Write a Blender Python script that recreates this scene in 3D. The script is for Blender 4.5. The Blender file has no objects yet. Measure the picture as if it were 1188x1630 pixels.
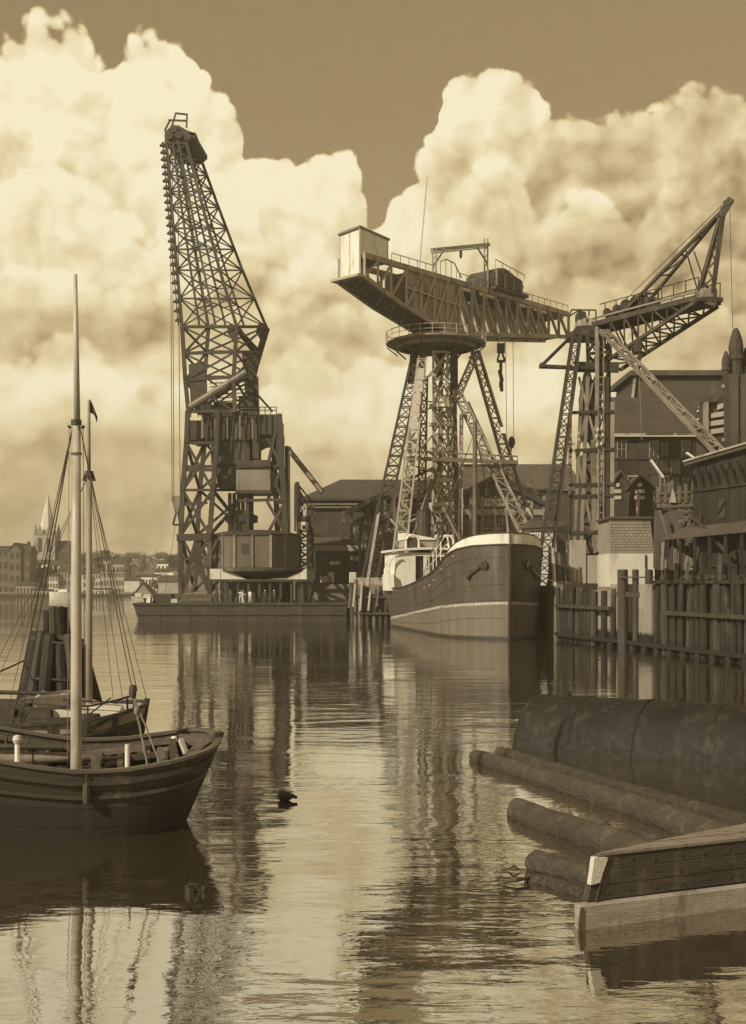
import bpy, bmesh, math, random
from mathutils import Vector, Matrix, noise as mnoise
S = bpy.context.scene
COL = S.collection
R = random.Random(7)
rad = math.radians

# ------------------------------------------------------------------ camera, world, sun, exposure
F, CX, HZ, H = 1900.0, 594.0, 925.0, 5.5          # focal length in photo pixels, centre column, horizon row, eye height in m
cam = bpy.data.cameras.new('camera')
cam_o = bpy.data.objects.new('camera', cam); COL.objects.link(cam_o)
cam.sensor_fit = 'HORIZONTAL'; cam.sensor_width = 36.0
cam.lens = F / 1188 * 36.0
cam.shift_y = (HZ - 815) / 1188
cam.clip_start = 0.2; cam.clip_end = 20000
cam_o.location = (0, 0, H); cam_o.rotation_euler = (rad(90), 0, 0)
S.camera = cam_o
S.view_settings.view_transform = 'Standard'
S.view_settings.look = 'None'
S.view_settings.exposure = 0.0
S.view_settings.gamma = 1.0
S.view_settings.use_curve_mapping = False
S.cycles.max_bounces = 6
S.cycles.sample_clamp_indirect = 4.0
S.cycles.caustics_reflective = False; S.cycles.caustics_refractive = False

SUN_DIR = Vector((-0.62, -0.56, 0.55)).normalized()    # towards the sun
sun = bpy.data.lights.new('sun', 'SUN'); sun.energy = 4.3; sun.angle = rad(0.5); sun.color = (1.0, 0.93, 0.74)
sun_o = bpy.data.objects.new('sun', sun); COL.objects.link(sun_o)
sun_o.rotation_euler = SUN_DIR.to_track_quat('Z', 'Y').to_euler(); sun_o.location = (-60, -30, 60)


class NT:
    """small helper that writes node graphs"""
    def __init__(s, tree):
        s.t = tree; s.n = tree.nodes; s.l = tree.links
    def node(s, typ, **kw):
        n = s.n.new(typ)
        for k, v in kw.items(): setattr(n, k, v)
        return n
    def put(s, sock, v):
        if isinstance(v, bpy.types.NodeSocket): s.l.new(v, sock)
        elif v is not None: sock.default_value = v
    def m(s, op, a, b=None, c=None, clamp=False):
        n = s.node('ShaderNodeMath', operation=op, use_clamp=clamp)
        s.put(n.inputs[0], a)
        if b is not None: s.put(n.inputs[1], b)
        if c is not None: s.put(n.inputs[2], c)
        return n.outputs[0]
    def v(s, op, a, b=None):
        n = s.node('ShaderNodeVectorMath', operation=op)
        s.put(n.inputs[0], a)
        if b is not None: s.put(n.inputs[1], b)
        return n.outputs[0]
    def comb(s, x, y, z):
        n = s.node('ShaderNodeCombineXYZ')
        for i, q in enumerate((x, y, z)): s.put(n.inputs[i], q)
        return n.outputs[0]
    def sep(s, vec):
        n = s.node('ShaderNodeSeparateXYZ'); s.l.new(vec, n.inputs[0]); return n.outputs
    def noise(s, vec, scale, detail=4, rough=.55, dist=0., typ='FBM', lac=2.0):
        n = s.node('ShaderNodeTexNoise', noise_dimensions='3D', noise_type=typ)
        s.l.new(vec, n.inputs['Vector']); n.inputs['Scale'].default_value = scale
        n.inputs['Detail'].default_value = detail; n.inputs['Roughness'].default_value = rough
        n.inputs['Lacunarity'].default_value = lac
        n.inputs['Distortion'].default_value = dist
        return n.outputs
    def smooth(s, x, a, b, lo=0., hi=1.):
        n = s.node('ShaderNodeMapRange', interpolation_type='SMOOTHSTEP')
        s.put(n.inputs[0], x)
        for i, q in enumerate((a, b, lo, hi)): s.put(n.inputs[i + 1], q)
        return n.outputs[0]
    def lin(s, x, a, b, lo=0., hi=1.):
        n = s.node('ShaderNodeMapRange', interpolation_type='LINEAR', clamp=True)
        s.put(n.inputs[0], x)
        for i, q in enumerate((a, b, lo, hi)): s.put(n.inputs[i + 1], q)
        return n.outputs[0]
    def ramp(s, x, stops, interp='LINEAR'):
        n = s.node('ShaderNodeValToRGB'); s.put(n.inputs[0], x)
        cr = n.color_ramp; cr.interpolation = interp
        while len(cr.elements) < len(stops): cr.elements.new(0.5)
        for e, (p, c) in zip(cr.elements, stops):
            e.position = p; e.color = (*c, 1)
        return n.outputs[0]


W = bpy.data.worlds.new('World'); S.world = W; W.use_nodes = True
wt = NT(W.node_tree); wt.n.clear()
SKY_K = 0.10


def px_dir(px, py):
    """photo pixel -> (azimuth, tangent of elevation)"""
    u = (px - CX) / F; v = (HZ - py) / F
    a = math.atan(u)
    return a, v * math.cos(a)


def build_sky():
    t = wt
    tc = t.node('ShaderNodeTexCoord').outputs['Generated']
    x, y, z = t.sep(tc)
    az0 = t.m('ARCTAN2', x, y)
    hor = t.m('SQRT', t.m('ADD', t.m('MULTIPLY', x, x), t.m('MULTIPLY', y, y)))
    te0 = t.m('DIVIDE', t.m('ABSOLUTE', z), t.m('MAXIMUM', hor, 0.02))
    q = t.comb(az0, te0, 0.0)
    # warp: big soft one and a finer one for cauliflower edges
    w1 = t.v('SUBTRACT', t.noise(q, 11, 3, .5)[1], (.5, .5, .5))
    w2 = t.v('SUBTRACT', t.noise(q, 42, 6, .6)[1], (.5, .5, .5))
    def scale(v, f):
        n = t.node('ShaderNodeVectorMath', operation='SCALE'); t.l.new(v, n.inputs[0]); n.inputs[3].default_value = f
        return n.outputs[0]
    qw = t.v('ADD', q, t.v('ADD', scale(w1, .017), scale(w2, .006)))
    azw, tew, _ = t.sep(qw)
    # upper outline of the cloud bank, read off as azimuth -> height
    pts = [(-250, 60), (-120, 95), (0, 52), (30, 38), (70, 33), (110, 38), (148, 66), (180, 110), (200, 92), (228, 60), (262, 58), (300, 84),
           (325, 130), (355, 170), (383, 205), (396, 252), (448, 226), (486, 262), (512, 256), (552, 268), (580, 306), (602, 360),
           (622, 318), (678, 258), (700, 190), (716, 130), (785, 96), (848, 118), (862, 160), (900, 212), (948, 208), (1000, 160),
           (1050, 166), (1108, 143), (1190, 155), (1300, 190), (1420, 150)]
    AZR = .44; TEM = .6
    def outline(pts):
        fc = t.node('ShaderNodeFloatCurve')
        c = fc.mapping.curves[0]
        pp = [((px_dir(*p)[0] + AZR) / (2 * AZR), px_dir(*p)[1] / TEM) for p in pts]
        pp = [(0.0, pp[0][1])] + pp + [(1.0, pp[-1][1])]
        c.points[0].location = pp[0]; c.points[1].location = pp[-1]
        for p in pp[1:-1]: c.points.new(*p)
        for p in c.points: p.handle_type = 'AUTO_CLAMPED'
        fc.mapping.update()
        t.put(fc.inputs['Value'], t.lin(azw, -AZR, AZR))
        return t.m('MULTIPLY', fc.outputs[0], TEM)
    top = outline(pts)
    # nearer banks in front of the high one: their lit heads stand against the shaded flank behind
    banks = [outline([(-200, 290), (0, 300), (60, 262), (120, 290), (190, 345), (250, 390), (330, 335), (392, 318), (440, 400), (500, 372), (560, 425), (600, 480), (640, 420),
                      (700, 300), (760, 268), (820, 262), (880, 335), (940, 300), (1000, 345), (1060, 300), (1120, 335), (1190, 300), (1400, 330)]),
             outline([(-200, 560), (0, 590), (50, 565), (110, 548), (180, 590), (240, 640), (320, 600), (420, 596), (480, 548), (540, 590), (600, 550), (660, 600), (800, 556),
                      (870, 532), (940, 575), (1100, 505), (1190, 520), (1400, 540)]),
             outline([(-200, 420), (0, 452), (80, 430), (160, 455), (260, 470), (360, 430), (450, 470), (540, 500), (640, 505), (720, 420), (800, 395), (860, 430), (930, 420), (1010, 455), (1100, 400), (1190, 430), (1400, 420)])]
    # billows: rounded puffs at three sizes
    def puffs(vec, sc, sm):
        n = t.node('ShaderNodeTexVoronoi', feature='SMOOTH_F1', voronoi_dimensions='3D')
        t.l.new(vec, n.inputs['Vector']); n.inputs['Scale'].default_value = sc
        n.inputs['Smoothness'].default_value = sm
        if 'Detail' in n.inputs: n.inputs['Detail'].default_value = 0
        return t.m('MULTIPLY', t.m('POWER', n.outputs['Distance'], 2.0), 1.55)      # rounded domes, no cusps
    def field(vec):
        a = puffs(vec, 16, .35); b = puffs(vec, 36, .3); d = puffs(vec, 80, .3)
        s = t.m('ADD', t.m('MULTIPLY', a, .55), t.m('ADD', t.m('MULTIPLY', b, .30), t.m('MULTIPLY', d, .16)))
        return t.m('SUBTRACT', .52, s)
    q2 = t.v('ADD', q, t.v('ADD', scale(w1, .035), scale(w2, .012)))
    f0 = field(q2)
    f1 = field(t.v('ADD', q2, (-.010, .012, 0)))
    relief = t.m('SUBTRACT', f0, f1)
    inside = t.m('ADD', t.m('SUBTRACT', top, tew), t.m('MULTIPLY', f0, .048))
    wisps = t.noise(q, 30, 8, .65)[0]
    inside = t.m('ADD', inside, t.m('MULTIPLY', t.m('SUBTRACT', wisps, .5), .005))
    mask = t.smooth(inside, -.0015, .0055)
    # bands of shade and light in the bank (soft, warped); numbers: centre, radii in photo pixels, amount
    blobs = [(110, 210, 260, 190, .25), (250, 130, 90, 80, .08), (330, 330, 90, 120, .16), (60, 410, 200, 60, .10),
             (150, 520, 190, 34, -.20), (40, 560, 120, 30, -.10), (330, 500, 120, 60, -.02), (130, 610, 150, 42, .14),
             (60, 705, 160, 30, -.12), (230, 715, 110, 26, -.08), (120, 810, 400, 60, -.10), (150, 610, 200, 60, .08), (480, 310, 110, 55, .18),
             (480, 410, 70, 80, .10), (400, 215, 40, 40, -.05), (500, 560, 120, 50, -.06), (480, 500, 60, 22, -.10), (560, 650, 110, 70, .18),
             (760, 170, 60, 70, .22), (720, 290, 120, 80, .14), (905, 300, 110, 70, .06), (880, 240, 40, 50, -.08),
             (1060, 200, 80, 40, .08), (1060, 300, 90, 100, -.02), (960, 395, 90, 40, -.10), (920, 470, 60, 26, -.10), (640, 420, 90, 70, .06),
             (1160, 330, 90, 240, -.20), (860, 590, 80, 60, .18), (800, 640, 110, 40, .10), (580, 730, 140, 60, .02),
             (1120, 560, 140, 70, -.12), (610, 590, 60, 50, -.06), (560, 800, 420, 50, .0), (450, 640, 60, 50, .0), (594, 850, 1300, 100, -.11)]
    amp_h = t.smooth(te0, .06, .34, .42, 1.0)                 # puffs are crisp high up, hazier towards the horizon
    tone = t.m('MULTIPLY', t.m('ADD', t.m('MULTIPLY', relief, .46), t.m('MULTIPLY', f0, .20)), amp_h)
    azs, tes, _ = t.sep(t.v('ADD', q, t.v('ADD', scale(w1, .055), scale(w2, .012))))
    for (bx, by, rx, ry, amp) in blobs:
        a, e = px_dir(bx, by)
        dx = t.m('MULTIPLY', t.m('SUBTRACT', azs, a), F / rx)
        dy = t.m('MULTIPLY', t.m('SUBTRACT', tes, e), F / ry)
        d2 = t.m('ADD', t.m('MULTIPLY', dx, dx), t.m('MULTIPLY', dy, dy))
        g = t.m('POWER', 2.718, t.m('MULTIPLY', d2, -0.8))
        tone = t.m('ADD', tone, t.m('MULTIPLY', g, amp))
    big = t.noise(q, 5, 5, .55)[0]
    tone = t.m('ADD', tone, t.m('MULTIPLY', t.m('SUBTRACT', big, .5), .16))
    fine = t.noise(t.comb(az0, t.m('MULTIPLY', te0, 1.6), 0.3), 22, 8, .6)[0]
    tone = t.m('ADD', tone, t.m('MULTIPLY', t.m('SUBTRACT', fine, .5), .13))
    f2 = t.m('MULTIPLY', f0, .055)
    for bk, (hi, lo) in zip(banks, ((.15, .12), (.12, .10), (.10, .09))):
        e = t.m('ADD', t.m('SUBTRACT', bk, tew), f2)
        lit = t.m('MULTIPLY', t.smooth(e, -.002, .007), t.m('POWER', 2.718, t.m('MULTIPLY', t.m('MAXIMUM', e, 0.0), -24.)))
        sh = t.m('MULTIPLY', t.smooth(e, .002, -.007), t.m('POWER', 2.718, t.m('MULTIPLY', t.m('MINIMUM', e, 0.0), 20.)))
        brk = t.smooth(t.noise(q, 7.5, 2, .5)[0], .36, .56)                 # each head only shows here and there
        tone = t.m('ADD', tone, t.m('MULTIPLY', brk, t.m('SUBTRACT', t.m('MULTIPLY', lit, hi), t.m('MULTIPLY', sh, lo))))
    edge_light = t.smooth(inside, .10, .0)
    tone = t.m('ADD', tone, t.m('MULTIPLY', edge_light, .10))
    cloud_l = t.m('ADD', tone, .735)
    # clear sky: physical sky, its brightness only
    st = t.node('ShaderNodeTexSky', sky_type='NISHITA')
    st.sun_disc = False
    st.sun_elevation = math.asin(SUN_DIR.z); st.sun_rotation = math.atan2(SUN_DIR.x, SUN_DIR.y)
    st.air_density = 1.0; st.dust_density = 1.5; st.ozone_density = 1.0
    bw = t.node('ShaderNodeRGBToBW'); t.l.new(st.outputs[0], bw.inputs[0])
    clear_l = t.m('ADD', t.m('MULTIPLY', bw.outputs[0], .045), .335)
    clear_l = t.m('MINIMUM', t.m('ADD', clear_l, t.m('MULTIPLY', t.m('SUBTRACT', t.noise(q, 60, 4, .6)[0], .5), .03)), .56)
    L = t.m('ADD', t.m('MULTIPLY', cloud_l, mask), t.m('MULTIPLY', clear_l, t.m('SUBTRACT', 1.0, mask)))
    # brown print tones from dark to light (position = display value)
    def srgb(r, g, b):
        f = lambda c: ((c / 255 + .055) / 1.055) ** 2.4 if c > 10 else c / 255 / 12.92
        return (f(r), f(g), f(b))
    col = t.ramp(L, [(0.0, srgb(55, 43, 28)), (.25, srgb(108, 91, 63)), (.42, srgb(152, 131, 95)), (.60, srgb(198, 176, 131)),
                     (.78, srgb(229, 211, 164)), (.92, srgb(243, 230, 190)), (1.0, srgb(250, 239, 203))])
    bg = t.node('ShaderNodeBackground')
    mul = t.node('ShaderNodeVectorMath', operation='SCALE'); t.l.new(col, mul.inputs[0]); mul.inputs[3].default_value = 1.0 / SKY_K
    t.l.new(mul.outputs[0], bg.inputs[0]); bg.inputs[1].default_value = SKY_K
    out = t.node('ShaderNodeOutputWorld'); t.l.new(bg.outputs[0], out.inputs[0])


build_sky()
W.cycles.sampling_method = 'MANUAL'; W.cycles.sample_map_resolution = 512

# ------------------------------------------------------------------ helpers
def P(px, py, Y):
    """point in the place that lies Y metres ahead on the sight line through a photo pixel"""
    return Vector(((px - CX) / F * Y, Y, H + (HZ - py) / F * Y))


def PW(px, py, z=0.0):
    """point at height z on the sight line through a photo pixel"""
    return P(px, py, (H - z) * F / (py - HZ))


def tone(L):
    """reflectance of a surface seen on the brown-toned print"""
    L = L * (1 + .5 * math.exp(-L / .1))
    k = min(1.0, max(0.0, L / .7)) ** .5
    return tuple(L * a for a in (1.10 + (1.0 - 1.10) * k, .80 + (.95 - .80) * k, .53 + (.84 - .53) * k))


MATS = {}
def mat(name, L, rough=.75, var=.35, scale=.6, streak=1.0, bump=.0, bscale=8., metal=0., dirt=None, spec=.4, grain=None, tide=0.):
    """procedural surface: mottled tone, optional vertical streaks, fine relief, worn patches of another tone"""
    if name in MATS: return MATS[name]
    m = bpy.data.materials.new(name); m.use_nodes = True
    t = NT(m.node_tree); t.n.clear()
    out = t.node('ShaderNodeOutputMaterial'); b = t.node('ShaderNodeBsdfPrincipled'); t.l.new(b.outputs[0], out.inputs[0])
    pos = t.node('ShaderNodeNewGeometry').outputs['Position']
    vec = pos
    if streak != 1.0: vec = t.v('MULTIPLY', pos, (1, 1, streak))
    if grain: vec = t.v('MULTIPLY', pos, grain)
    n = t.noise(vec, scale, 7, .62)[0]
    n2 = t.noise(pos, scale * 6.3, 4, .6)[0]
    k = t.m('ADD', t.m('MULTIPLY', n, .7), t.m('MULTIPLY', n2, .3))
    c = t.ramp(k, [(.30, tone(L * (1 - var))), (.5, tone(L)), (.72, tone(min(.92, L * (1 + var))))])
    if dirt:
        mask = t.smooth(t.noise(t.v('MULTIPLY', pos, (1, 1, .25)), scale * 1.7, 6, .65)[0], .52, .66)
        mix = t.node('ShaderNodeMix', data_type='RGBA'); t.l.new(mask, mix.inputs[0]); t.l.new(c, mix.inputs[6])
        mix.inputs[7].default_value = (*tone(dirt), 1); c = mix.outputs[2]
    if tide:                                              # wet weedy band up to the high water mark
        zz = t.sep(pos)[2]
        wet = t.smooth(t.m('ADD', zz, t.m('MULTIPLY', t.m('SUBTRACT', n2, .5), .9)), tide, tide - .35)
        mx = t.node('ShaderNodeMix', data_type='RGBA'); t.l.new(wet, mx.inputs[0]); t.l.new(c, mx.inputs[6]); mx.inputs[7].default_value = (*tone(.011), 1); c = mx.outputs[2]
    t.l.new(c, b.inputs['Base Color'])
    b.inputs['Metallic'].default_value = metal
    b.inputs['Specular IOR Level'].default_value = spec
    t.put(b.inputs['Roughness'], t.lin(n2, .3, .7, rough - .1, min(1., rough + .1)))
    if bump:
        bn = t.node('ShaderNodeBump'); bn.inputs['Strength'].default_value = 1.; bn.inputs['Distance'].default_value = bump
        t.l.new(t.noise(t.v('MULTIPLY', pos, grain) if grain else pos, bscale, 5, .6)[0], bn.inputs['Height'])
        t.l.new(bn.outputs[0], b.inputs['Normal'])
    MATS[name] = m
    return m


WORLD = {}                                  # parent Empty -> True when its children are written in world coordinates
COUNT = {}


def link(name, me, parent=None, kind=None):
    o = bpy.data.objects.new(name, me); COL.objects.link(o)
    if parent is not None:
        o.parent = parent
        if WORLD.get(parent.name): o.matrix_parent_inverse = Matrix.Translation(-parent.location)
    if kind: o['kind'] = kind
    return o


def tag(o, label, cat, group=None):
    o['label'] = label; o['category'] = cat; o['kind'] = 'thing'
    if group: o['group'] = group
    return o


def thing(name, label, cat, loc=(0, 0, 0), rot=0., group=None, world=True):
    o = bpy.data.objects.new(name, None); COL.objects.link(o)
    o.empty_display_size = .3
    o.location = loc; o.rotation_euler = (0, 0, rot)
    WORLD[o.name] = world and rot == 0
    return tag(o, label, cat, group)


class MB:
    """collects simple shapes into one mesh"""
    def __init__(s): s.v = []; s.f = []
    def add(s, vs, fs):
        k = len(s.v); s.v += [Vector(v) for v in vs]; s.f += [tuple(i + k for i in f) for f in fs]; return s
    def box(s, lo, hi):
        (a, b, c), (d, e, f) = lo, hi
        return s.add([(a, b, c), (d, b, c), (d, e, c), (a, e, c), (a, b, f), (d, b, f), (d, e, f), (a, e, f)],
                     [(0, 3, 2, 1), (4, 5, 6, 7), (0, 1, 5, 4), (1, 2, 6, 5), (2, 3, 7, 6), (3, 0, 4, 7)])
    def hexa(s, p):
        """eight corners: bottom ring, top ring"""
        return s.add(p, [(0, 3, 2, 1), (4, 5, 6, 7), (0, 1, 5, 4), (1, 2, 6, 5), (2, 3, 7, 6), (3, 0, 4, 7)])
    def prism(s, ring, dv):
        n = len(ring); ring = [Vector(r) for r in ring]; dv = Vector(dv)
        return s.add(ring + [r + dv for r in ring], [tuple(range(n))[::-1], tuple(range(n, 2 * n))] + [(i, (i + 1) % n, n + (i + 1) % n, n + i) for i in range(n)])
    def bar(s, a, b, w, h=None):
        a = Vector(a); b = Vector(b); h = h or w
        M = frame(a, b)
        x = M.col[0].xyz * w / 2; y = M.col[1].xyz * h / 2
        return s.hexa([a - x - y, a + x - y, a + x + y, a - x + y, b - x - y, b + x - y, b + x + y, b - x + y])
    def tube(s, pts, rs, n=8, cap=True):
        pts = [Vector(p) for p in pts]
        if not isinstance(rs, (list, tuple)): rs = [rs] * len(pts)
        k = len(s.v); vs = []; fs = []
        for i, p in enumerate(pts):
            d = pts[min(i + 1, len(pts) - 1)] - pts[max(i - 1, 0)]
            M = frame(p, p + d)
            for j in range(n):
                a = 2 * math.pi * j / n
                vs.append(p + (M.col[0].xyz * math.cos(a) + M.col[1].xyz * math.sin(a)) * rs[i])
        for i in range(len(pts) - 1):
            for j in range(n):
                fs.append((i * n + j, i * n + (j + 1) % n, (i + 1) * n + (j + 1) % n, (i + 1) * n + j))
        if cap:
            fs.append(tuple(range(n))[::-1]); fs.append(tuple(range((len(pts) - 1) * n, len(pts) * n)))
        return s.add(vs, fs)
    def lathe(s, c, prof, n=24, a0=0., a1=2 * math.pi):
        c = Vector(c); full = abs(a1 - a0 - 2 * math.pi) < 1e-6
        m = n if full else n + 1
        vs = []; fs = []
        for (r, z) in prof:
            for j in range(m):
                a = a0 + (a1 - a0) * j / n
                vs.append(c + Vector((r * math.cos(a), r * math.sin(a), z)))
        for i in range(len(prof) - 1):
            for j in range(n):
                k = (j + 1) % m
                fs.append((i * m + j, i * m + k, (i + 1) * m + k, (i + 1) * m + j))
        return s.add(vs, fs)
    def mesh(s, name, m=None, smooth=False):
        me = bpy.data.meshes.new(name); me.from_pydata([v[:] for v in s.v], [], s.f); me.update()
        if smooth: me.polygons.foreach_set('use_smooth', [True] * len(me.polygons))
        if m: me.materials.append(m)
        return me
    def build(s, name, m, parent=None, kind=None, smooth=False, bevel=0.):
        me = s.mesh(name, m, smooth)
        if bevel:
            bm = bmesh.new(); bm.from_mesh(me)
            bmesh.ops.remove_doubles(bm, verts=bm.verts, dist=1e-5)
            bmesh.ops.bevel(bm, geom=[e for e in bm.edges if len(e.link_faces) == 2 and e.calc_face_angle(0) > .5], offset=bevel, segments=1, affect='EDGES')
            bm.to_mesh(me); bm.free()
        return link(name, me, parent, kind)


def frame(a, b):
    """matrix whose Z axis runs from a to b, X kept level"""
    z = (Vector(b) - Vector(a))
    z = z.normalized() if z.length > 1e-9 else Vector((0, 0, 1))
    up = Vector((0, 0, 1)) if abs(z.z) < .95 else Vector((0, 1, 0))
    x = up.cross(z).normalized(); y = z.cross(x)
    return Matrix(((x.x, y.x, z.x, 0), (x.y, y.y, z.y, 0), (x.z, y.z, z.z, 0), (0, 0, 0, 1)))


UNIT = {}
def unit(shape, m):
    k = (shape, m.name)
    if k not in UNIT:
        b = MB()
        if shape == 'box': b.box((-.5, -.5, -.5), (.5, .5, .5))
        elif shape == 'rod': b.tube([(0, 0, -.5), (0, 0, .5)], .5, 8)
        elif shape == 'angle':                          # a rolled steel angle section
            b.prism([(-.5, -.5, -.5), (.5, -.5, -.5), (.5, -.3, -.5), (-.3, -.3, -.5), (-.3, .5, -.5), (-.5, .5, -.5)], (0, 0, 1))
        UNIT[k] = b.mesh('unit_' + shape, m, smooth=False)
    return UNIT[k]


def bar(name, a, b, w, m, parent=None, h=None, shape='box', ext=0.):
    """one straight member as an object of its own (mesh data shared)"""
    a = Vector(a); b = Vector(b)
    o = link(name, unit(shape, m), parent)
    L = (b - a).length + 2 * ext
    o.matrix_basis = Matrix.Translation((a + b) / 2) @ frame(a, b) @ Matrix.Diagonal((w, h or w, L, 1))
    return o


def members(name, segs, w, m, parent, limit=10 ** 6, h=None, shape='box'):
    """straight members; the longest `limit` of them as objects, the rest as one mesh"""
    segs = sorted(segs, key=lambda s: -(Vector(s[1]) - Vector(s[0])).length)
    for a, b in segs[:limit]: bar(name, a, b, w, m, parent, h, shape)
    if segs[limit:]:
        mb = MB()
        for a, b in segs[limit:]: mb.bar(a, b, w, h)
        mb.build('small_' + name, m, parent, 'stuff')


def lerp(a, b, t): return Vector(a) * (1 - t) + Vector(b) * t


def lattice(parent, chords, panels, wc, wb, m, pattern='X', closed=True, limit=10 ** 6, chord='chord', brace='brace', mb=None, horiz=True, hw=None):
    """lattice girder. chords: polylines with the same number of stations; panels: panels per span"""
    nc = len(chords)
    for c in chords:
        for a, b in zip(c, c[1:]): bar(chord, a, b, wc, m, parent, shape='angle' if wc > .25 else 'box', ext=wc * .2)
    ring = []
    for i, n in enumerate(panels):
        for k in range(n): ring.append([lerp(c[i], c[i + 1], k / n) for c in chords])
    ring.append([Vector(c[-1]) for c in chords])
    pairs = [(k, k + 1) for k in range(nc - 1)] + ([(nc - 1, 0)] if closed and nc > 2 else [])
    dg = []; hz = []
    for i in range(len(ring)):
        for (p, q) in pairs:
            if horiz: hz.append((ring[i][p], ring[i][q]))
            if i + 1 < len(ring):
                if pattern == 'X': dg += [(ring[i][p], ring[i + 1][q]), (ring[i][q], ring[i + 1][p])]
                else: dg.append((ring[i][p], ring[i + 1][q]) if i % 2 == 0 else (ring[i][q], ring[i + 1][p]))
    members(brace, dg, wb, m, parent, limit)
    if hz: members('strut', hz, hw or wb * 1.1, m, parent, limit)
    return ring


def plate(name, ring, thick, m, parent=None, kind=None):
    """flat polygon with thickness (goes away from its front side)"""
    ring = [Vector(p) for p in ring]
    n = (ring[1] - ring[0]).cross(ring[2] - ring[0]).normalized()
    return MB().prism(ring, -n * thick).build(name, m, parent, kind)


# ------------------------------------------------------------------ materials
M_steel = mat('dark_steel', .032, .6, .45, .35, bump=.0, dirt=.07)
M_steel2 = mat('dark_steel_plate', .036, .6, .40, .25, streak=.2, dirt=.09)
M_grey = mat('grey_steel', .20, .6, .35, .4, dirt=.10)
M_hammer = mat('weathered_steel', .27, .6, .40, .4, dirt=.08)
M_pale = mat('pale_and_sunlit_steel', .50, .6, .25, .3, streak=.2, dirt=.30)  # also colours sunlight onto the far diagonals and shaft crosses
M_lit = mat('light_and_sunlit_steel', .36, .6, .30, .5, dirt=.18)  # lighter steel, sunlight on the crane legs put into the colour
M_white = mat('white_paint', .80, .45, .08, .5, streak=.2, dirt=.62)
M_black = mat('black_paint', .035, .45, .4, .5, streak=.2, dirt=.055)
M_rope = mat('tarred_rope', .06, .9, .3, 3.)
M_rope2 = mat('hemp_rope', .22, .9, .3, 3.)
M_wood_d = mat('dark_tarred_wood', .034, .7, .45, 1.5, grain=(1, 1, .15), bump=.01, bscale=14, dirt=.055)
M_wood = mat('weathered_wood', .13, .75, .45, 1.2, bump=.008, bscale=20, dirt=.07)
M_wood_l = mat('pale_wood', .42, .6, .25, 1.2, grain=(2, 2, .2), bump=.003, bscale=20)
M_spar = mat('varnished_spar', .46, .45, .22, .8, grain=(6, 6, .25), dirt=.30)
M_brick = mat('sooty_brick', .042, .9, .4, .5, bump=.02, bscale=6, dirt=.06)
M_brick_l = mat('pale_brick', .26, .9, .25, .8, bump=.02, bscale=8, dirt=.20)
M_roof = mat('dark_roof_felt', .06, .85, .4, .25, dirt=.085)
M_tile = mat('slate_roof', .045, .8, .35, .4, dirt=.06)
M_plaster = mat('pale_plaster', .42, .9, .2, .2, dirt=.33)
M_plaster2 = mat('cream_plaster', .58, .9, .15, .2, dirt=.45)
M_plaster_d = mat('grey_plaster', .34, .9, .25, .2, dirt=.17)
M_conc = mat('concrete', .34, .9, .25, .4, streak=.3, dirt=.22, bump=.02, bscale=5)
M_town = mat('town_brick', .12, .9, .35, .3, dirt=.09)
M_glass = mat('window_glass', .03, .15, .3, 1.0, spec=.6)
M_soil = mat('hill_soil', .14, .95, .4, .02)
M_quay = mat('quay_paving', .16, .9, .35, .2, dirt=.11)
M_leaf = mat('tree_foliage', .085, .8, .5, .2)
M_bark = mat('tree_bark', .06, .9, .3, .5)
M_canvas = mat('canvas_cover', .66, .9, .12, .6, dirt=.5)

# ------------------------------------------------------------------ water
def build_water():
    m = bpy.data.materials.new('harbour_water'); m.use_nodes = True
    t = NT(m.node_tree); t.n.clear()
    out = t.node('ShaderNodeOutputMaterial')
    body = t.node('ShaderNodeBsdfDiffuse'); body.inputs['Color'].default_value = (.052, .039, .024, 1)      # silty harbour water
    gl = t.node('ShaderNodeBsdfGlossy'); gl.inputs['Color'].default_value = (.97, .95, .91, 1); gl.inputs['Roughness'].default_value = .012
    fr = t.node('ShaderNodeFresnel'); fr.inputs['IOR'].default_value = 1.33
    mix = t.node('ShaderNodeMixShader'); t.put(mix.inputs[0], t.m('ADD', .36, t.m('MULTIPLY', t.m('POWER', fr.outputs[0], .6), .62)))
    t.l.new(body.outputs[0], mix.inputs[1]); t.l.new(gl.outputs[0], mix.inputs[2]); t.l.new(mix.outputs[0], out.inputs[0])
    pos = t.node('ShaderNodeNewGeometry').outputs['Position']
    n1 = t.noise(t.v('MULTIPLY', pos, (.55, 1.5, 1)), .62, 2, .5, .3)[0]
    n2 = t.noise(t.v('MULTIPLY', pos, (.7, 2.1, 1)), 2.3, 3, .55, .4)[0]
    n3 = t.noise(t.v('MULTIPLY', pos, (.8, 1.6, 1)), .22, 2, .5)[0]
    calm = t.smooth(t.noise(t.v('MULTIPLY', pos, (.5, 1.0, 1)), .06, 3, .5)[0], .38, .62, .45, 1.15)
    h = t.m('ADD', t.m('MULTIPLY', n1, .026), t.m('ADD', t.m('MULTIPLY', n2, .0052), t.m('MULTIPLY', n3, .035)))
    h = t.m('MULTIPLY', h, calm)
    bn = t.node('ShaderNodeBump'); bn.inputs['Strength'].default_value = 1.; bn.inputs['Distance'].default_value = 1.
    t.l.new(h, bn.inputs['Height']); t.l.new(bn.outputs[0], gl.inputs['Normal']); t.l.new(bn.outputs[0], fr.inputs['Normal'])
    o = MB().add([(-1150, -60, 0), (1150, -60, 0), (1150, 1150, 0), (-1150, 1150, 0)], [(0, 1, 2, 3)]).build('water', m)
    o['kind'] = 'structure'


build_water()

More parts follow.
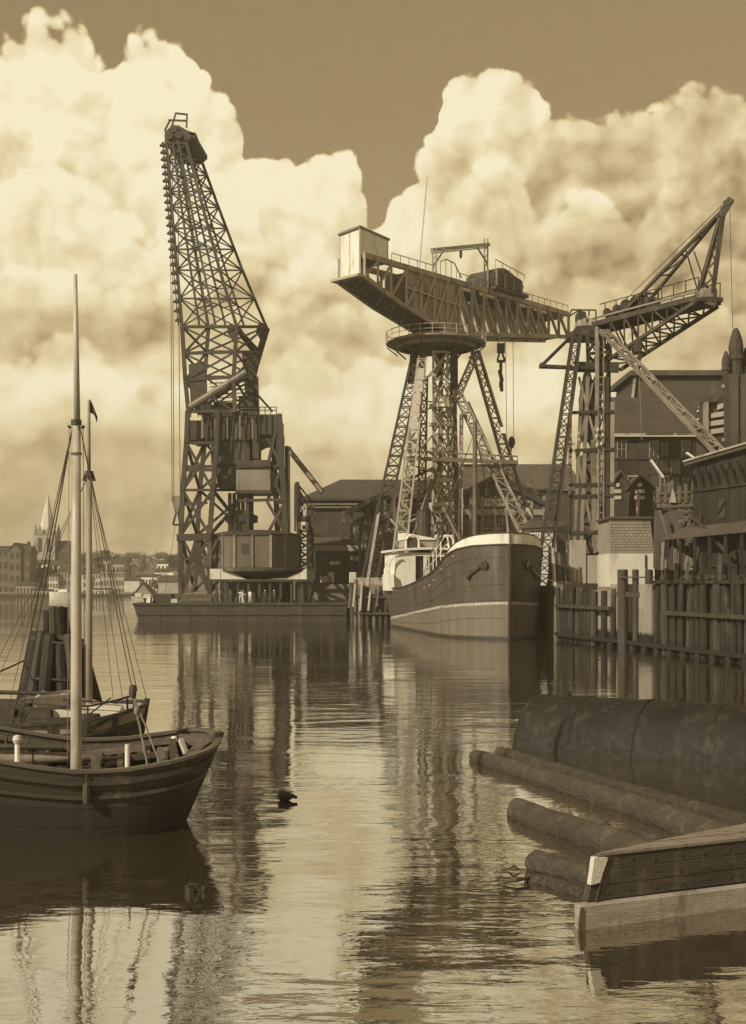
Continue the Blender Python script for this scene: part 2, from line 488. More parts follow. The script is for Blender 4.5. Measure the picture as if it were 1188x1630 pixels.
# ------------------------------------------------------------------ land
QUAY = [(18.3, 112), (10.6, 158), (-2.4, 161), (-2.4, 200), (-15, 200), (-15, 420), (260, 420), (260, 30), (38.6, 30), (25.6, 80)]
QZ = 5.0
mb = MB(); mb.prism([(x, y, -2.5) for x, y in QUAY][::-1], (0, 0, QZ + 2.5))
link('quay', mb.mesh('quay', M_quay))['kind'] = 'structure'
# masonry facing of the quay, a course of coping blocks along its edge
def edge_blocks(a, b, n, name, m, z0, z1, out, parent):
    a = Vector((*a, 0)); b = Vector((*b, 0)); d = (b - a).normalized(); nrm = Vector((d.y, -d.x, 0))
    L = (b - a).length
    for i in range(n):
        p = a + d * (L * i / n + .03); q = a + d * (L * (i + 1) / n - .03)
        w = out + R.uniform(-.02, .02)
        MB().hexa([p + Vector((0, 0, z0)), q + Vector((0, 0, z0)), q - nrm * .9 + Vector((0, 0, z0)), p - nrm * .9 + Vector((0, 0, z0)),
                   p + nrm * w + Vector((0, 0, z1)), q + nrm * w + Vector((0, 0, z1)), q - nrm * .9 + Vector((0, 0, z1)), p - nrm * .9 + Vector((0, 0, z1))]).build(name, m, parent)


def terrain_z(x, y):
    if y < 418: return -3
    t = min(1, (y - 426) / 330)
    base = 1.6 + 17.5 * (t * t * (3 - 2 * t)) if y > 426 else 1.6 * (y - 418) / 8
    return base + (2.2 * mnoise.noise(Vector((x * .006, y * .006, 1))) * t if y > 426 else 0)


def build_terrain():
    xs = [-1150, -900, -500, -320] + list(range(-260, 0, 10)) + [0, 40, 120, 300, 700, 1150]
    ys = [417, 420, 426, 440, 460, 480, 500, 530, 560, 600, 640, 680, 720, 760, 850, 1000, 1150]
    vs = [(x, y, terrain_z(x, y) if y > 417 else -3) for y in ys for x in xs]; n = len(xs)
    fs = [(j * n + i, j * n + i + 1, (j + 1) * n + i + 1, (j + 1) * n + i) for j in range(len(ys) - 1) for i in range(n - 1)]
    MB().add(vs, fs).build('hills', M_soil, smooth=True)['kind'] = 'structure'


build_terrain()

# ------------------------------------------------------------------ far town
def window(p, w, h, d, parent, m=None):
    """window opening: frame proud of the wall with a dark pane in it; p = centre on the wall, wall faces -Y"""
    f = MB(); t = .12 * w + .05
    for lo, hi in (((-w / 2 - t, -.08, -h / 2 - t), (-w / 2, .06, h / 2 + t)), ((w / 2, -.08, -h / 2 - t), (w / 2 + t, .06, h / 2 + t)),
                   ((-w / 2, -.08, h / 2), (w / 2, .06, h / 2 + t)), ((-w / 2, -.12, -h / 2 - t), (w / 2, .06, -h / 2))):
        f.box(p + Vector(lo), p + Vector(hi))
    fo = f.build('window', m or M_plaster2, parent)
    MB().box(p + Vector((-w / 2, -.03, -h / 2)), p + Vector((w / 2, .05, h / 2))).build('pane', M_glass, fo)
    return fo


def house(label, x0, x1, ye, yr, yb, Y, m, mr=None, rows=0, cols=0, depth=10, kind='ridge', name='house', cat='house', chim=0, wmat=None, group='houses of the far waterfront town', wf=.5):
    """x0,x1: columns of its front; ye eaves row, yr ridge row, yb foot row in the photo; Y metres away"""
    a = P(x0, ye, Y); b = P(x1, ye, Y); zb = min(P(x0, yb, Y).z, terrain_z(a.x, Y) - .2); zr = P(x0, yr, Y + depth / 2).z
    zr = max(zr, a.z + .3)
    t = thing(name, label, cat, ((a.x + b.x) / 2, Y, zb), group=group)
    X0, X1, ze = a.x, b.x, a.z
    wall = MB()
    if kind == 'gable':          # gable end towards the water
        xm = (X0 + X1) / 2
        wall.prism([(X0, Y, zb), (X1, Y, zb), (X1, Y, ze), (xm, Y, zr), (X0, Y, ze)], (0, depth, 0))
        wall.build('wall', m, t)
        r = MB(); o = .35
        sl = (zr - ze) / max(.01, xm - X0)
        for s in (-1, 1):
            xe = xm + s * (xm - X0 + o)
            r.hexa([(xm, Y - o, zr + .03), (xe, Y - o, ze - o * sl + .03), (xe, Y + depth + o, ze - o * sl + .03), (xm, Y + depth + o, zr + .03),
                    (xm, Y - o, zr + .33), (xe, Y - o, ze - o * sl + .30), (xe, Y + depth + o, ze - o * sl + .30), (xm, Y + depth + o, zr + .33)])
        r.build('roof', mr or M_tile, t)
    else:
        wall.prism([(X0, Y, zb), (X0, Y, ze), (X0, Y + depth / 2, zr - .1 if kind == 'ridge' else ze), (X0, Y + depth, ze), (X0, Y + depth, zb)], (X1 - X0, 0, 0)).build('wall', m, t)
        o = .3
        if kind == 'flat':
            MB().box((X0 - o, Y - o, ze + .02), (X1 + o, Y + depth + o, ze + .42)).build('roof', mr or M_roof, t)
        else:
            r = MB(); sl = (zr - ze) / (depth / 2)
            for s in (-1, 1):
                ym = Y + depth / 2; yy = ym + s * (depth / 2 + o)
                r.hexa([(X0 - o, ym, zr), (X1 + o, ym, zr), (X1 + o, yy, ze - o * sl + .02), (X0 - o, yy, ze - o * sl + .02),
                        (X0 - o, ym, zr + .3), (X1 + o, ym, zr + .3), (X1 + o, yy, ze - o * sl + .32), (X0 - o, yy, ze - o * sl + .32)])
            r.build('roof', mr or M_tile, t)
    if rows and cols:
        w = (X1 - X0) / cols * wf; hh = (ze - zb) / rows * .52
        for i in range(rows):
            for j in range(cols):
                window(Vector((X0 + (X1 - X0) * (j + .5) / cols, Y, zb + (ze - zb) * (i + .55) / rows)), w, hh, .1, t, wmat or m)
    for c in range(chim):
        cx = X0 + (X1 - X0) * (c + .6) / (chim + .3)
        MB().box((cx - .5, Y + depth / 2 - .5, zr - .3), (cx + .5, Y + depth / 2 + .5, zr + 1.8)).build('chimney', M_brick, t)
    return t


def far_town():
    h = house
    # dark warehouses at the water's edge, left
    h('tall dark warehouse at the left edge of the far shore with flat top', -40, 14, 871, 869, 950, 432, M_town, rows=4, cols=6, kind='flat', name='warehouse', cat='warehouse', depth=16, wmat=M_town)
    h('dark gabled warehouse second from the left edge of the far shore', 14, 33, 876, 866, 950, 430, M_town, rows=4, cols=2, kind='gable', name='warehouse', cat='warehouse', depth=14, wmat=M_town)
    h('narrow dark warehouse with chimney stub beside the pale hill houses', 33, 47, 880, 870, 950, 431, M_town, rows=4, cols=2, name='warehouse', cat='warehouse', chim=1, wmat=M_town)
    h('pale facade high on the hill just below the church', 48, 78, 898, 892, 912, 500, M_plaster2, rows=1, cols=6)
    h('long cream facade on the hill right of the church terrace', 78, 98, 900, 893, 912, 494, M_plaster, rows=1, cols=4)
    h('pale three storey house with dark windows left of the boat mast', 47, 68, 912, 905, 948, 440, M_plaster, rows=3, cols=4, chim=1)
    h('narrow grey house squeezed between pale waterfront houses', 67, 75, 915, 903, 948, 438, M_plaster_d, rows=3, cols=2, kind='gable')
    h('bright waterfront house behind the white moored boat', 75, 92, 917, 909, 948, 436, M_plaster2, rows=3, cols=4, chim=1)
    h('grey waterfront house directly behind the tall boat mast', 92, 112, 910, 903, 948, 438, M_plaster_d, rows=3, cols=4)
    h('low dark boathouse at the water left of the boat mast', 26, 58, 932, 928, 950, 424, M_plaster_d, rows=1, cols=6, name='boathouse', cat='boathouse', depth=6)
    h('bright house front seen between the two boat masts', 112, 138, 914, 908, 949, 434, M_plaster2, rows=3, cols=4)
    h('pale house with many windows right of the second mast', 140, 160, 912, 906, 948, 436, M_plaster, rows=3, cols=5, chim=1)
    h('grey tenement with dark roof on the far shore', 160, 198, 909, 903, 948, 434, M_plaster_d, rows=3, cols=8, kind='flat', name='tenement', cat='tenement', chim=0)
    h('white waterfront shed with blank wall and flat roof', 198, 222, 924, 921, 944, 426, M_plaster2, kind='flat', name='shed', cat='shed', depth=8)
    h('long white house with a row of windows above the white shed', 217, 250, 918, 915, 932, 446, M_white, rows=1, cols=7)
    h('white house with windows higher up and right of the long one', 247, 276, 910, 906, 922, 462, M_white, rows=1, cols=6)
    h('dark half timbered boathouse with steep gable and light window', 214, 240, 944, 929, 951, 420, M_brick_l, kind='gable', name='boathouse', cat='boathouse', rows=1, cols=1, depth=7)
    h('grey warehouse half hidden behind the floating crane leg', 252, 292, 926, 917, 950, 424, M_plaster_d, rows=0, cols=0, name='warehouse', cat='warehouse', depth=12)
    h('small white house alone high on the wooded hill', 250, 269, 897, 893, 902, 560, M_white, rows=1, cols=3)
    h('small pale house in the trees left of the white one', 199, 210, 903, 899, 909, 530, M_plaster, rows=1, cols=2)
    h('low pale house on the hill behind the second mast', 150, 176, 892, 887, 902, 540, M_plaster_d, rows=1, cols=4)
    h('grey hill house above the grey tenement', 178, 197, 897, 891, 906, 520, M_plaster_d, rows=1, cols=3)
    h('pale low store on the far quay behind the dolphin piles', 52, 78, 940, 937, 951, 421, M_plaster, rows=1, cols=5, kind='flat', name='store', cat='store', depth=5)
    h('pale low store on the far quay right of the second mast', 146, 172, 938, 935, 951, 421, M_plaster2, rows=1, cols=5, kind='flat', name='store', cat='store', depth=5)
    # church with spire
    Y = 520; c = P(70.5, 880, Y); s = Y / F
    t = thing('church', 'church with pale pointed spire above its dark square tower on the hill', 'church', (c.x, Y, 14))
    zt = P(0, 851, Y).z; z0 = 10; hw = 17 * s
    MB().box((c.x - hw, Y, z0), (c.x + hw, Y + 2 * hw, zt)).build('tower', M_plaster_d, t)
    tip = Vector((c.x + .3, Y + hw, P(0, 783, Y).z)); k = hw * .84
    ring = [Vector((c.x + k * math.cos(a), Y + hw + k * math.sin(a), zt + .05)) for a in [i * math.pi / 4 + math.pi / 8 for i in range(8)]]
    MB().add(ring + [tip], [(i, (i + 1) % 8, 8) for i in range(8)] + [tuple(range(8))[::-1]]).build('spire', M_plaster2, t)
    for sx in (-1, 1):
        for sy in (0, 2):
            q = Vector((c.x + sx * hw * .86, Y + hw * (.14 if sy == 0 else 1.86), zt))
            MB().lathe(q, [(0, .0), (.95, 0.02), (.95, 1.2), (.0, 5.2)], 6).build('pinnacle', M_brick_l, t)
    for sx in (-1, 1):
        MB().prism([(c.x + sx * hw * .4 - hw * .35, Y - .25, zt), (c.x + sx * hw * .4 + hw * .35, Y - .25, zt), (c.x + sx * hw * .4, Y - .25, zt + 4)], (0, .5, 0)).build('gablet', M_brick_l, t)
        MB().box((c.x + sx * hw * .4 - .8, Y - .12, zt - 7.5), (c.x + sx * hw * .4 + .8, Y - .02, zt - 1.5)).build('belfry_opening', M_glass, t)
    MB().prism([(c.x + hw + .05, Y + 1, 10), (c.x + hw + .05, Y + 1, zt - 8), (c.x + hw + .05, Y + hw, zt - 2.5), (c.x + hw + .05, Y + 2 * hw - 1, zt - 8), (c.x + hw + .05, Y + 2 * hw - 1, 10)], (8, 0, 0)).build('nave', M_brick, t)
    # stump of a round tower on the ridge
    c = P(167, 884, 640)
    t = thing('water_tower', 'squat dark tower stump on the skyline right of the second mast', 'tower', (c.x, 640, 12))
    MB().lathe((c.x, 640, 0), [(2.7, 10), (2.6, P(0, 880, 640).z), (3.0, P(0, 879.5, 640).z), (3.0, P(0, 877, 640).z), (0, P(0, 875, 640).z)], 10).build('shaft', M_brick, t)
    house('long dark roofed hall on the skyline between the masts', 90, 166, 888, 882, 896, 640, M_brick, rows=1, cols=9, name='hall', cat='hall', group=None, wmat=M_brick)


far_town()


def leaf_cloud(n, ax, size, seed, clumps=9):
    """crown: leaf sized faces gathered in uneven clumps"""
    r = random.Random(seed); mb = MB()
    cs = []
    for _ in range(clumps):
        d = Vector((r.gauss(0, 1), r.gauss(0, 1), r.gauss(0, 1))).normalized()
        cs.append((Vector((d.x * ax[0], d.y * ax[1], d.z * ax[2])) * r.uniform(.25, .75), r.uniform(.35, .6)))
    for i in range(n):
        c, cr = cs[i % clumps]
        d = Vector((r.gauss(0, 1), r.gauss(0, 1), r.gauss(0, 1))).normalized() * r.uniform(.5, 1) ** .5
        p = c + Vector((d.x * ax[0], d.y * ax[1], d.z * ax[2])) * cr
        u = Vector((r.gauss(0, 1), r.gauss(0, 1), r.gauss(0, 1))).normalized(); w = u.orthogonal().normalized()
        s = size * r.uniform(.6, 1.3)
        mb.add([p - u * s, p + w * s * .6, p + u * s, p - w * s * .6], [(0, 1, 2, 3)])
    return mb


def far_trees():
    wood = MB(); r = random.Random(3)
    for i in range(360):
        x = r.uniform(-330, -60); y = r.uniform(560, 820)
        z = terrain_z(x, y); h = r.uniform(2.5, 5.5)
        for k in range(70):
            d = Vector((r.gauss(0, 1), r.gauss(0, 1), r.gauss(0, 1))).normalized() * r.uniform(.3, 1)
            p = Vector((x, y, z + h * .6)) + Vector((d.x * h * .8, d.y * h * .6, d.z * h * .6))
            u = Vector((r.gauss(0, 1), r.gauss(0, 1), r.gauss(0, 1))).normalized(); w = u.orthogonal().normalized(); s = r.uniform(.28, .65)
            wood.add([p - u * s, p + w * s * .7, p + u * s, p - w * s * .7], [(0, 1, 2, 3)])
    link('far_wood', wood.mesh('far_wood', M_leaf), None, 'stuff')
    crown = [leaf_cloud(240, (4, 4, 4.4), .8, 20 + i).mesh('crown', M_leaf) for i in range(3)]
    tm = MB().tube([(0, 0, 0), (.1, 0, 3), (0, .1, 6)], [.45, .3, .12], 6).mesh('trunk', M_bark)
    spots = [(186, 888, 650, 'taller tree on the skyline just right of the tower stump'), (205, 889, 620, 'round tree on the skyline above the pale hill house'),
             (228, 890, 600, 'tree on the skyline left of the lone white house'), (276, 888, 560, 'big tree beside the lone white house on the hill'),
             (110, 893, 540, 'tree on the slope between the church and the masts'), (86, 889, 540, 'dark tree at the foot of the church tower'),
             (46, 892, 520, 'tree on the slope left of the church tower'), (258, 919, 440, 'leafy tree over the grey warehouse by the crane leg'),
             (246, 929, 428, 'small tree beside the steep gabled boathouse')]
    for i, (px, py, Y, lab) in enumerate(spots):
        c = P(px, py, Y); g = terrain_z(c.x, Y); hh = max(5.0, c.z - g + 2.0); s = hh / 10.5
        t = thing('tree', lab, 'tree', (c.x, Y, g - .2), group='trees on the far hill', world=False)
        t.scale = (s, s, s)
        o = link('trunk', tm, t); o2 = link('crown', crown[i % 3], t); o2.location = (0, 0, 6.3); o2.rotation_euler = (0, 0, i)


far_trees()


def far_boats():
    # white yacht moored on the far shore behind the mast
    Y = 412; c = P(101, 948, Y)
    t = thing('moored_yacht', 'white yacht moored on the far shore behind the tall mast', 'boat', (c.x, Y, 0))
    L = 9.5; mb = MB(); n = 10
    ring = []
    for i in range(n + 1):
        s = i / n; b = 1.4 * math.sin(math.pi * min(.98, .1 + s * .88)) ** .7; x = c.x - L / 2 + L * s
        ring.append([(x, Y - b, 1.5 + .6 * abs(s - .6)), (x, Y - b * .5, -.3), (x, Y + b * .5, -.3), (x, Y + b, 1.5 + .6 * abs(s - .6))])
    vs = [p for r_ in ring for p in r_]; fs = [(4 * i + j, 4 * i + j + 1, 4 * i + j + 5, 4 * i + j + 4) for i in range(n) for j in range(3)]
    fs += [(4 * i, 4 * i + 4, 4 * i + 7, 4 * i + 3) for i in range(n)] + [(0, 3, 2, 1), (4 * n, 4 * n + 1, 4 * n + 2, 4 * n + 3)]
    mb.add(vs, fs).build('hull', M_white, t)
    MB().box((c.x - 1.6, Y - .8, 1.7), (c.x + 1.4, Y + .8, 2.7)).build('cabin', M_white, t)
    bar('mast', (c.x + .5, Y, 1.5), (c.x + .5, Y, 13.5), .16, M_wood, t, shape='rod')
    bar('boom', (c.x + .4, Y, 3.2), (c.x - 3.4, Y, 3.3), .16, M_wood, t, shape='rod')
    # small launches beside the boathouse / pontoon
    for (px, py, Y, L, lab) in ((236, 956.5, 330, 6.0, 'white launch with cabin lying off the steep gabled boathouse'), (222, 953.5, 360, 5.0, 'small pale launch farther off near the boathouse'),):
        c = P(px, py, Y)
        t = thing('launch', lab, 'boat', (c.x, Y, 0), group='launches off the far shore')
        MB().hexa([(c.x - L / 2 + .4, Y - .5, -.2), (c.x + L / 2 - .6, Y - .3, -.2), (c.x + L / 2 - .6, Y + .3, -.2), (c.x - L / 2 + .4, Y + .5, -.2),
                   (c.x - L / 2, Y - .9, .8), (c.x + L / 2, Y - .25, 1.0), (c.x + L / 2, Y + .25, 1.0), (c.x - L / 2, Y + .9, .8)]).build('hull', M_white, t)
        MB().box((c.x - 1.2, Y - .6, .75), (c.x + .8, Y + .6, 1.9)).build('cabin', M_plaster2, t)
    Y = 419
    t = thing('quay_wall', 'low dark quay wall along the foot of the far town', 'quay wall', (-75, 418, 0))
    for i in range(30):
        x = -150 + i * 3.6
        MB().box((x, 416.4, -1), (x + 3.52, 418.6, 1.0 + R.uniform(-.05, .05))).build('wall_block', M_brick, t)


far_boats()


def build_haze():
    m = bpy.data.materials.new('harbour_haze'); m.use_nodes = True
    t = NT(m.node_tree); t.n.clear()
    out = t.node('ShaderNodeOutputMaterial'); v = t.node('ShaderNodeVolumePrincipled')
    v.inputs['Color'].default_value = (.97, .90, .74, 1); v.inputs['Density'].default_value = .0004; v.inputs['Anisotropy'].default_value = .1
    t.l.new(v.outputs[0], out.inputs['Volume'])
    o = MB().box((-1180, -80, -4.5), (1180, 1180, 72)).build('haze', m)
    o['kind'] = 'stuff'


build_haze()

# ------------------------------------------------------------------ people (small figures): one continuous skinned body each
def person(label, loc, rot, arms, lean=0., cloth=None, cap=None, group='workers on the pontoon', stride=.12, cloth_l=None):
    t = thing('person', label, 'person', loc, rot, group, world=False)
    me = bpy.data.meshes.new('body')
    V = [(0, 0, .95), (0, lean * .5, 1.22), (0, lean, 1.45), (0, lean * 1.1, 1.55), (0, lean * 1.15 - .02, 1.68),
         (-.10, 0, .90), (-.12, -stride * .5, .50), (-.12, -stride, .08), (-.12, -stride - .16, .04),
         (.10, 0, .90), (.12, stride * .4, .50), (.12, stride, .08), (.12, stride - .16, .04)]
    E = [(0, 1), (1, 2), (2, 3), (3, 4), (0, 5), (5, 6), (6, 7), (7, 8), (0, 9), (9, 10), (10, 11), (11, 12)]
    Rr = [.15, .15, .15, .06, .10, .10, .075, .05, .045, .10, .075, .05, .045]
    for s, (ex, hx) in zip((-1, 1), arms):
        k = len(V)
        V += [(s * .2, lean, 1.43), (s * .2 + ex[0], lean + ex[1], 1.43 + ex[2]), (s * .2 + hx[0], lean + hx[1], 1.43 + hx[2])]
        E += [(2, k), (k, k + 1), (k + 1, k + 2)]; Rr += [.075, .055, .045]
    me.from_pydata(V, E, []); me.update()
    o = link('body', me, t)
    sk = o.modifiers.new('skin', 'SKIN'); sk.use_smooth_shade = True
    for i, d in enumerate(me.skin_vertices[0].data):
        d.radius = (Rr[i], Rr[i] * .85)
        d.use_root = (i == 0)
    ss = o.modifiers.new('subd', 'SUBSURF'); ss.levels = 1; ss.render_levels = 1
    me.materials.append(cloth)
    MB().lathe((0, lean * 1.15 - .02, 1.69), [(.0, .115), (.09, .10), (.115, .04), (.15, .035), (.15, .02), (0, .02)], 10).build('cap', cap, t, smooth=True)
    h = MB()
    for dz, r in ((0, 0),): h.lathe((0, lean * 1.15 - .02, 1.65), [(0, -.13), (.06, -.10), (.085, -.03), (.088, .03), (.06, .08)], 10)
    h.lathe((0, lean * 1.15 - .115, 1.63), [(0, -.02), (.018, 0), (0, .03)], 6)
    h.build('face', M_skin, t, smooth=True)
    return t


M_skin = mat('skin', .35, .6, .1, 4)
M_shirt = mat('white_shirt', .75, .9, .08, 4)
M_dark = mat('dark_clothes', .07, .9, .2, 4)

M_house = mat('base_house_plate', .095, .7, .35, .4, streak=.2, dirt=.06)
# ------------------------------------------------------------------ the floating crane
def floating_crane():
    Y0, Y1 = 166.0, 190.0
    DZ = P(0, 960, Y0).z                                   # deck height of the pontoon
    xa, xb = P(212, 0, Y0).x, P(552, 0, Y0).x
    t = thing('floating_crane', 'huge dark floating crane with lattice jib standing on its pontoon', 'floating crane', ((xa + xb) / 2, 178, 0))
    # pontoon: plated box with raked end, rubbing strakes, coaming, deck
    nb = 15
    for i in range(nb):
        a = xa + (xb - xa) * i / nb; b = xa + (xb - xa) * (i + 1) / nb
        r0 = 1.0 if i == 0 else 0
        w = .05 if i % 2 else 0.0
        MB().hexa([(a + r0 + .01, Y0 - w, -.8), (b - .01, Y0 - w, -.8), (b - .01, Y0 + .8, -.8), (a + r0 + .01, Y0 + .8, -.8),
                   (a + .01, Y0 - w, DZ - .25), (b - .01, Y0 - w, DZ - .25), (b - .01, Y0 + .8, DZ - .25), (a + .01, Y0 + .8, DZ - .25)]).build('hull_plate', M_black, t)
    MB().hexa([(xa + 1.05, Y0 + .82, -.8), (xb, Y0 + .82, -.8), (xb, Y1, -.8), (xa + 1.05, Y1, -.8), (xa + .1, Y0 + .82, DZ - .1), (xb, Y0 + .82, DZ - .1), (xb, Y1, DZ - .1), (xa + .1, Y1, DZ - .1)]).build('pontoon', M_black, t)
    bar('rubbing_strake', (xa - .05, Y0 - .1, DZ - .12), (xb, Y0 - .1, DZ - .12), .3, M_wood_d, t)
    bar('rubbing_strake', (xa + .4, Y0 - .12, .9), (xb, Y0 - .12, .9), .22, M_wood_d, t)
    MB().box((xa, Y0 + .1, DZ - .08), (xb, Y1, DZ)).build('deck', M_wood_d, t)
    for i in range(7):
        x = xa + 1.5 + i * 4.7
        MB().lathe((x, Y0 + .7, DZ), [(.22, 0), (.18, .1), (.18, .5), (.3, .55), (.3, .68), (0, .7)], 10).build('bollard', M_black, t)
    # things housed on the pontoon's left end: winch house, hatch
    MB().box((xa + 2.2, Y0 + 3, DZ), (xa + 4.8, Y0 + 6, DZ + 1.2)).build('winch_house', M_wood_d, t)
    MB().box((xa + 1.2, Y0 + 2.0, DZ), (xa + 2.0, Y0 + 3.5, DZ + .7)).build('locker', M_white, t)
    MB().box((xa + 4.9, Y0 + 2.2, DZ), (xa + 6.2, Y0 + 3.4, DZ + .55)).build('hatch', M_pale, t)

    n = lambda x, y: P(x, y, 173)
    f = lambda x, y: P(x, y, 184)
    # ---- jib
    ys = (228, 330, 430, 520)
    NL = [n(265, 228), n(273, 330), n(282, 430), n(290, 520)]
    NR = [n(297, 228), n(323, 330), n(350, 430), n(377, 520)]
    FL = [f(282, 228), f(299, 330), f(316, 430), f(332, 520)]
    FR = [f(311, 228), f(348, 330), f(386, 430), f(424, 520)]
    lattice(t, [NL, NR, FR, FL], [4, 3, 2], .44, .17, M_steel, 'X', limit=150, chord='jib_chord', brace='jib_brace', hw=.22)
    # second lattice inside: the paired inner chords with ladders
    mid = lambda a, b, k: [lerp(p, q, k) for p, q in zip(a, b)]
    IN1 = mid(NL, NR, .32); IN2 = mid(FL, FR, .30); IN3 = mid(NL, NR, .62); IN4 = mid(FL, FR, .62)
    for c in (IN1, IN2, IN3, IN4):
        for a, b in zip(c, c[1:]): bar('jib_chord', a, b, .30, M_steel, t, shape='angle')
    sg = []
    for A, B in ((IN1, IN2), (IN1, IN3), (IN2, IN4)):
        for k in range(3):
            for i in range(5):
                sg.append((lerp(A[k], A[k + 1], i / 6), lerp(B[k], B[k + 1], (i + (i % 2)) / 6.5)))
    members('jib_strut', sg, .15, M_steel, t, 90)
    # ladder with hoops up the front edge (the stepped outline)
    L0 = [p + Vector((-.5, -.1, .1)) for p in NL]
    for k in range(3):
        cnt = (9, 8, 6)[k]
        bar('ladder_rail', L0[k], L0[k + 1], .14, M_steel, t)
        for i in range(cnt):
            p = lerp(L0[k], L0[k + 1], (i + .5) / cnt)
            MB().prism([p + Vector((-.5, -.3, .0)), p + Vector((.3, -.3, -.1)), p + Vector((.1, -.3, .6))], (0, .7, 0)).build('ladder_landing', M_steel, t)
    # head of the jib: sheave blocks, platform, cage
    hd = P(286, 217, 178)
    MB().prism([n(262, 226), n(300, 227), n(310, 218), n(310, 212), n(296, 206), n(284, 199), n(272, 201), n(262, 210)], f(0, 0) * 0 + Vector((.6, 9, 0))).build('jib_head', M_steel2, t)
    for k, (px, py) in enumerate(((270, 217), (285, 216), (299, 219), (277, 206))):
        c = n(px, py) + Vector((0, -.25, 0))
        b = MB(); M = Matrix.Rotation(rad(90), 4, 'X')
        prof = [(0, -.2), (.55, -.2), (.45, -.05), (.45, .05), (.55, .2), (0, .2)]
        bb = MB().lathe((0, 0, 0), prof, 16)
        b.add([M @ v + c for v in bb.v], bb.f).build('sheave', M_steel, t)
    sg = []
    for F_ in (n, f):
        a, b_, c, d = F_(274, 200), F_(297, 203), F_(280, 180), F_(298, 182)
        sg += [(a, c), (b_, d), (c, d), (F_(269, 191), F_(296, 192)), (F_(262, 208), F_(271, 191))]
    sg += [(n(280, 180), f(280, 180)), (n(298, 182), f(298, 182)), (n(269, 191), f(269, 191))]
    members('head_cage_bar', sg, .22, M_steel, t)
    MB().hexa([n(300, 214), n(311, 216), n(311, 216) + Vector((0, 4, 0)), n(300, 214) + Vector((0, 4, 0)), n(300, 209), n(312, 211), n(312, 211) + Vector((0, 4, 0)), n(300, 209) + Vector((0, 4, 0))]).build('head_platform', M_steel2, t)
    # ---- knuckle section 520 -> 650
    NLk = [n(290, 520), n(295, 605), n(300, 655)]; NRk = [n(377, 520), n(372, 600), n(374, 655)]
    FLk = [f(332, 520), f(326, 600), f(328, 655)]; FRk = [f(424, 520), f(405, 600), f(404, 655)]
    lattice(t, [NLk, NRk, FRk, FLk], [2, 1], .55, .26, M_steel, 'X', limit=60, chord='neck_chord', brace='neck_brace', hw=.4)
    bar('back_stay', f(425, 522), f(398, 612), .9, M_steel, t, shape='angle')
    bar('back_stay', n(378, 522), f(405, 560), .6, M_steel, t)
    for F_, px in ((f, 421), (n, 375)):
        MB().prism([F_(px - 10, 516), F_(px + 5, 518), F_(px + 5, 526), F_(px - 4, 545), F_(px - 14, 528)], (0, .4, 0)).build('gusset_plate', M_steel2, t)
    MB().prism([n(300, 580), n(326, 575), n(330, 640), n(304, 648)], (0, .5, 0)).build('gusset_plate', M_steel2, t)
    MB().prism([f(385, 560), f(405, 556), f(404, 650), f(392, 650)], (0, .5, 0)).build('gusset_plate', M_steel2, t)
    # pale diagonal luffing spindle across the neck
    bar('luffing_spindle', n(302, 648), n(392, 592), .95, M_grey, t, shape='rod')
    bar('luffing_spindle', f(318, 650), f(404, 590), .8, M_steel2, t, shape='rod')
    sg = []
    for i in range(7):
        y = 610 + i * 6
        sg.append((n(335, y), f(398, y - 3)))
    members('gallery_rail', sg, .16, M_steel, t)
    # ---- machinery house in the upper tower
    def block(name, x0, x1, y0, y1, Ya, Yb, m, bev=.0):
        a = P(x0, y1, Ya); b = P(x1, y0, Ya)
        return MB().box((a.x, Ya, a.z), (b.x, Yb, b.z)).build(name, m, t, bevel=bev)
    for i, (x0, x1) in enumerate(((300, 322), (322, 345), (345, 372), (372, 410))):
        block('machinery_house_panel', x0 + .3, x1 - .3, 655 + (i % 2) + (i == 0) * 14, 700 - (i == 1) * 3, 174.2 - .1 * (i % 2), 183, M_steel2)
    block('ballast_tank', 411, 444, 659, 694, 174, 184, M_steel2, .25)
    for i in range(4): bar('tank_stiffener', P(413 + i * 9.5, 660, 173.9), P(413 + i * 9.5, 693, 173.9), .18, M_steel, t)
    MB().prism([P(404, 694, 174.5), P(444, 694, 174.5), P(438, 700, 174.5), P(416, 702, 174.5), P(405, 708, 174.5)], (0, 9, 0)).build('tank_underside', M_steel, t)
    sg = [(P(413, 648, 174), P(440, 648, 174)), (P(413, 653, 174), P(440, 653, 174))] + [(P(413 + k * 9, 648, 174), P(413 + k * 9, 659, 174)) for k in range(4)] + \
         [(P(440, 648, 174), P(440, 648, 184)), (P(440, 648, 184), P(440, 659, 184))]
    members('tank_handrail', sg, .12, M_steel, t)
    bar('back_stay', P(407, 625, 178), P(434, 655, 178), .3, M_steel, t)
    bar('back_stay', P(404, 600, 179), P(409, 775, 179), 1.3, M_steel, t, shape='angle')
    block('slewing_column', 336, 398, 700, 738, 174.5, 182, M_steel)
    block('slewing_column', 345, 388, 738, 775, 175, 181, M_steel)
    block('slewing_column', 366, 394, 812, 850, 176, 180, M_steel)
    for i, (x0, x1, y0, y1) in enumerate(((376, 403, 733, 747), (403.5, 431, 732, 747), (376, 431, 747.6, 781))):
        block('control_house_panel', x0, x1, y0, y1, 172.4 - .05 * i, 178, M_grey if i == 2 else M_steel2, .05)
    block('control_house_floor', 374, 433, 781.5, 785, 172.1, 178.5, M_steel)
    bar('control_house_rail', P(375, 741, 172), P(431, 740, 172), .14, M_steel, t)
    MB().lathe(P(385, 822, 178), [(2.0, -1.0), (2.4, -.9), (2.4, .1), (2.0, .2), (1.2, .9)], 20).build('slewing_ring', M_steel, t)
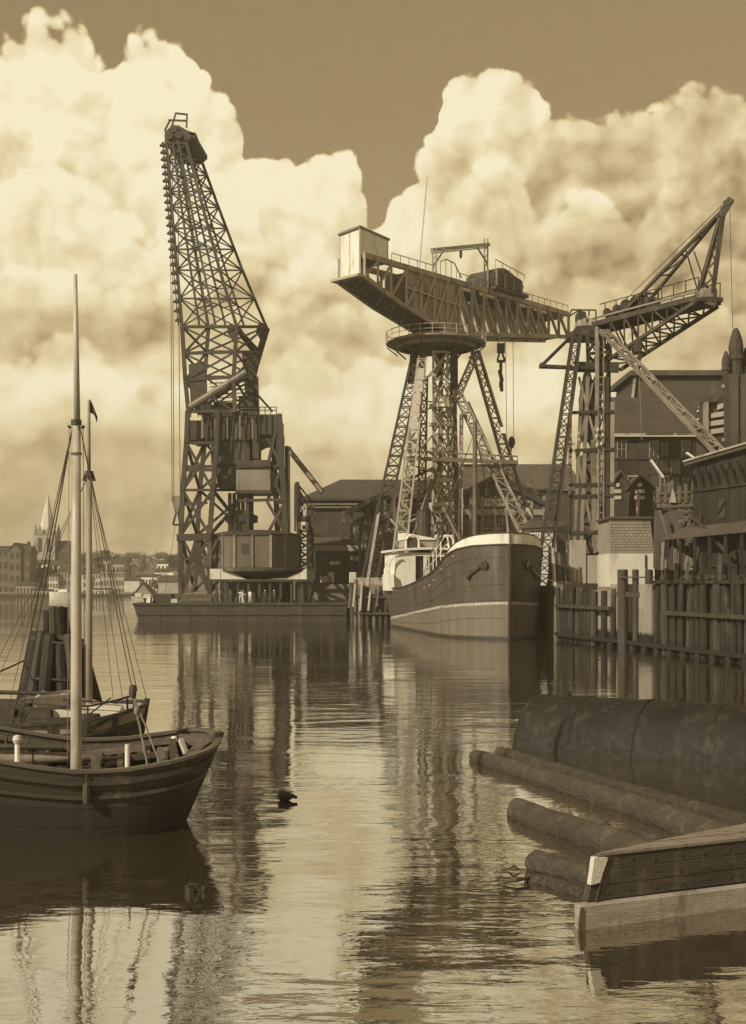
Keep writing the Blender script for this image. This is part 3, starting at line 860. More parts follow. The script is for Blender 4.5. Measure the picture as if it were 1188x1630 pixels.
    for i in range(6):
        bar('slewing_post', P(366 + i * 7, 785, 176 + (i % 2) * 3), P(366 + i * 7, 850, 176 + (i % 2) * 3), .5, M_steel, t)
    for i in range(9):
        x = 322 + i * 10; bar('house_pipe', P(x, 658 + (i % 3) * 4, 173.4), P(x - (i % 2) * 5, 698 + (i % 2) * 20, 173.4), .16 + .1 * (i % 3 == 0), M_steel if i % 2 else M_grey, t)
    for y in (652, 657): bar('house_rail', P(302, y, 173.2), P(410, y - 2, 173.2), .13, M_steel, t)
    for i in range(10): bar('house_rail_post', P(304 + i * 11.5, 652, 173.2), P(304 + i * 11.5, 664, 173.2), .12, M_steel, t)
    for (x0, x1, y0, y1) in ((330, 337, 668, 680), (356, 363, 666, 679), (380, 390, 668, 676)):
        a = P(x0, y1, 173.9); b = P(x1, y0, 173.9); MB().box((a.x, 173.9, a.z), (b.x, 174.05, b.z)).build('house_window', M_glass, t)
    for (x0, x1, y0, y1, Yk) in ((300, 322, 688, 703, 174.6), (310, 335, 640, 655, 176), (340, 372, 640, 655, 175), (380, 404, 630, 655, 177), (402, 412, 700, 730, 174), (440, 450, 690, 745, 174.4)):
        block('winch_casing', x0, x1, y0, y1, Yk, Yk + 4, M_steel)
    # ---- lower tower legs and cross bracing
    A = [n(299, 655), n(297, 705), n(291, 780), n(288, 852), n(288, 944)]
    B = [n(347, 655), n(345, 705), n(339, 780), n(334, 852), n(334, 944)]
    C = [f(330, 655), f(326, 705), f(318, 780), f(314, 852), f(310, 940)]
    D = [f(404, 655), f(402, 705), f(398, 780), f(396, 852), f(396, 940)]
    for nm, c in (('leg', A), ('leg', B), ('leg', C), ('leg', D)):
        for a, b in zip(c, c[1:]): bar('tower_' + nm, a, b, .66, M_steel, t, shape='angle', ext=.1)
    sg = []
    for p, q in ((A, B), (A, C), (B, D), (C, D)):
        for i in (1, 2, 3):
            sg += [(p[i], q[i + 1]), (q[i], p[i + 1]), (p[i], q[i])]
        sg.append((lerp(p[1], p[2], .5), lerp(q[1], q[2], .5)))
    members('cross_brace', sg, .38, M_steel, t)
    E = [n(445, 660), n(449, 745), n(453, 800), n(455, 850)]
    G = [f(434, 665), f(437, 745), f(440, 800), f(442, 850)]
    for c in (E, G):
        for a, b in zip(c, c[1:]): bar('tower_leg', a, b, .75, M_steel, t, shape='angle', ext=.1)
    MB().prism([n(447, 738), n(452, 738), n(459, 800), n(458, 850), n(447, 850), n(449, 800)], (0, .9, 0)).build('leg_casing', M_steel2, t)
    sg = []
    for (a, b) in ((0, 1), (1, 2), (2, 3)):
        sg += [(n(424 if a else 428, (700, 742, 796)[a]), E[b]), (E[a], n(426, (742, 796, 850)[a])), (E[a], G[b]), (G[a], E[b]), (E[b], G[b])]
    sg += [(n(380, 797), n(452, 795)), (n(430, 742), n(450, 742)), (n(330, 800), n(292, 803)), (n(298, 744), n(345, 742)), (n(297, 748), n(345, 748))]
    members('cross_brace', sg, .42, M_steel, t)
    # slanted far legs under the platform, platform girder at 852
    bar('platform_girder', n(282, 856), n(336, 854), 1.0, M_steel, t)
    bar('platform_girder', f(300, 856), f(400, 852), .8, M_steel, t)
    sg = [(n(291, 940), n(312, 862)), (n(312, 862), n(330, 940)), (n(318, 858), n(318, 900)), (n(318, 900), n(305, 944)), (n(318, 900), n(336, 942)),
          (n(290, 890), n(345, 886)), (n(346, 858), n(326, 905)), (f(320, 858), f(340, 940)), (f(360, 858), f(352, 940))]
    members('leg_brace', sg, .42, M_steel, t)
    # ---- octagonal base house with bowl underneath
    c = P(409, 903, 177); rx = (482 - 336) / 2 / F * 177
    zt, zb = P(0, 851, 170).z, P(0, 903, 170).z
    for i in range(8):
        a0 = i * math.pi / 4 + .3927; a1 = a0 + math.pi / 4
        p = Vector((c.x + rx * math.cos(a0), c.y + rx * math.sin(a0), 0)); q = Vector((c.x + rx * math.cos(a1), c.y + rx * math.sin(a1), 0))
        d = (q - p).normalized(); nn = Vector((d.y, -d.x, 0))
        plate('base_house_panel', [p + d * .1 + Vector((0, 0, zb)), q - d * .1 + Vector((0, 0, zb)), q - d * .1 + Vector((0, 0, zt)), p + d * .1 + Vector((0, 0, zt))], .3, M_house, t)
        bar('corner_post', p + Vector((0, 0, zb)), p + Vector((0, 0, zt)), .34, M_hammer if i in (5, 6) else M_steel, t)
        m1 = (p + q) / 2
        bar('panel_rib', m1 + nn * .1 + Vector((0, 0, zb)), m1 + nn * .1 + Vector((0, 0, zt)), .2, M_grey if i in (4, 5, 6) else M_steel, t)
        if i in (4, 5):
            k = lerp(p, q, .30) + nn * .03
            plate('porthole_cover', [k + Vector((0, 0, zb + 1.9)) - d * .55, k + Vector((0, 0, zb + 1.9)) + d * .55, k + Vector((0, 0, zb + 3.4)) + d * .55, k + Vector((0, 0, zb + 3.4)) - d * .55], .12, M_steel, t)
    MB().lathe((c.x, c.y, 0), [(rx + .25, zt), (rx + .25, zt + .2), (rx * .6, zt + .8), (0, zt + 1.0)], 8, .3927, .3927 + 2 * math.pi).build('base_house_roof', M_steel, t)
    MB().lathe((c.x, c.y, 0), [(rx + .12, zb - .02), (rx + .3, zb - .2), (rx + .3, zb - .55), (rx * .95, zb - .7)], 24).build('base_house_rim', M_steel2, t)
    bz = P(0, 922, 172).z
    MB().lathe((c.x, c.y, 0), [(rx * .97, zb - .6), (rx * .86, zb - .9), (rx * .66, zb - 1.5), (rx * .42, bz + .15), (rx * .2, bz - .05), (0, bz - .1)], 32).build('turntable_bowl', M_steel, t, smooth=True)
    # pale canvas screens under the rim
    def screen(pts, m): MB().prism([P(x, y, 171.5) for x, y in pts], (0, .25, 0)).build('canvas_screen', m, t)
    screen([(334, 905.5), (351, 905.5), (351, 922), (334, 922)], M_canvas)
    screen([(352, 905.5), (360, 905.5), (372, 912), (392, 922), (352, 922)], M_canvas)
    screen([(456, 922), (476, 914), (476, 922)], M_canvas)
    screen([(477, 913.5), (485, 906), (488.5, 904), (488.5, 922), (477, 922)], M_canvas)
    # pedestal under the turntable: round wall, posts, dark deck house to the right
    MB().lathe((c.x, c.y, 0), [(rx * .8, DZ), (rx * .8, bz - .3), (0, bz - .28)], 24).build('pedestal', M_steel, t)
    for i in range(9):
        x = 345 + i * 17
        bar('pedestal_post', P(x, 923, 170.5), Vector((P(x, 923, 170.5).x, 170.5, DZ)), .35, M_steel, t)
    MB().box((P(334, 0, 170).x, 170, bz - .35), (P(490, 0, 170).x, 172, bz - .02)).build('pedestal_beam', M_steel, t)
    MB().hexa([(P(470, 0, 171).x, 171, DZ), (P(492, 0, 171).x, 171, DZ), (P(492, 0, 171).x, 180, DZ), (P(470, 0, 171).x, 180, DZ),
               (P(470, 0, 171).x, 171, P(0, 924, 171).z), (P(499, 0, 171).x, 171, P(0, 924, 171).z), (P(499, 0, 171).x, 180, P(0, 924, 171).z), (P(470, 0, 171).x, 180, P(0, 924, 171).z)]).build('boiler_house', M_black, t)
    # ---- falls and hook block
    for a, b in ((275, 274), (287, 287), (278, 277)):
        bar('hoist_rope', n(a - 4, 222), n(b, 800), .11, M_rope, t, shape='rod')
    blk = MB().prism([n(274, 792), n(277, 789), n(286, 789), n(288, 794), n(287, 806), n(283, 816), n(279, 817), n(276, 808)], (0, 1.2, 0)).build('hook_block', M_grey, t)
    for a, b in (((279, 817), (274.5, 835)), ((283, 817), (286, 835)), ((274.5, 835), (286, 835))):
        bar('hook_shackle', n(*a) + Vector((0, .6, 0)), n(*b) + Vector((0, .6, 0)), .28, M_steel, t)
    bar('tag_rope', n(278, 836) + Vector((0, .6, 0)), P(262, 948, 170), .07, M_rope, t, shape='rod')
    bar('tag_rope', n(284, 836) + Vector((0, .6, 0)), P(281, 900, 170), .07, M_rope, t, shape='rod')
    # slim auxiliary mast beside the right leg
    bar('auxiliary_mast', P(457, 850, 176), P(456.5, 712, 176), .55, M_steel, t, shape='rod')
    MB().box(P(453.5, 716, 175.6), P(460, 711, 176.6)).build('mast_cap', M_steel, t)
    # people working on deck
    dz = DZ
    w = M_shirt; d = M_dark
    hang = ((0.03, 0, -.28), (0.03, -.08, -.52)), ((0.03, 0, -.28), (0.03, -.08, -.52))
    work = ((-.05, -.12, -.24), (-.0, -.36, -.22)), ((.05, -.12, -.24), (.0, -.36, -.22))
    up = ((-.12, -.05, -.2), (-.16, -.22, .05)), ((.03, 0, -.28), (.03, -.1, -.5))
    Yp = 168.0
    for px, lab, cl, cp, arms, rot, st in (
            (386.5, 'worker in light shirt and trousers striding on the pontoon', w, M_skin, work, 1.0, .26),
            (383, 'worker in a pale shirt bending close behind the striding one', w, d, up, .3, .1),
            (398, 'worker with white sleeves standing below the canvas tip', w, d, hang, -.4, .05),
            (351, 'worker in grey near the crane leg under the canvas screen', M_grey, d, work, .8, .12),
            (367, 'dark clothed worker between the leg and the striding man', d, M_skin, hang, 0, .05),
            (422, 'dark clothed worker with pale cap under the turntable bowl', d, M_shirt, hang, .2, .08),
            (437, 'dark clothed worker with pale cap and bare arms under the bowl edge', d, M_shirt, up, -.5, .1)):
        y = Yp + (0 if px in (386.5,) else 1.2)
        person(lab, (P(px, 0, y).x, y, dz), rot, arms, .0 if arms is hang else -.06, cl, cp, stride=st)


floating_crane()

# ------------------------------------------------------------------ hammerhead crane on the quay
K = 1.20
M_box = mat('weathered_pale_box', .74, .8, .18, .5, streak=.12, dirt=.54)
def hammerhead():
    A0 = Vector((-1.05 * K, 135 * K, 0)); g = Vector((.683, .731, 0)); l = Vector((-.731, .683, 0))
    LEN = 41 * K; WID = 3.9 * K
    t = thing('hammerhead_crane', 'big hammerhead quay crane with boarded girder and pale counterweight box on a lattice tower', 'crane', (8, 172, QZ))
    def G(s, lat, z): return A0 + g * (s * LEN) + l * lat + Vector((0, 0, z))
    def zrow(s, lat, py): q = A0 + g * (s * LEN) + l * lat; return H + (HZ - py) / F * q.y
    ZT = zrow(0, 0, 406)                                     # top chord
    zb = lambda s: (lerp((0, 0, zrow(0, 0, 440)), (0, 0, zrow(.14, 0, 480)), s / .14).z if s < .14 else
                    lerp((0, 0, zrow(.14, 0, 480)), (0, 0, zrow(.31, 0, 518)), (s - .14) / .17).z if s < .31 else
                    lerp((0, 0, zrow(.31, 0, 518)), (0, 0, zrow(.42, 0, 531)), (s - .31) / .11).z if s < .42 else
                    lerp((0, 0, zrow(.42, 0, 531)), (0, 0, zrow(1, 0, 536)), (s - .42) / .58).z)
    kn = [0, .14, .31, .42, .56, .78, 1.0]
    for lat in (0, WID):
        bar('top_chord', G(0, lat, ZT), G(1, lat, ZT), .55, M_hammer if lat == 0 else M_grey, t, h=.75)
        for a, b in zip(kn, kn[1:]): bar('bottom_chord', G(a, lat, zb(a)), G(b, lat, zb(b)), .5, M_hammer if lat == 0 else M_lit, t, h=.6)
    # near side web: verticals and diagonals
    vs = [0, .055, .11, .175, .24, .30, .36, .42] + [.42 + .058 * i for i in range(1, 11)]
    for i, s in enumerate(vs):
        bar('web_vertical', G(s, -.12, zb(s)), G(s, -.12, ZT), .34 if s < .43 else .42, M_lit if s < .43 else M_hammer, t, h=.3)
        bar('web_vertical', G(s, WID, zb(s)), G(s, WID, ZT), .4, M_lit, t, h=.3)
    for i, (a, b) in enumerate(zip(vs, vs[1:])):
        if b <= .43: bar('web_diagonal', G(a, -.15, zb(a)), G(b, -.15, ZT - .3), .30, M_lit, t, h=.25)
        else:
            # right arm: near side thin, far side broad, sunlight put into its pale colour
            bar('web_diagonal', G(a, 0, ZT), G(b, 0, zb(b)), .34, M_hammer, t)
            bar('far_web_diagonal', G(a, WID, ZT), G(b, WID, zb(b)), .85, M_pale, t, h=.4)
            bar('far_web_diagonal', G(a + .028, WID, ZT), G(b + .028 if b < .97 else b, WID, zb(b)), .55, M_lit, t, h=.4)
    bar('web_rail', G(.175, -.2, zb(.2) + 3.0), G(.42, -.2, zb(.42) + 4.0), .22, M_lit, t)
    # boarding of the machinery section
    nb = 34
    for i in range(nb):
        a = .178 + (.418 - .178) * i / nb; b = .178 + (.418 - .178) * (i + 1) / nb
        d = R.uniform(0, .06)
        e0, e1 = a + .0006, b - .0006
        MB().hexa([G(e0, d, zb(a) + .3), G(e1, d, zb(b) + .3), G(e1, d + .12, zb(b) + .3), G(e0, d + .12, zb(a) + .3),
                   G(e0, d, ZT - .38), G(e1, d, ZT - .38), G(e1, d + .12, ZT - .38), G(e0, d + .12, ZT - .38)]).build('board', M_hammer, t)
    # dark machinery volume behind the boarding
    MB().hexa([G(.18, .5, zb(.18) + 1.2), G(.415, .5, zb(.415) + .6), G(.415, WID - .4, zb(.415) + .6), G(.18, WID - .4, zb(.18) + 1.2),
               G(.18, .5, ZT - .6), G(.415, .5, ZT - .6), G(.415, WID - .4, ZT - .6), G(.18, WID - .4, ZT - .6)]).build('machinery_house', M_grey, t)
    # underside of the short arm: floor plates between the bottom chords and cross girders
    kk = [0, .045, .09, .14, .195, .25, .31, .365, .42]
    for a, b in zip(kk, kk[1:]):
        MB().hexa([G(a + .002, .3, zb(a) - .14), G(b - .002, .3, zb(b) - .14), G(b - .002, WID - .3, zb(b) - .14), G(a + .002, WID - .3, zb(a) - .14),
                   G(a + .002, .3, zb(a) + .02), G(b - .002, .3, zb(b) + .02), G(b - .002, WID - .3, zb(b) + .02), G(a + .002, WID - .3, zb(a) + .02)]).build('floor_plate', M_steel2, t)
        bar('cross_girder', G(a, .2, zb(a) - .2), G(a, WID - .2, zb(a) - .2), .35, M_steel, t)
        bar('floor_brace', G(a, .3, zb(a) - .22), G(b, WID - .3, zb(b) - .22), .2, M_grey, t)
    for i in range(14):
        s = .44 + i * .04
        bar('cross_girder', G(s, .2, ZT - .1), G(s, WID - .2, ZT - .1), .3, M_steel, t)
        if i % 2: bar('cross_girder', G(s, .2, zb(s)), G(s, WID - .2, zb(s)), .3, M_hammer, t)
    # trolley track on top, dark
    for lat in (.7, WID - .7): bar('trolley_rail', G(.40, lat, ZT + .45), G(1, lat, ZT + .45), .35, M_steel, t)
    MB().hexa([G(.42, .35, ZT - .75), G(.985, .35, ZT - .75), G(.985, WID - .35, ZT - .75), G(.42, WID - .35, ZT - .75), G(.42, .35, ZT - .45), G(.985, .35, ZT - .45), G(.985, WID - .35, ZT - .45), G(.42, WID - .35, ZT - .45)]).build('walkway', M_steel2, t)
    for a in range(6): plate('walkway_panel', [G(.42 + a * .095, -.05, ZT - .95), G(.42 + a * .095 + .075, -.05, ZT - .95), G(.42 + a * .095 + .075, -.05, ZT - .45), G(.42 + a * .095, -.05, ZT - .45)], .1, M_pale if a in (0, 1, 3, 4) else M_steel, t)
    # counterweight box at the tail
    z0, z1 = zrow(0, 0, 437), zrow(0, 0, 362)
    w0, w1 = .5, WID - .35
    s0, s1 = -.004, .112
    for nm, q in (('counterweight_panel', [G(s0, w1, z0), G(s0, w0, z0), G(s0, w0, z1), G(s0, w1, z1 - .3)]),
                  ('counterweight_panel', [G(s0, w0, zrow(0, 0, 406)), G(s1, w0, zrow(0, 0, 406)), G(s1, w0, z1 - .55), G(s0, w0, z1)]),
                  ('counterweight_panel', [G(s1, w1, z0), G(s0, w1, z0), G(s0, w1, z1 - .3), G(s1, w1, z1 - .7)]),
                  ('counterweight_panel', [G(s1, w0, zrow(0, 0, 406)), G(s1, w1, zrow(0, 0, 406)), G(s1, w1, z1 - .7), G(s1, w0, z1 - .55)])):
        plate(nm, q, .2, M_box, t)
    MB().hexa([G(s0 - .006, w0 - .2, z1 + .02), G(s1 + .003, w0 - .2, z1 - .52), G(s1 + .003, w1 + .2, z1 - .66), G(s0 - .006, w1 + .2, z1 - .26),
               G(s0 - .006, w0 - .2, z1 + .3), G(s1 + .003, w0 - .2, z1 - .25), G(s1 + .003, w1 + .2, z1 - .4), G(s0 - .006, w1 + .2, z1)]).build('counterweight_roof', M_grey, t)
    for k in (.5,): bar('counterweight_seam', G(s0 - .002, w0 + (w1 - w0) * k, z0), G(s0 - .002, w0 + (w1 - w0) * k, z1 - .2), .05, M_lit, t)
    bar('counterweight_corner', G(s0 - .002, w0 - .03, z0), G(s0 - .002, w0 - .03, z1), .22, M_lit, t)
    MB().hexa([G(-.03, -.3, z0 - .45), G(.005, -.3, z0 - .45), G(.005, WID + .3, z0 - .45), G(-.03, WID + .3, z0 - .45),
               G(-.03, -.3, z0 - .1), G(.005, -.3, z0 - .1), G(.005, WID + .3, z0 - .1), G(-.03, WID + .3, z0 - .1)]).build('tail_platform', M_lit, t)
    # handrails along the top
    sg = []; 
    for s0_, s1_, lat in ((.42, 1.0, 0), (.42, 1.0, WID), (.115, .30, 0)):
        sg += [(G(s0_, lat, ZT + 1.45), G(s1_, lat, ZT + 1.45))]
        nn = int((s1_ - s0_) * 30)
        sg += [(G(s0_ + (s1_ - s0_) * i / nn, lat, ZT), G(s0_ + (s1_ - s0_) * i / nn, lat, ZT + 1.45)) for i in range(nn + 1)]
    members('handrail', sg, .09, M_hammer, t)
    # davit hoop rail near the gantry
    ht = [(.335, .2), (.335, 2.4), (.36, 3.0), (.40, 2.8), (.435, .9)]
    for (a, za), (b, zb_) in zip(ht, ht[1:]): bar('hoop_rail', G(a, .2, ZT + za), G(b, .2, ZT + zb_), .13, M_hammer, t)
    for a, za in ((.36, 2.9), (.385, 2.9), (.41, 2.3)): bar('hoop_rail', G(a, .2, ZT), G(a, .2, ZT + za), .1, M_hammer, t)
    # portal gantry over the machinery section
    q0 = G(.335, WID * .5, 0); q1 = G(.555, WID * .3, 0)
    p0 = P(692, 398, q0.y); p1 = P(774, 389, q1.y)
    for p, zz in ((p0, ZT), (p1, ZT)):
        for dx in (-.25, .25): bar('gantry_post', (p.x + dx, p.y, zz), (p.x + dx, p.y, p.z + (.9 if p is p1 else .2)), .22, M_hammer, t)
        for k in range(6): bar('gantry_lacing', (p.x - .25, p.y, lerp((0, 0, zz), (0, 0, p.z), k / 6).z), (p.x + .25, p.y, lerp((0, 0, zz), (0, 0, p.z), (k + 1) / 6).z), .1, M_hammer, t)
    bar('gantry_beam', p0 + Vector((-.5, 0, 0)), p1 + Vector((.5, 0, 0)), .35, M_hammer, t, h=.5)
    bar('gantry_beam', p0 + Vector((-.5, 0, -.45)), p1 + Vector((.3, 0, -.45)), .16, M_hammer, t)
    bar('gantry_brace', p0 + Vector((0, 0, -2.2)), lerp(p0, p1, .18), .2, M_hammer, t); bar('gantry_brace', p1 + Vector((0, 0, -2.6)), lerp(p0, p1, .80), .2, M_hammer, t)
    bar('gantry_brace', (p1.x, p1.y, p1.z - 2.5), (p1.x + 1.4, p1.y + 2, ZT + .4), .18, M_hammer, t)
    m_ = lerp(p0, p1, .5); MB().lathe(m_ + Vector((0, 0, -1.2)), [(0, -.5), (.18, -.4), (.22, 0), (.22, .6), (0, .7)], 8).build('gantry_pulley', M_steel, t)
    fp = G(.275, WID * .4, 0); bar('flagpole', (fp.x, fp.y, ZT), P(680, 281, fp.y), .2, M_pale, t, shape='rod')
    # trolley winch house on the right arm
    c = G(.655, WID * .5, ZT)
    tr = MB(); prof = [(-3.6, 0), (-3.9, 1.7), (-2.9, 2.9), (-1.0, 3.3), (.4, 3.1), (1.8, 2.6), (3.6, 2.3), (4.1, 1.2), (3.7, .1)]
    hw = WID * .62
    tr.prism([c + g * a - l * hw + Vector((0, 0, b + .9)) for a, b in prof], l * (2 * hw)).build('trolley_house', M_steel2, t, bevel=.3)
    for k in range(4):
        a = -3.4 + k * 2.2
        bar('trolley_frame', c + g * a - l * (hw + .1) + Vector((0, 0, .3)), c + g * a - l * (hw + .1) + Vector((0, 0, 3.4 - .3 * k)), .25, M_hammer, t)
    bar('trolley_rail_top', c + g * -3.6 - l * hw + Vector((0, 0, 5.0)), c + g * 3.9 - l * hw + Vector((0, 0, 4.0)), .1, M_hammer, t)
    for k in range(5): bar('trolley_rail_top', c + g * (-3.6 + 1.9 * k) - l * hw + Vector((0, 0, 3)), c + g * (-3.6 + 1.9 * k) - l * hw + Vector((0, 0, 5.0 - .25 * k)), .1, M_hammer, t)
    MB().hexa([c + g * -4.2 - l * (hw + .6) + Vector((0, 0, .35)), c + g * 4.3 - l * (hw + .6) + Vector((0, 0, .35)), c + g * 4.3 + l * hw + Vector((0, 0, .35)), c + g * -4.2 + l * hw + Vector((0, 0, .35)),
               c + g * -4.2 - l * (hw + .6) + Vector((0, 0, .85)), c + g * 4.3 - l * (hw + .6) + Vector((0, 0, .85)), c + g * 4.3 + l * hw + Vector((0, 0, .85)), c + g * -4.2 + l * hw + Vector((0, 0, .85))]).build('trolley_bed', M_steel, t)
    # hook falls
    hk = G(.625, WID * .5, 0)
    hp = lambda x, y: P(x, y, hk.y)
    for dx in (-5, 5): bar('hoist_rope', hp(798 + dx, 545), hp(798 + dx, 562), .2, M_rope, t)
    MB().prism([hp(792.5, 560), hp(792.5, 546), hp(804, 546), hp(804, 560)], (0, 1.1, 0)).build('hook_block', M_steel, t)
    for a, b, w in (((796, 560), (792.5, 573), .3), ((800, 560), (804.5, 573), .3), ((792, 574), (805, 574), .4), ((798, 575), (798, 590), .45), ((796, 588), (800, 606), .55), ((799, 604), (799.5, 622), .5), ((797, 606), (797, 616), .3)):
        bar('hook', hp(*a) + Vector((0, .5, 0)), hp(*b) + Vector((0, .5, 0)), w, M_steel, t)
    for a, b in ((805, 807), (817, 818)): bar('hoist_rope', hp(a, 543), hp(b, 697), .085, M_rope, t, shape='rod')
    MB().lathe(hp(815, 703), [(0, -1.1), (.3, -.9), (.55, -.2), (.5, .4), (.2, .8), (0, .85)], 12).build('hook_ball', M_steel, t, smooth=True)
    bar('hook', hp(815, 710), hp(813, 720), .2, M_steel, t)
    # ---- slewing ring gallery
    RC = Vector((P(694, 0, 147 * K).x, 147 * K, 0)); rr = 6.15 * K; zr = H + (HZ - 547) / F * RC.y
    MB().lathe(RC, [(0, zr - .30), (rr * .95, zr - .30), (rr, zr - .12), (rr, zr + .1), (0, zr + .12)], 40).build('slewing_gallery', M_grey, t)
    MB().lathe(RC, [(rr * .72, zr - .85), (rr * .78, zr - .8), (rr * .80, zr - .33), (0, zr - .32)], 36).build('roller_ring', M_grey, t)
    MB().lathe(RC, [(rr * .66, zr + .14), (rr * .66, zr + .9), (rr * .5, zr + 1.2), (0, zr + 1.2)], 32).build('turntable', M_grey, t)
    n_ = 26
    for i in range(n_):
        a = 2 * math.pi * i / n_; b = 2 * math.pi * (i + 1) / n_
        p = RC + Vector((rr * math.cos(a), rr * math.sin(a), zr)); q = RC + Vector((rr * math.cos(b), rr * math.sin(b), zr))
        bar('gallery_post', p, p + Vector((0, 0, 1.5)), .09, M_lit, t)
        bar('gallery_rail', p + Vector((0, 0, 1.5)), q + Vector((0, 0, 1.5)), .1, M_lit, t)
        bar('gallery_rail', p + Vector((0, 0, .8)), q + Vector((0, 0, .8)), .07, M_lit, t)
        if i % 2 == 0: bar('gallery_bracket', p + Vector((0, 0, -.3)), RC + Vector((rr * .78 * math.cos(a), rr * .78 * math.sin(a), zr - 1.6)), .18, M_steel, t)
    # ---- tower
    zt = zr - 1.5
    def leg(x0, y0, Ya, x1, y1, Yb, wx0, wx1, n, m, chord=.26, brace=.13, dep=1.3, pat='Z', name='leg'):
        """slender lattice leg between two photo points, wx widths in photo pixels"""
        a = P(x0, y0, Ya); b = P(x1, y1, Yb)
        wa = wx0 / F * Ya / 2; wb = wx1 / F * Yb / 2
        ch = [[a + Vector((sx * wa, sy * dep / 2, 0)), b + Vector((sx * wb, sy * dep / 2, 0))] for sx, sy in ((-1, -1), (1, -1), (1, 1), (-1, 1))]
        lattice(t, ch, [n], chord, brace, m, pat, limit=130, chord=name + '_chord', brace=name + '_lacing', hw=brace)
    Yc = RC.y
    leg(666, 556, Yc - 1, 586, 931, Yc - 5, 15, 24, 24, M_steel, .38, .15, 1.6, 'Z')
    leg(672, 572, Yc - 6, 630, 931, Yc - 13, 13, 22, 22, M_lit, .24, .13, 1.4, 'Z', 'front_leg')
    leg(757, 560, Yc + 4, 858, 905, Yc + 14, 11, 19, 17, M_hammer, .28, .13, 1.2, 'Z')
    leg(727, 622, Yc - 2, 838, 850, Yc - 4, 12, 19, 13, M_hammer, .26, .14, 1.2, 'Z')
    leg(757, 566, Yc + 2, 727, 634, Yc - 2, 10, 10, 5, M_hammer, .24, .13, 1.0, 'Z', 'head_strut')
    bar('head_column', P(660, 552, Yc), P(655, 610, Yc), 1.1, M_steel, t); bar('head_column', P(676, 552, Yc - 2), P(672, 585, Yc - 2), 1.0, M_steel, t)
    bar('head_column', P(723, 555, Yc), P(723, 628, Yc), 1.1, M_steel, t, h=1.1)
    bar('head_column', P(702, 556, Yc + 2), P(699, 600, Yc + 2), 1.3, M_steel, t)
    # plated front of the pale leg
    for i in range(7):
        k0 = i / 7; k1 = (i + .9) / 7
        a0 = lerp((668, 586, 0), (650, 724, 0), k0); a1 = lerp((668, 586, 0), (650, 724, 0), k1)
        plate('leg_plate', [P(a1.x - 5.5, a1.y, Yc - 9), P(a1.x + 9, a1.y, Yc - 9), P(a0.x + 7.5, a0.y, Yc - 9), P(a0.x - 3, a0.y, Yc - 9)], .15, M_pale, t)
    # central shaft: square lattice with big front crosses, sunlight put into their pale colour
    cs = []
    for (x0, x1, yy) in ((684, 596, 0), (714, 714, 0)): pass
    shaft = [[P(690, 560, Yc - 3), P(690, 735, Yc - 3), P(688, 931, Yc - 3)], [P(712, 560, Yc - 3), P(714, 735, Yc - 3), P(716, 931, Yc - 3)],
             [P(722, 560, Yc + 3), P(724, 735, Yc + 3), P(727, 931, Yc + 3)], [P(702, 560, Yc + 3), P(702, 735, Yc + 3), P(701, 931, Yc + 3)]]
    lattice(t, shaft, [4, 5], .36, .24, M_lit, 'X', limit=200, chord='shaft_chord', brace='shaft_brace', hw=.32)
    for (x, y0, y1) in ((702, 610, 720),): bar('lift_shaft', P(x, y0, Yc + 1), P(x, y1, Yc + 1), .7, M_hammer, t)
    for y in (646, 676, 716, 765, 803):
        bar('shaft_girder', P(683, y, Yc - 3.6), P(722, y - 1, Yc - 3.6), .55, M_pale, t)
    bar('lift_cage', P(706, 634, Yc - 3.6), P(706, 648, Yc - 3.6), 1.6, M_white, t)
    for (x0, y0, x1, y1) in ((690, 612, 706, 640), (706, 612, 690, 640), (688, 650, 706, 678), (706, 650, 688, 678), (690, 770, 706, 798), (706, 770, 690, 798)):
        bar('pale_cross_brace', P(x0, y0, Yc - 3.8), P(x1, y1, Yc - 3.8), .65, M_pale, t, h=.2)
    # tangle of ties between the legs and the shaft
    rt = random.Random(21); segs = []
    axes = [((666, 556), (586, 931), Yc - 2), ((672, 572), (630, 931), Yc - 9), ((690, 560), (688, 931), Yc - 3), ((714, 560), (716, 931), Yc - 3), ((724, 560), (728, 931), Yc + 2)]
    for i in range(46):
        a_, b_ = rt.sample(axes, 2) if i % 3 else (axes[2], axes[3]); k = rt.uniform(.12, .95); k2 = min(1, max(0, k + rt.uniform(-.14, .14)))
        segs.append((P(a_[0][0] + (a_[1][0] - a_[0][0]) * k, a_[0][1] + (a_[1][1] - a_[0][1]) * k, a_[2]), P(b_[0][0] + (b_[1][0] - b_[0][0]) * k2, b_[0][1] + (b_[1][1] - b_[0][1]) * k2, b_[2])))
    members('tower_tie', segs[:24], .2, M_lit, t); members('tower_tie', segs[24:], .17, M_grey, t)
    # arch at the foot of the cross
    for i in range(8):
        a0 = math.pi * i / 8; a1 = math.pi * (i + 1) / 8
        bar('arch_piece', P(698 - 13 * math.cos(a0), 804 + 12 * math.sin(a0), Yc - 3.8), P(698 - 13 * math.cos(a1), 804 + 12 * math.sin(a1), Yc - 3.8), .4, M_pale, t)
    # secondary slim lattice columns
    leg(655, 735, Yc - 8, 631, 931, Yc - 12, 12, 15, 16, M_hammer, .2, .12, 1.0, 'Z', 'column')
    leg(722, 640, Yc + 2, 728, 931, Yc + 2, 8, 9, 20, M_grey, .2, .12, .8, 'Z', 'column')
    leg(676, 600, Yc, 668, 931, Yc + 4, 9, 13, 18, M_steel, .26, .14, 1.2, 'Z', 'column')
    leg(735, 660, Yc - 3, 733, 860, Yc - 4, 4, 5, 16, M_lit, .16, .1, .6, 'Z', 'column')
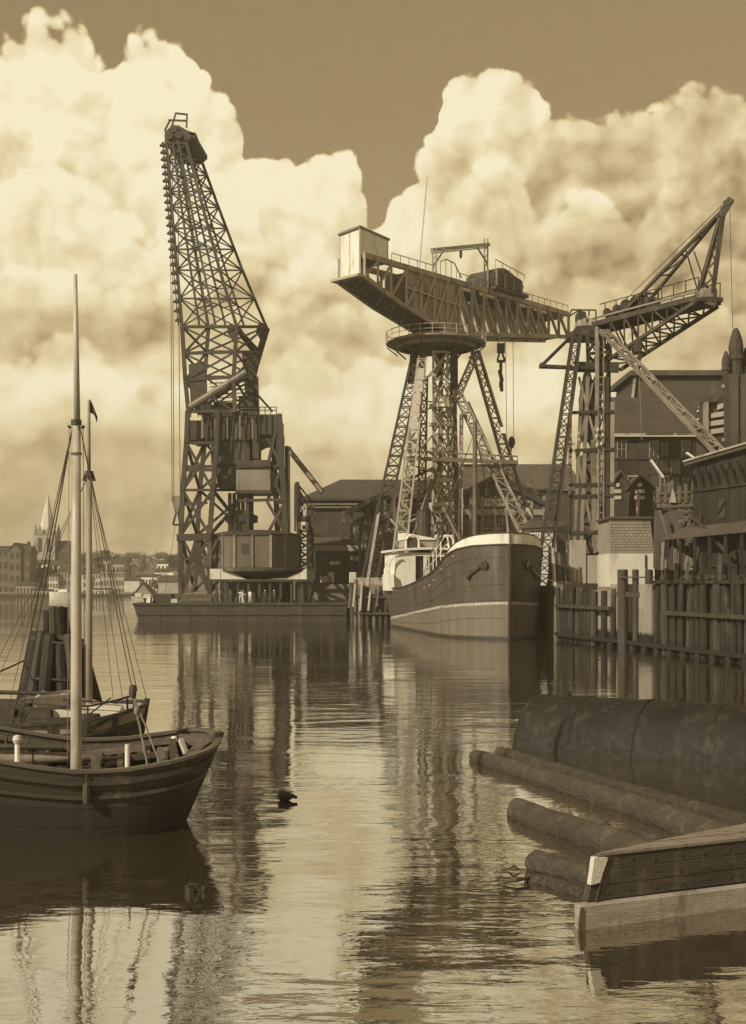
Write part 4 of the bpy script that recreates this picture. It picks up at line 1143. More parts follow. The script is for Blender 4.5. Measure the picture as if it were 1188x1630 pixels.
    bar('inclined_tie', P(738, 655, Yc - 2), P(774, 742, Yc - 2), .4, M_hammer, t); bar('inclined_tie', P(744, 640, Yc + 2), P(790, 740, Yc + 3), .5, M_grey, t)
    bar('inclined_tie', P(700, 735, Yc - 3), P(640, 910, Yc - 9), .5, M_grey, t)
    # platform
    for dy in (0, 1):
        a = P(643, 729, Yc - 9 + dy * 9); b = P(824, 736, Yc - 3 + dy * 9)
        bar('platform_beam', a, b, .45, M_grey, t, h=.55); bar('platform_beam', a + Vector((0, 0, 1.0)), b + Vector((0, 0, .9)), .16, M_grey, t)
        for k in range(16): bar('platform_post', lerp(a, b, k / 15), lerp(a, b, k / 15) + Vector((0, 0, 1)), .12, M_grey, t)
        bar('platform_beam', P(735, 741, Yc - 6 + dy * 9), P(822, 741, Yc - 3 + dy * 9), .35, M_steel, t)
    for k in range(9): bar('platform_plank', lerp(P(650, 729, Yc - 9), P(820, 736, Yc - 3), k / 8), lerp(P(650, 729, Yc), P(820, 736, Yc + 6), k / 8), .9, M_wood, t, h=.12)
    # pale gusset on the right leg, strut to it
    plate('gusset_plate', [P(796, 680, Yc + 3.0), P(804, 680, Yc + 3.0), P(806, 690, Yc + 3.0), P(797, 690, Yc + 3.0)], .3, M_white, t)
    plate('gusset_plate', [P(836, 808, Yc + 6), P(848, 810, Yc + 6), P(850, 824, Yc + 6), P(838, 822, Yc + 6)], .5, M_pale, t)
    bar('ground_tie', P(793, 760, Yc + 6), P(864, 788, Yc + 8), .6, M_hammer, t); bar('ground_tie', P(835, 776, Yc + 6), P(848, 764, Yc + 6), .4, M_pale, t)
    bar('stay', P(604, 812, Yc - 4), P(578, 972, 160.5), .4, M_hammer, t); bar('stay', P(585, 935, 160.5), P(588, 905, 168), .3, M_pale, t)
    for (x, y) in ((586, Yc - 5), (630, Yc - 13), (866, Yc + 14), (838, Yc - 4), (700, Yc)):
        p = P(x, 0, y); MB().box((p.x - 2, y - 2, QZ), (p.x + 2, y + 2, QZ + 1.0)).build('footing', M_conc, t)


hammerhead()

# ------------------------------------------------------------------ smaller tower crane on the right
def tower_crane():
    t = thing('tower_crane', 'smaller lattice tower crane with raised triangular jib beside the tall dark roof', 'crane', (23, 124, QZ))
    yd = lambda x: 125 - (x - 930) * 13 / 210
    N = lambda x, y: P(x, y, yd(x))
    LAT = Vector((.79, .61, 0)) * 3.4
    def NF(x, y): return N(x, y), N(x, y) + LAT
    m, m2 = M_grey, M_steel
    # deck
    a, a2 = NF(930, 520); b, b2 = NF(1112, 473)
    tip = P(1139, 467, 112)
    for p, q in ((a, b), (a2, b2)):
        bar('deck_girder', p, q, .32, m2, t, h=.5)
        bar('deck_girder', p + Vector((0, 0, .6)), q + Vector((0, 0, .6)), .18, m, t)
    for k in range(22):
        s = k / 21; bar('deck_plank', lerp(a, b, s) + Vector((0, 0, .1)), lerp(a2, b2, s) + Vector((0, 0, .1)), .78, M_wood_d, t, h=.14)
    # lower chords of the jib and their web
    c, c2 = NF(953, 583); d, d2 = NF(1108, 480)
    for p, q in ((c, d), (c2, d2)): bar('lower_chord', p, q, .32, m2, t)
    sg = []
    for (p, q, r, s) in ((a, b, c, d), (a2, b2, c2, d2)):
        for k in range(1, 7):
            u0 = k / 7
            sg.append((lerp(p, q, .12 + .88 * u0), lerp(r, s, u0)))
            sg.append((lerp(p, q, .12 + .88 * (u0 - 1 / 7)), lerp(r, s, u0)))
    for k in range(8): sg.append((lerp(c, d, k / 7), lerp(c2, d2, k / 7)))
    for k in range(7): sg.append((lerp(c, d, k / 7), lerp(c2, d2, (k + 1) / 7)))
    members('jib_web', sg, .15, m2, t)
    # A-frame
    apex = P(1160, 320, 111.5)
    bar('mast_head', P(1147, 345, 111.8), apex + Vector((.25, 0, .2)), .62, m2, t)
    bar('mast_head', P(1154, 326, 111.6), P(1165, 318, 111.4), .55, m2, t)
    tp = P(1149, 336, 111.8)
    f0, f1 = N(983, 507), P(1024, 490, yd(983) + 2)
    bar('back_leg', f0, tp, .28, m2, t); bar('back_leg', f1, P(1146, 342, 112.5), .28, m2, t)
    sg = []
    for k in (.22, .42, .62, .8):
        sg += [(lerp(f0, tp, k), lerp(f1, P(1146, 342, 112.5), k - .04)), (lerp(f0, tp, k), lerp(f1, P(1146, 342, 112.5), k + .12))][: (2 if k in (.42,) else 1)]
    sg += [(N(1021, 466), N(1021, 500)), (P(1048, 467, yd(1021) + 2), P(1048, 494, yd(1021) + 2)), (N(1021, 466), P(1048, 467, yd(1021) + 2))]
    members('a_frame_strut', sg, .15, m2, t)
    bar('front_leg', P(1152, 330, 111.6), P(1113, 466, 114), .38, m2, t); bar('front_leg', P(1153, 330, 111.6), P(1135, 466, 112.5), .38, m2, t)
    sg = [(lerp(P(1152, 330, 111.6), P(1113, 466, 114), k), lerp(P(1153, 330, 111.6), P(1135, 466, 112.5), k + .16)) for k in (.3, .5, .7, .84)]
    sg += [(lerp(P(1153, 330, 111.6), P(1135, 466, 112.5), k), lerp(P(1152, 330, 111.6), P(1113, 466, 114), k + .16)) for k in (.4, .6, .8)]
    sg += [(P(1092, 397, 114), P(1111, 462, 114)), (P(1105, 400, 115), P(1128, 466, 114))]
    members('a_frame_lacing', sg, .12, m2, t)
    bar('stay_rope', P(978, 495, yd(978)), P(1150, 326, 111.6), .07, M_rope, t, shape='rod')
    bar('hoist_rope', P(1162, 322, 111.2), P(1167, 530, 111.2), .06, M_rope, t, shape='rod')
    # jib head house, end post, rail
    q = P(1111, 478, 113.5); r = P(1137, 463, 113.5)
    MB().box((q.x, 112.4, q.z), (r.x, 115.2, r.z)).build('head_house', m, t, bevel=.1)
    MB().box((q.x - .3, 112.2, q.z - .35), (r.x + .5, 115.6, q.z - .02)).build('head_platform', m2, t)
    bar('end_post', P(1139, 460, 112.2), P(1139, 487, 112.2), .28, m2, t)
    bar('head_strut', P(1139, 486, 112.2), P(1118, 478, 112.6), .35, m2, t)
    sg = []
    for p, q in ((a, b), (a2, b2)):
        sg.append((lerp(p, q, .15) + Vector((0, 0, 1.9)), q + Vector((0, 0, 1.9))))
        sg += [(lerp(p, q, k / 10) + Vector((0, 0, .7)), lerp(p, q, k / 10) + Vector((0, 0, 1.9))) for k in range(2, 11)]
    members('handrail', sg, .09, m2, t)
    # winches on deck
    for k, rr in ((.18, .45), (.27, .5), (.35, .65), (.44, .7), (.52, .6)):
        p = lerp(lerp(a, b, k), lerp(a2, b2, k), .4) + Vector((0, 0, rr + .6))
        bb = MB().lathe((0, 0, 0), [(0, -.9), (rr, -.9), (rr, -.7), (rr * .6, -.65), (rr * .6, .65), (rr, .7), (rr, .9), (0, .9)], 14)
        M = frame(a, a2)
        MB().add([M @ v + p for v in bb.v], bb.f).build('winch_drum', m2, t)
        MB().box(p + Vector((-.5, -.9, -rr - .5)), p + Vector((.5, .9, -rr * .3))).build('winch_bed', m2, t)
    # cabin with pale sides at the tower head
    q = P(921, 519, 124); r = P(946, 501, 124)
    MB().prism([P(921, 519, 124), P(946, 518, 124), P(946, 508, 124), P(934, 503, 124), P(924, 503, 124), P(921, 509, 124)], (0, 2.6, 0)).build('cabin', M_lit, t, bevel=.05)
    MB().prism([P(922, 508, 123.9), P(934, 502, 123.9), P(933, 496, 123.9), P(922, 494, 123.9)], (0, 2.4, 0)).build('cabin_hood', m2, t)
    MB().box(P(934, 511, 123.92), P(936.5, 507.5, 123.99)).build('cabin_window', M_glass, t)
    sg = [(P(949, 495, 124), P(949, 520, 124)), (P(910, 493, 124), P(949, 493.5, 124)), (P(938, 493, 124), P(938, 503, 124)), (P(910, 493, 124), P(907, 503, 124)), (P(907, 503, 124), P(922, 494, 124))]
    members('cabin_rail', sg, .14, m2, t)
    MB().prism([P(912, 533, 123.5), P(950, 533, 123.5), P(950, 519, 123.5), P(918, 519, 123.5), P(912, 527, 123.5)], (0, 4.2, 0)).build('turntable_bed', m2, t)
    MB().lathe(P(932, 536, 125.5), [(0, -.2), (2.1, -.2), (2.1, .3), (0, .3)], 20).build('turntable', m2, t)
    # counter arm to the left
    pL = P(862, 582, 121)
    for dy in (0, 2.6):
        bar('counter_arm', P(914, 531, 123 + dy), pL + Vector((0, dy * .3, 0)), .26, m2, t)
        bar('counter_arm', pL + Vector((0, dy * .3, 0)), P(985, 588, 122 + dy), .28, m2, t)
    MB().box(P(861, 583.5, 120.8), P(866, 580.5, 122)).build('arm_end', m2, t)
    for y, x0, x1 in ((580, 915, 985), (588, 920, 985)):
        bar('tower_platform', P(x0, y, 122), P(x1, y + 1, 122), .5, m2, t); bar('tower_platform', P(x0, y, 127), P(x1, y + 1, 127), .4, m2, t)
    # ---- tower
    zq = lambda x, Y: Vector((P(x, 0, Y).x, Y, QZ))
    T = [[P(935, 535, 123), P(937, 590, 123), zq(921, 122)], [P(950, 535, 123), P(951, 590, 123), zq(953, 122)],
         [P(969, 530, 127.5), P(969, 590, 127.5), zq(971, 128.5)], [P(957, 532, 127.5), P(957, 590, 127.5), zq(940, 128.5)]]
    lattice(t, T, [2, 7], .4, .15, m2, 'X', limit=90, chord='tower_chord', brace='tower_brace', hw=.26)
    for (x0, y0, x1, y1, w, mm) in ((950, 520, 950, 840, .28, M_hammer), (975, 640, 974, 850, .4, M_hammer), (966, 600, 967, 880, .4, m2), (936, 600, 925, 880, .34, m),
                                    (944, 700, 946, 880, .4, m), (958, 690, 950, 878, .4, M_hammer), (926, 620, 914, 870, .3, m), (908, 650, 908, 860, .3, M_hammer), (922, 600, 948, 700, .22, M_hammer), (944, 610, 918, 730, .2, m), (918, 720, 946, 860, .25, m)):
        bar('tower_post', P(x0, y0, 121.5), P(x1, y1, 121.5), w, mm, t)
    MB().prism([P(936, 588, 121.8), P(940, 588, 121.8), P(950, 640, 121.8), P(945, 700, 121.8), P(933, 700, 121.8), P(928, 630, 121.8)], (0, 2.5, 0)).build('tower_casing', m2, t)
    for y in (655, 715, 770, 788, 846):
        bar('tower_gallery', P(906, y + 2, 121.3), P(978, y, 121.3), .3, m2, t)
    for k in range(22):
        y = 600 + k * 12; bar('ladder_rung', P(953, y, 121.2), P(961, y, 121.2), .1, m, t)
    for x in (953, 961): bar('ladder_rail', P(x, 540, 121.2), P(x, 860, 121.2), .12, m, t)
    # insulators / pale lamps along the galleries
    for (x, y) in ((913, 706), (922, 690), (922, 700), (952, 684), (950, 694), (958, 706), (951, 708), (914, 716), (960, 692)):
        MB().lathe(P(x, y, 121), [(0, -.2), (.14, -.16), (.15, .06), (.06, .18), (0, .2)], 8).build('insulator', M_pale, t)
    # left lattice leg
    def leg(p, q, wa, wb, n, mm, ch, br, dep=1.1, name='leg'):
        cs = [[p + Vector((sx * wa / 2, sy * dep / 2, 0)), q + Vector((sx * wb / 2, sy * dep / 2, 0))] for sx, sy in ((-1, -1), (1, -1), (1, 1), (-1, 1))]
        lattice(t, cs, [n], ch, br, mm, 'Z', limit=120, chord=name + '_chord', brace=name + '_lacing', hw=br)
    leg(P(918, 534, 122), zq(863, 120) + Vector((0, 0, 0)), .75, 1.35, 22, m2, .22, .10)
    leg(P(961, 526, 123), P(1150, 724, 108), .75, 1.05, 16, M_grey, .17, .09, .7, 'inclined_leg')
    # hook under the jib
    h = lambda x, y: P(x, y, 119)
    MB().prism([h(1012, 560), h(1020, 562), h(1024, 555), h(1022, 540), h(1013, 540)], (0, 1.0, 0)).build('hook_block', m2, t, bevel=.1)
    for k in range(10):
        a_ = 2 * math.pi * k / 10; b_ = 2 * math.pi * (k + 1) / 10
        bar('hook_ring', h(1017.5 + 3 * math.cos(a_), 571 + 4 * math.sin(a_)), h(1017.5 + 3 * math.cos(b_), 571 + 4 * math.sin(b_)), .14, m2, t)
    bar('hook_shank', h(1017.5, 562), h(1017.5, 568), .2, m2, t); bar('hook_chain', h(1017.5, 575), h(1018, 592), .16, m2, t)
    bar('hoist_rope', h(1018, 592), h(1022, 700), .06, M_rope2, t, shape='rod')
    # foundation blocks
    for (x0, x1, y0) in ((908, 934, 860), (936, 972, 884)):
        a_ = P(x0, y0, 120.5); b_ = P(x1, y0, 120.5)
        MB().box((a_.x, 120.5, QZ), (b_.x, 123.5, a_.z)).build('foundation_block', M_conc, t, bevel=.05)
    return t


tower_crane()


# ------------------------------------------------------------------ small dock crane and derrick left of the long shed
def dock_crane():
    t = thing('dock_crane', 'small dock crane with pale cabin squeezed between floating crane and shed roof', 'crane', (P(482, 0, 200).x, 200, QZ))
    Y = 198
    q = lambda x, y, d=0: P(x, y, Y + d)
    cs = [[q(472, 768), q(474, 846), q(474, 905)], [q(478, 800), q(496, 846), q(496, 905)], [q(480, 800, 3), q(498, 846, 3), q(498, 905, 3)], [q(475, 768, 3), q(477, 846, 3), q(477, 905, 3)]]
    lattice(t, cs, [5, 4], .35, .2, M_steel, 'X', chord='tower_chord', brace='tower_brace')
    for a, b in ((q(472, 768), q(498, 800)), (q(473, 775), q(488, 800)), (q(487, 800), q(499, 800)), (q(470, 770), q(470, 846))): bar('jib_bar', a, b, .3, M_steel, t)
    for (x0, x1, y0, y1, m) in ((476, 491, 831, 843, M_white), (483, 490, 812, 822, M_pale), (478, 485, 806, 812, M_lit), (488, 500, 805, 808, M_pale), (474, 500, 822, 830, M_steel)):
        a = q(x0, y1); b = q(x1, y0); MB().box((a.x, Y - .6, a.z), (b.x, Y + 2.6, b.z)).build('cabin_panel', m, t)
    MB().box(q(481, 841, -.75), q(486, 836, -.62)).build('cabin_window', M_glass, t)
    for (x, y) in ((486, 800), (497, 800)): bar('rail_post', q(x, y), q(x, y + 8), .2, M_pale, t)
    Y2 = 194
    t2 = thing('derrick', 'slender derrick post with long pole boom leaning down to the shed roof', 'derrick', (P(458, 0, 196).x, 196, QZ))
    a = P(459, 712, 196)
    bar('post', P(460, 905, 196), a, .6, M_grey, t2, shape='rod')
    bar('boom', P(460, 716, 196), P(513, 784, 194), .85, M_grey, t2, shape='rod')
    bar('topping_rope', P(461, 711, 196), P(517, 782, 194), .09, M_rope, t2, shape='rod')
    MB().box(P(456, 718, 195.5), P(464, 712, 196.5)).build('cap', M_steel, t2)


dock_crane()

# ------------------------------------------------------------------ yard buildings
def pane_grid(parent, x0, x1, z0, z1, y, nx, nz, mf, mg, name='window'):
    f = MB(); w = (x1 - x0) / nx; hh = (z1 - z0) / nz; s = .12
    for i in range(nx + 1): f.box((x0 + i * w - s / 2, y - .1, z0), (x0 + i * w + s / 2, y - .01, z1))
    for j in range(nz + 1): f.box((x0, y - .13, z0 + j * hh - s / 2), (x1, y - .015, z0 + j * hh + s / 2))
    o = f.build(name, mf, parent)
    for i in range(nx):
        for j in range(nz):
            MB().box((x0 + i * w + s / 2, y - .07, z0 + j * hh + s / 2), (x0 + (i + 1) * w - s / 2, y - .02, z0 + (j + 1) * hh - s / 2)).build('pane', mg[(i * 7 + j * 3) % len(mg)], o)
    return o


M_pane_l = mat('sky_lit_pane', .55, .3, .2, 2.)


def gable_hall(label, x0, x1, ye, xr, yr, Y, depth, m, mr, over=.8, name='shipyard_hall'):
    """hall with its gable end towards the water; xr, yr = ridge point in the photo"""
    a = P(x0, ye, Y); b = P(x1, ye, Y); r = P(xr, yr, Y)
    t = thing(name, label, 'hall', ((a.x + b.x) / 2, Y, QZ))
    MB().prism([(a.x, Y, QZ), (b.x, Y, QZ), (b.x, Y, b.z), (r.x, Y, r.z), (a.x, Y, a.z)], (0, depth, 0)).build('wall', m, t)
    for p, s in ((a, -1), (b, 1)):
        sl = (r.z - p.z) / abs(r.x - p.x); ex = p.x + s * over; ez = p.z - over * sl
        MB().hexa([(r.x, Y - over, r.z + .03), (ex, Y - over, ez + .03), (ex, Y + depth, ez + .03), (r.x, Y + depth, r.z + .03),
                   (r.x, Y - over, r.z + .5), (ex, Y - over, ez + .45), (ex, Y + depth, ez + .45), (r.x, Y + depth, r.z + .5)]).build('roof', mr, t)
        bar('barge_board', (r.x, Y - over - .1, r.z - .1), (ex, Y - over - .1, ez - .1), .2, M_wood_d, t, h=.7)
    return t, a, b, r


def ridge_hall(label, x0, x1, ye, yr, Y, depth, m, mr, hipL=0., name='shipyard_hall', over=.8):
    """hall with its ridge along the waterfront"""
    a = P(x0, ye, Y); b = P(x1, ye, Y); zr = P(x0, yr, Y + depth / 2).z
    t = thing(name, label, 'hall', ((a.x + b.x) / 2, Y, QZ))
    MB().box((a.x, Y, QZ), (b.x, Y + depth, a.z - .02)).build('wall', m, t)
    ym = Y + depth / 2; o = over
    A, B, C, D = Vector((a.x - o, Y - o, a.z)), Vector((b.x + o, Y - o, a.z)), Vector((b.x + o, Y + depth + o, a.z)), Vector((a.x - o, Y + depth + o, a.z))
    E, G = Vector((a.x - o + hipL, ym, zr)), Vector((b.x + o, ym, zr))
    up = Vector((0, 0, .45))
    MB().hexa([A, B, G, E, A + up, B + up, G + up, E + up]).build('roof', mr, t)
    MB().hexa([D, E, G, C, D + up, E + up, G + up, C + up]).build('roof', mr, t)
    if hipL > 0: MB().add([A, E, D, A + up, E + up, D + up], [(0, 1, 2), (3, 5, 4), (0, 3, 4, 1), (1, 4, 5, 2), (2, 5, 3, 0)]).build('roof', mr, t)
    return t, a, b, zr


def sheds():
    # left long hall with hipped end
    t, a, b, zr = ridge_hall('long dark hall with hipped roof end behind the dock crane', 488, 700, 797, 767, 212, 40, M_brick, M_tile, 6.5, over=1.0)
    for i in range(4):
        x = a.x + 1.0 + i * 4.2
        pane_grid(t, x, x + 2.6, P(0, 880, 212).z, P(0, 850, 212).z, 212, 3, 3, M_wood_d, (M_glass, M_glass, M_brick))
    bar('gutter', (a.x, 210.9, P(0, 803, 212).z), (b.x, 210.9, P(0, 803, 212).z), .25, M_grey, t)
    for k, (y, mm) in enumerate(((808, M_brick_l), (857, M_grey))):
        bar('wall_band', (a.x, 211.9, P(0, y, 212).z), (b.x, 211.9, P(0, y, 212).z), .3, mm, t)
    # nearer open shed with rising eaves line
    t = thing('open_shed', 'open fronted shed whose dark eaves rise towards the hammerhead crane leg', 'shed', (P(590, 0, 195).x, 195, QZ))
    p0, p1 = P(545, 819, 206), P(640, 772, 184)
    n = Vector((p1.y - p0.y, -(p1.x - p0.x), 0)).normalized() * -1
    n = Vector((.45, .9, 0)).normalized()
    up = Vector((0, 0, .5)); bk = n * 12 + Vector((0, 0, 3.4))
    MB().hexa([p0, p1, p1 + bk, p0 + bk, p0 + up, p1 + up, p1 + bk + up, p0 + bk + up]).build('roof', M_roof, t)
    bar('fascia', p0 + Vector((0, -.15, 0)), p1 + Vector((0, -.15, 0)), .2, M_wood_d, t, h=.9)
    for k in range(8):
        q = lerp(p0, p1, k / 7) + n * .6
        bar('post', (q.x, q.y, QZ), (q.x, q.y, q.z - .2), .4, M_wood, t)
    q0, q1 = p0 + n * 3, p1 + n * 3
    nb = 26
    for k in range(nb):
        u, w = lerp(q0, q1, k / nb), lerp(q0, q1, (k + .96) / nb)
        MB().hexa([(u.x, u.y, QZ), (w.x, w.y, QZ), (w.x, w.y + .15, QZ), (u.x, u.y + .15, QZ), (u.x, u.y, u.z - 1.2), (w.x, w.y, w.z - 1.2), (w.x, w.y + .15, w.z - 1.2), (u.x, u.y + .15, u.z - 1.2)]).build('board', M_wood if k % 5 else M_wood_d, t)
    bar('wall_plate', q0 + Vector((0, -.2, -3.4)), q1 + Vector((0, -.2, -3.4)), .35, M_wood, t)
    bar('wall_plate', q0 + Vector((0, -.2, -5.6)), q1 + Vector((0, -.2, -5.6)), .3, M_wood_d, t)
    for k in (1, 3, 5):
        u = lerp(q0, q1, k / 7); MB().box((u.x - 1.0, u.y - .5, u.z - 5.3), (u.x + 1.0, u.y - .3, u.z - 3.7)).build('window', M_glass, t)
    # low lean-to with pale fascia
    t = thing('lean_to', 'low lean-to with pale fascia strip below the hipped hall', 'shed', (P(540, 0, 203).x, 203, QZ))
    a, b = P(497, 868, 203), P(578, 868, 203)
    MB().box((a.x, 203.4, QZ), (b.x, 210, a.z)).build('wall', M_wood_d, t)
    MB().hexa([(a.x - .4, 202.8, a.z), (b.x, 202.8, a.z), (b.x, 211, a.z + 1.4), (a.x - .4, 211, a.z + 1.4), (a.x - .4, 202.8, a.z + .25), (b.x, 202.8, a.z + .25), (b.x, 211, a.z + 1.65), (a.x - .4, 211, a.z + 1.65)]).build('roof', M_roof, t)
    bar('fascia', (a.x, 202.6, a.z - .5), (b.x, 202.6, a.z - .5), .2, M_lit, t, h=1.0)
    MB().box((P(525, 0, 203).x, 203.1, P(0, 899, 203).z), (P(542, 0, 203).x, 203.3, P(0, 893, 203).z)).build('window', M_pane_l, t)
    # right: long roof behind, gabled hall in front of it
    ridge_hall('long low hall roof on the skyline between the two quay cranes', 742, 922, 780, 742, 246, 34, M_brick, M_roof)
    t, a, b, r = gable_hall('gabled hall with lit window band seen between the hammerhead crane legs', 700, 876, 806, 786, 760, 218, 24, M_brick, M_tile)
    Y = 218
    pane_grid(t, P(746, 0, Y).x, P(770, 0, Y).x, P(0, 806, Y).z, P(0, 793, Y).z, Y, 6, 3, M_wood, (M_glass, M_brick_l, M_glass))
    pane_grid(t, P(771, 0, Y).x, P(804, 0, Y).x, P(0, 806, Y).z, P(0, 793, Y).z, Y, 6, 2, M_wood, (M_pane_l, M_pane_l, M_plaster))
    pane_grid(t, P(818, 0, Y).x, P(850, 0, Y).x, P(0, 806, Y).z, P(0, 795, Y).z, Y, 6, 2, M_wood, (M_glass, M_brick_l))
    pane_grid(t, P(740, 0, Y).x, P(800, 0, Y).x, P(0, 855, Y).z, P(0, 828, Y).z, Y, 12, 4, M_brick_l, (M_glass, M_brick, M_glass))
    MB().box((a.x + 1, Y - .3, P(0, 820, Y).z), (b.x - 1, Y - .02, P(0, 811, Y).z)).build('wall_band', M_brick_l, t)
    for i in range(9):
        x = a.x + (b.x - a.x) * (i + .5) / 9; bar('pilaster', (x, Y - .12, QZ), (x, Y - .12, P(0, 790, Y).z), .45, M_brick_l, t, h=.25)
    for i in range(5): bar('roof_prop', lerp(a, r, .3 + i * .14) + Vector((0, -.3, -2.6)), lerp(a, r, .3 + i * .14) + Vector((0, -.3, -.4)), .16, M_wood_l, t)
    # left wing of the gabled hall, glimpsed through the tower
    t2, a, b, r = gable_hall('dark gabled bay glimpsed through the hammerhead crane tower', 596, 698, 815, 655, 782, 222, 20, M_brick, M_tile)
    pane_grid(t2, P(640, 0, 222).x, P(690, 0, 222).x, P(0, 850, 222).z, P(0, 822, 222).z, 222, 10, 4, M_brick_l, (M_glass, M_brick))

    # white office behind the ship's bow
    Y = 128
    a, b = P(838, 0, Y), P(886, 0, Y); z = P(0, 840, Y).z
    t = thing('white_office', 'small white office with dark roof and paned window behind the bow of the steamer', 'hut', ((a.x + b.x) / 2, Y, QZ))
    MB().box((a.x, Y, QZ), (b.x, Y + 5, z)).build('wall', M_plaster2, t)
    MB().prism([P(832, 841, Y - .6), P(892, 838, Y - .6), P(905, 832, Y + 2), P(848, 826, Y + 2)], (0, 4, 0)).build('roof', M_roof, t)
    pane_grid(t, P(844, 0, Y).x, P(864, 0, Y).x, P(0, 862, Y).z, P(0, 843, Y).z, Y, 5, 3, M_white, (M_glass, M_glass, M_brick_l))
    MB().box((P(873, 0, Y).x, Y - .1, QZ), (P(880, 0, Y).x, Y + .05, P(0, 872, Y).z)).build('door', M_wood_d, t)
    Y = 119
    t = thing('plank_screen', 'leaning pale board and dark stores beside the white office', 'fence', (P(882, 0, Y).x, Y, QZ))
    for i, (x, y, m) in enumerate(((875, 868, M_wood_d), (880, 872, M_wood_l), (885, 878, M_wood_d), (890, 880, M_wood), (896, 882, M_wood_d), (902, 880, M_wood_d))):
        bar('board', P(x + 2, 926, Y), P(x, y, Y), .26, m, t, h=.08)

    # brick hut, pale below, behind the free standing posts
    Y = 104
    a, b = P(972, 0, Y), P(1036, 0, Y)
    zt, zm = P(0, 826, Y).z, P(0, 881, Y).z
    t = thing('brick_hut', 'small flat brick hut with whitewashed lower half behind three free posts', 'hut', ((a.x + b.x) / 2, Y, QZ))
    mb_ = MB().hexa([(a.x, Y, QZ), (b.x + .35, Y, QZ), (b.x + .6, Y + 6, QZ), (a.x, Y + 6, QZ), (a.x, Y, zm), (b.x + .35, Y, zm), (b.x + .6, Y + 6, zm), (a.x, Y + 6, zm)])
    mb_.build('whitewashed_wall', M_plaster2, t)
    # brick courses: each course a row of blocks
    rows = 12; zc = (zt - zm) / rows
    for j in range(rows):
        n = 9; off = .5 if j % 2 else 0
        w0, w1 = a.x + .02, b.x + .3 - .35 * j / rows
        for i in range(n + (1 if off else 0)):
            u = w0 + (w1 - w0) * max(0, (i - off) / n) + .015; v = w0 + (w1 - w0) * min(1, (i + 1 - off) / n) - .015
            d = R.uniform(0, .02)
            MB().box((u, Y + .0 - d, zm + j * zc + .02), (v, Y + .6, zm + (j + 1) * zc - .012)).build('block', M_brick_l, t)
    MB().box((a.x + .1, Y + .62, zm + .02), (b.x, Y + 6, zt - .02)).build('core', M_brick_l, t)
    MB().box((a.x - .15, Y - .2, zt), (b.x + .2, Y + 6.2, zt + .2)).build('roof', M_roof, t)
    bar('drain_pipe', P(1028, 883, Y - .1), P(1028, 905, Y - .1), .1, M_steel, t)


sheds()


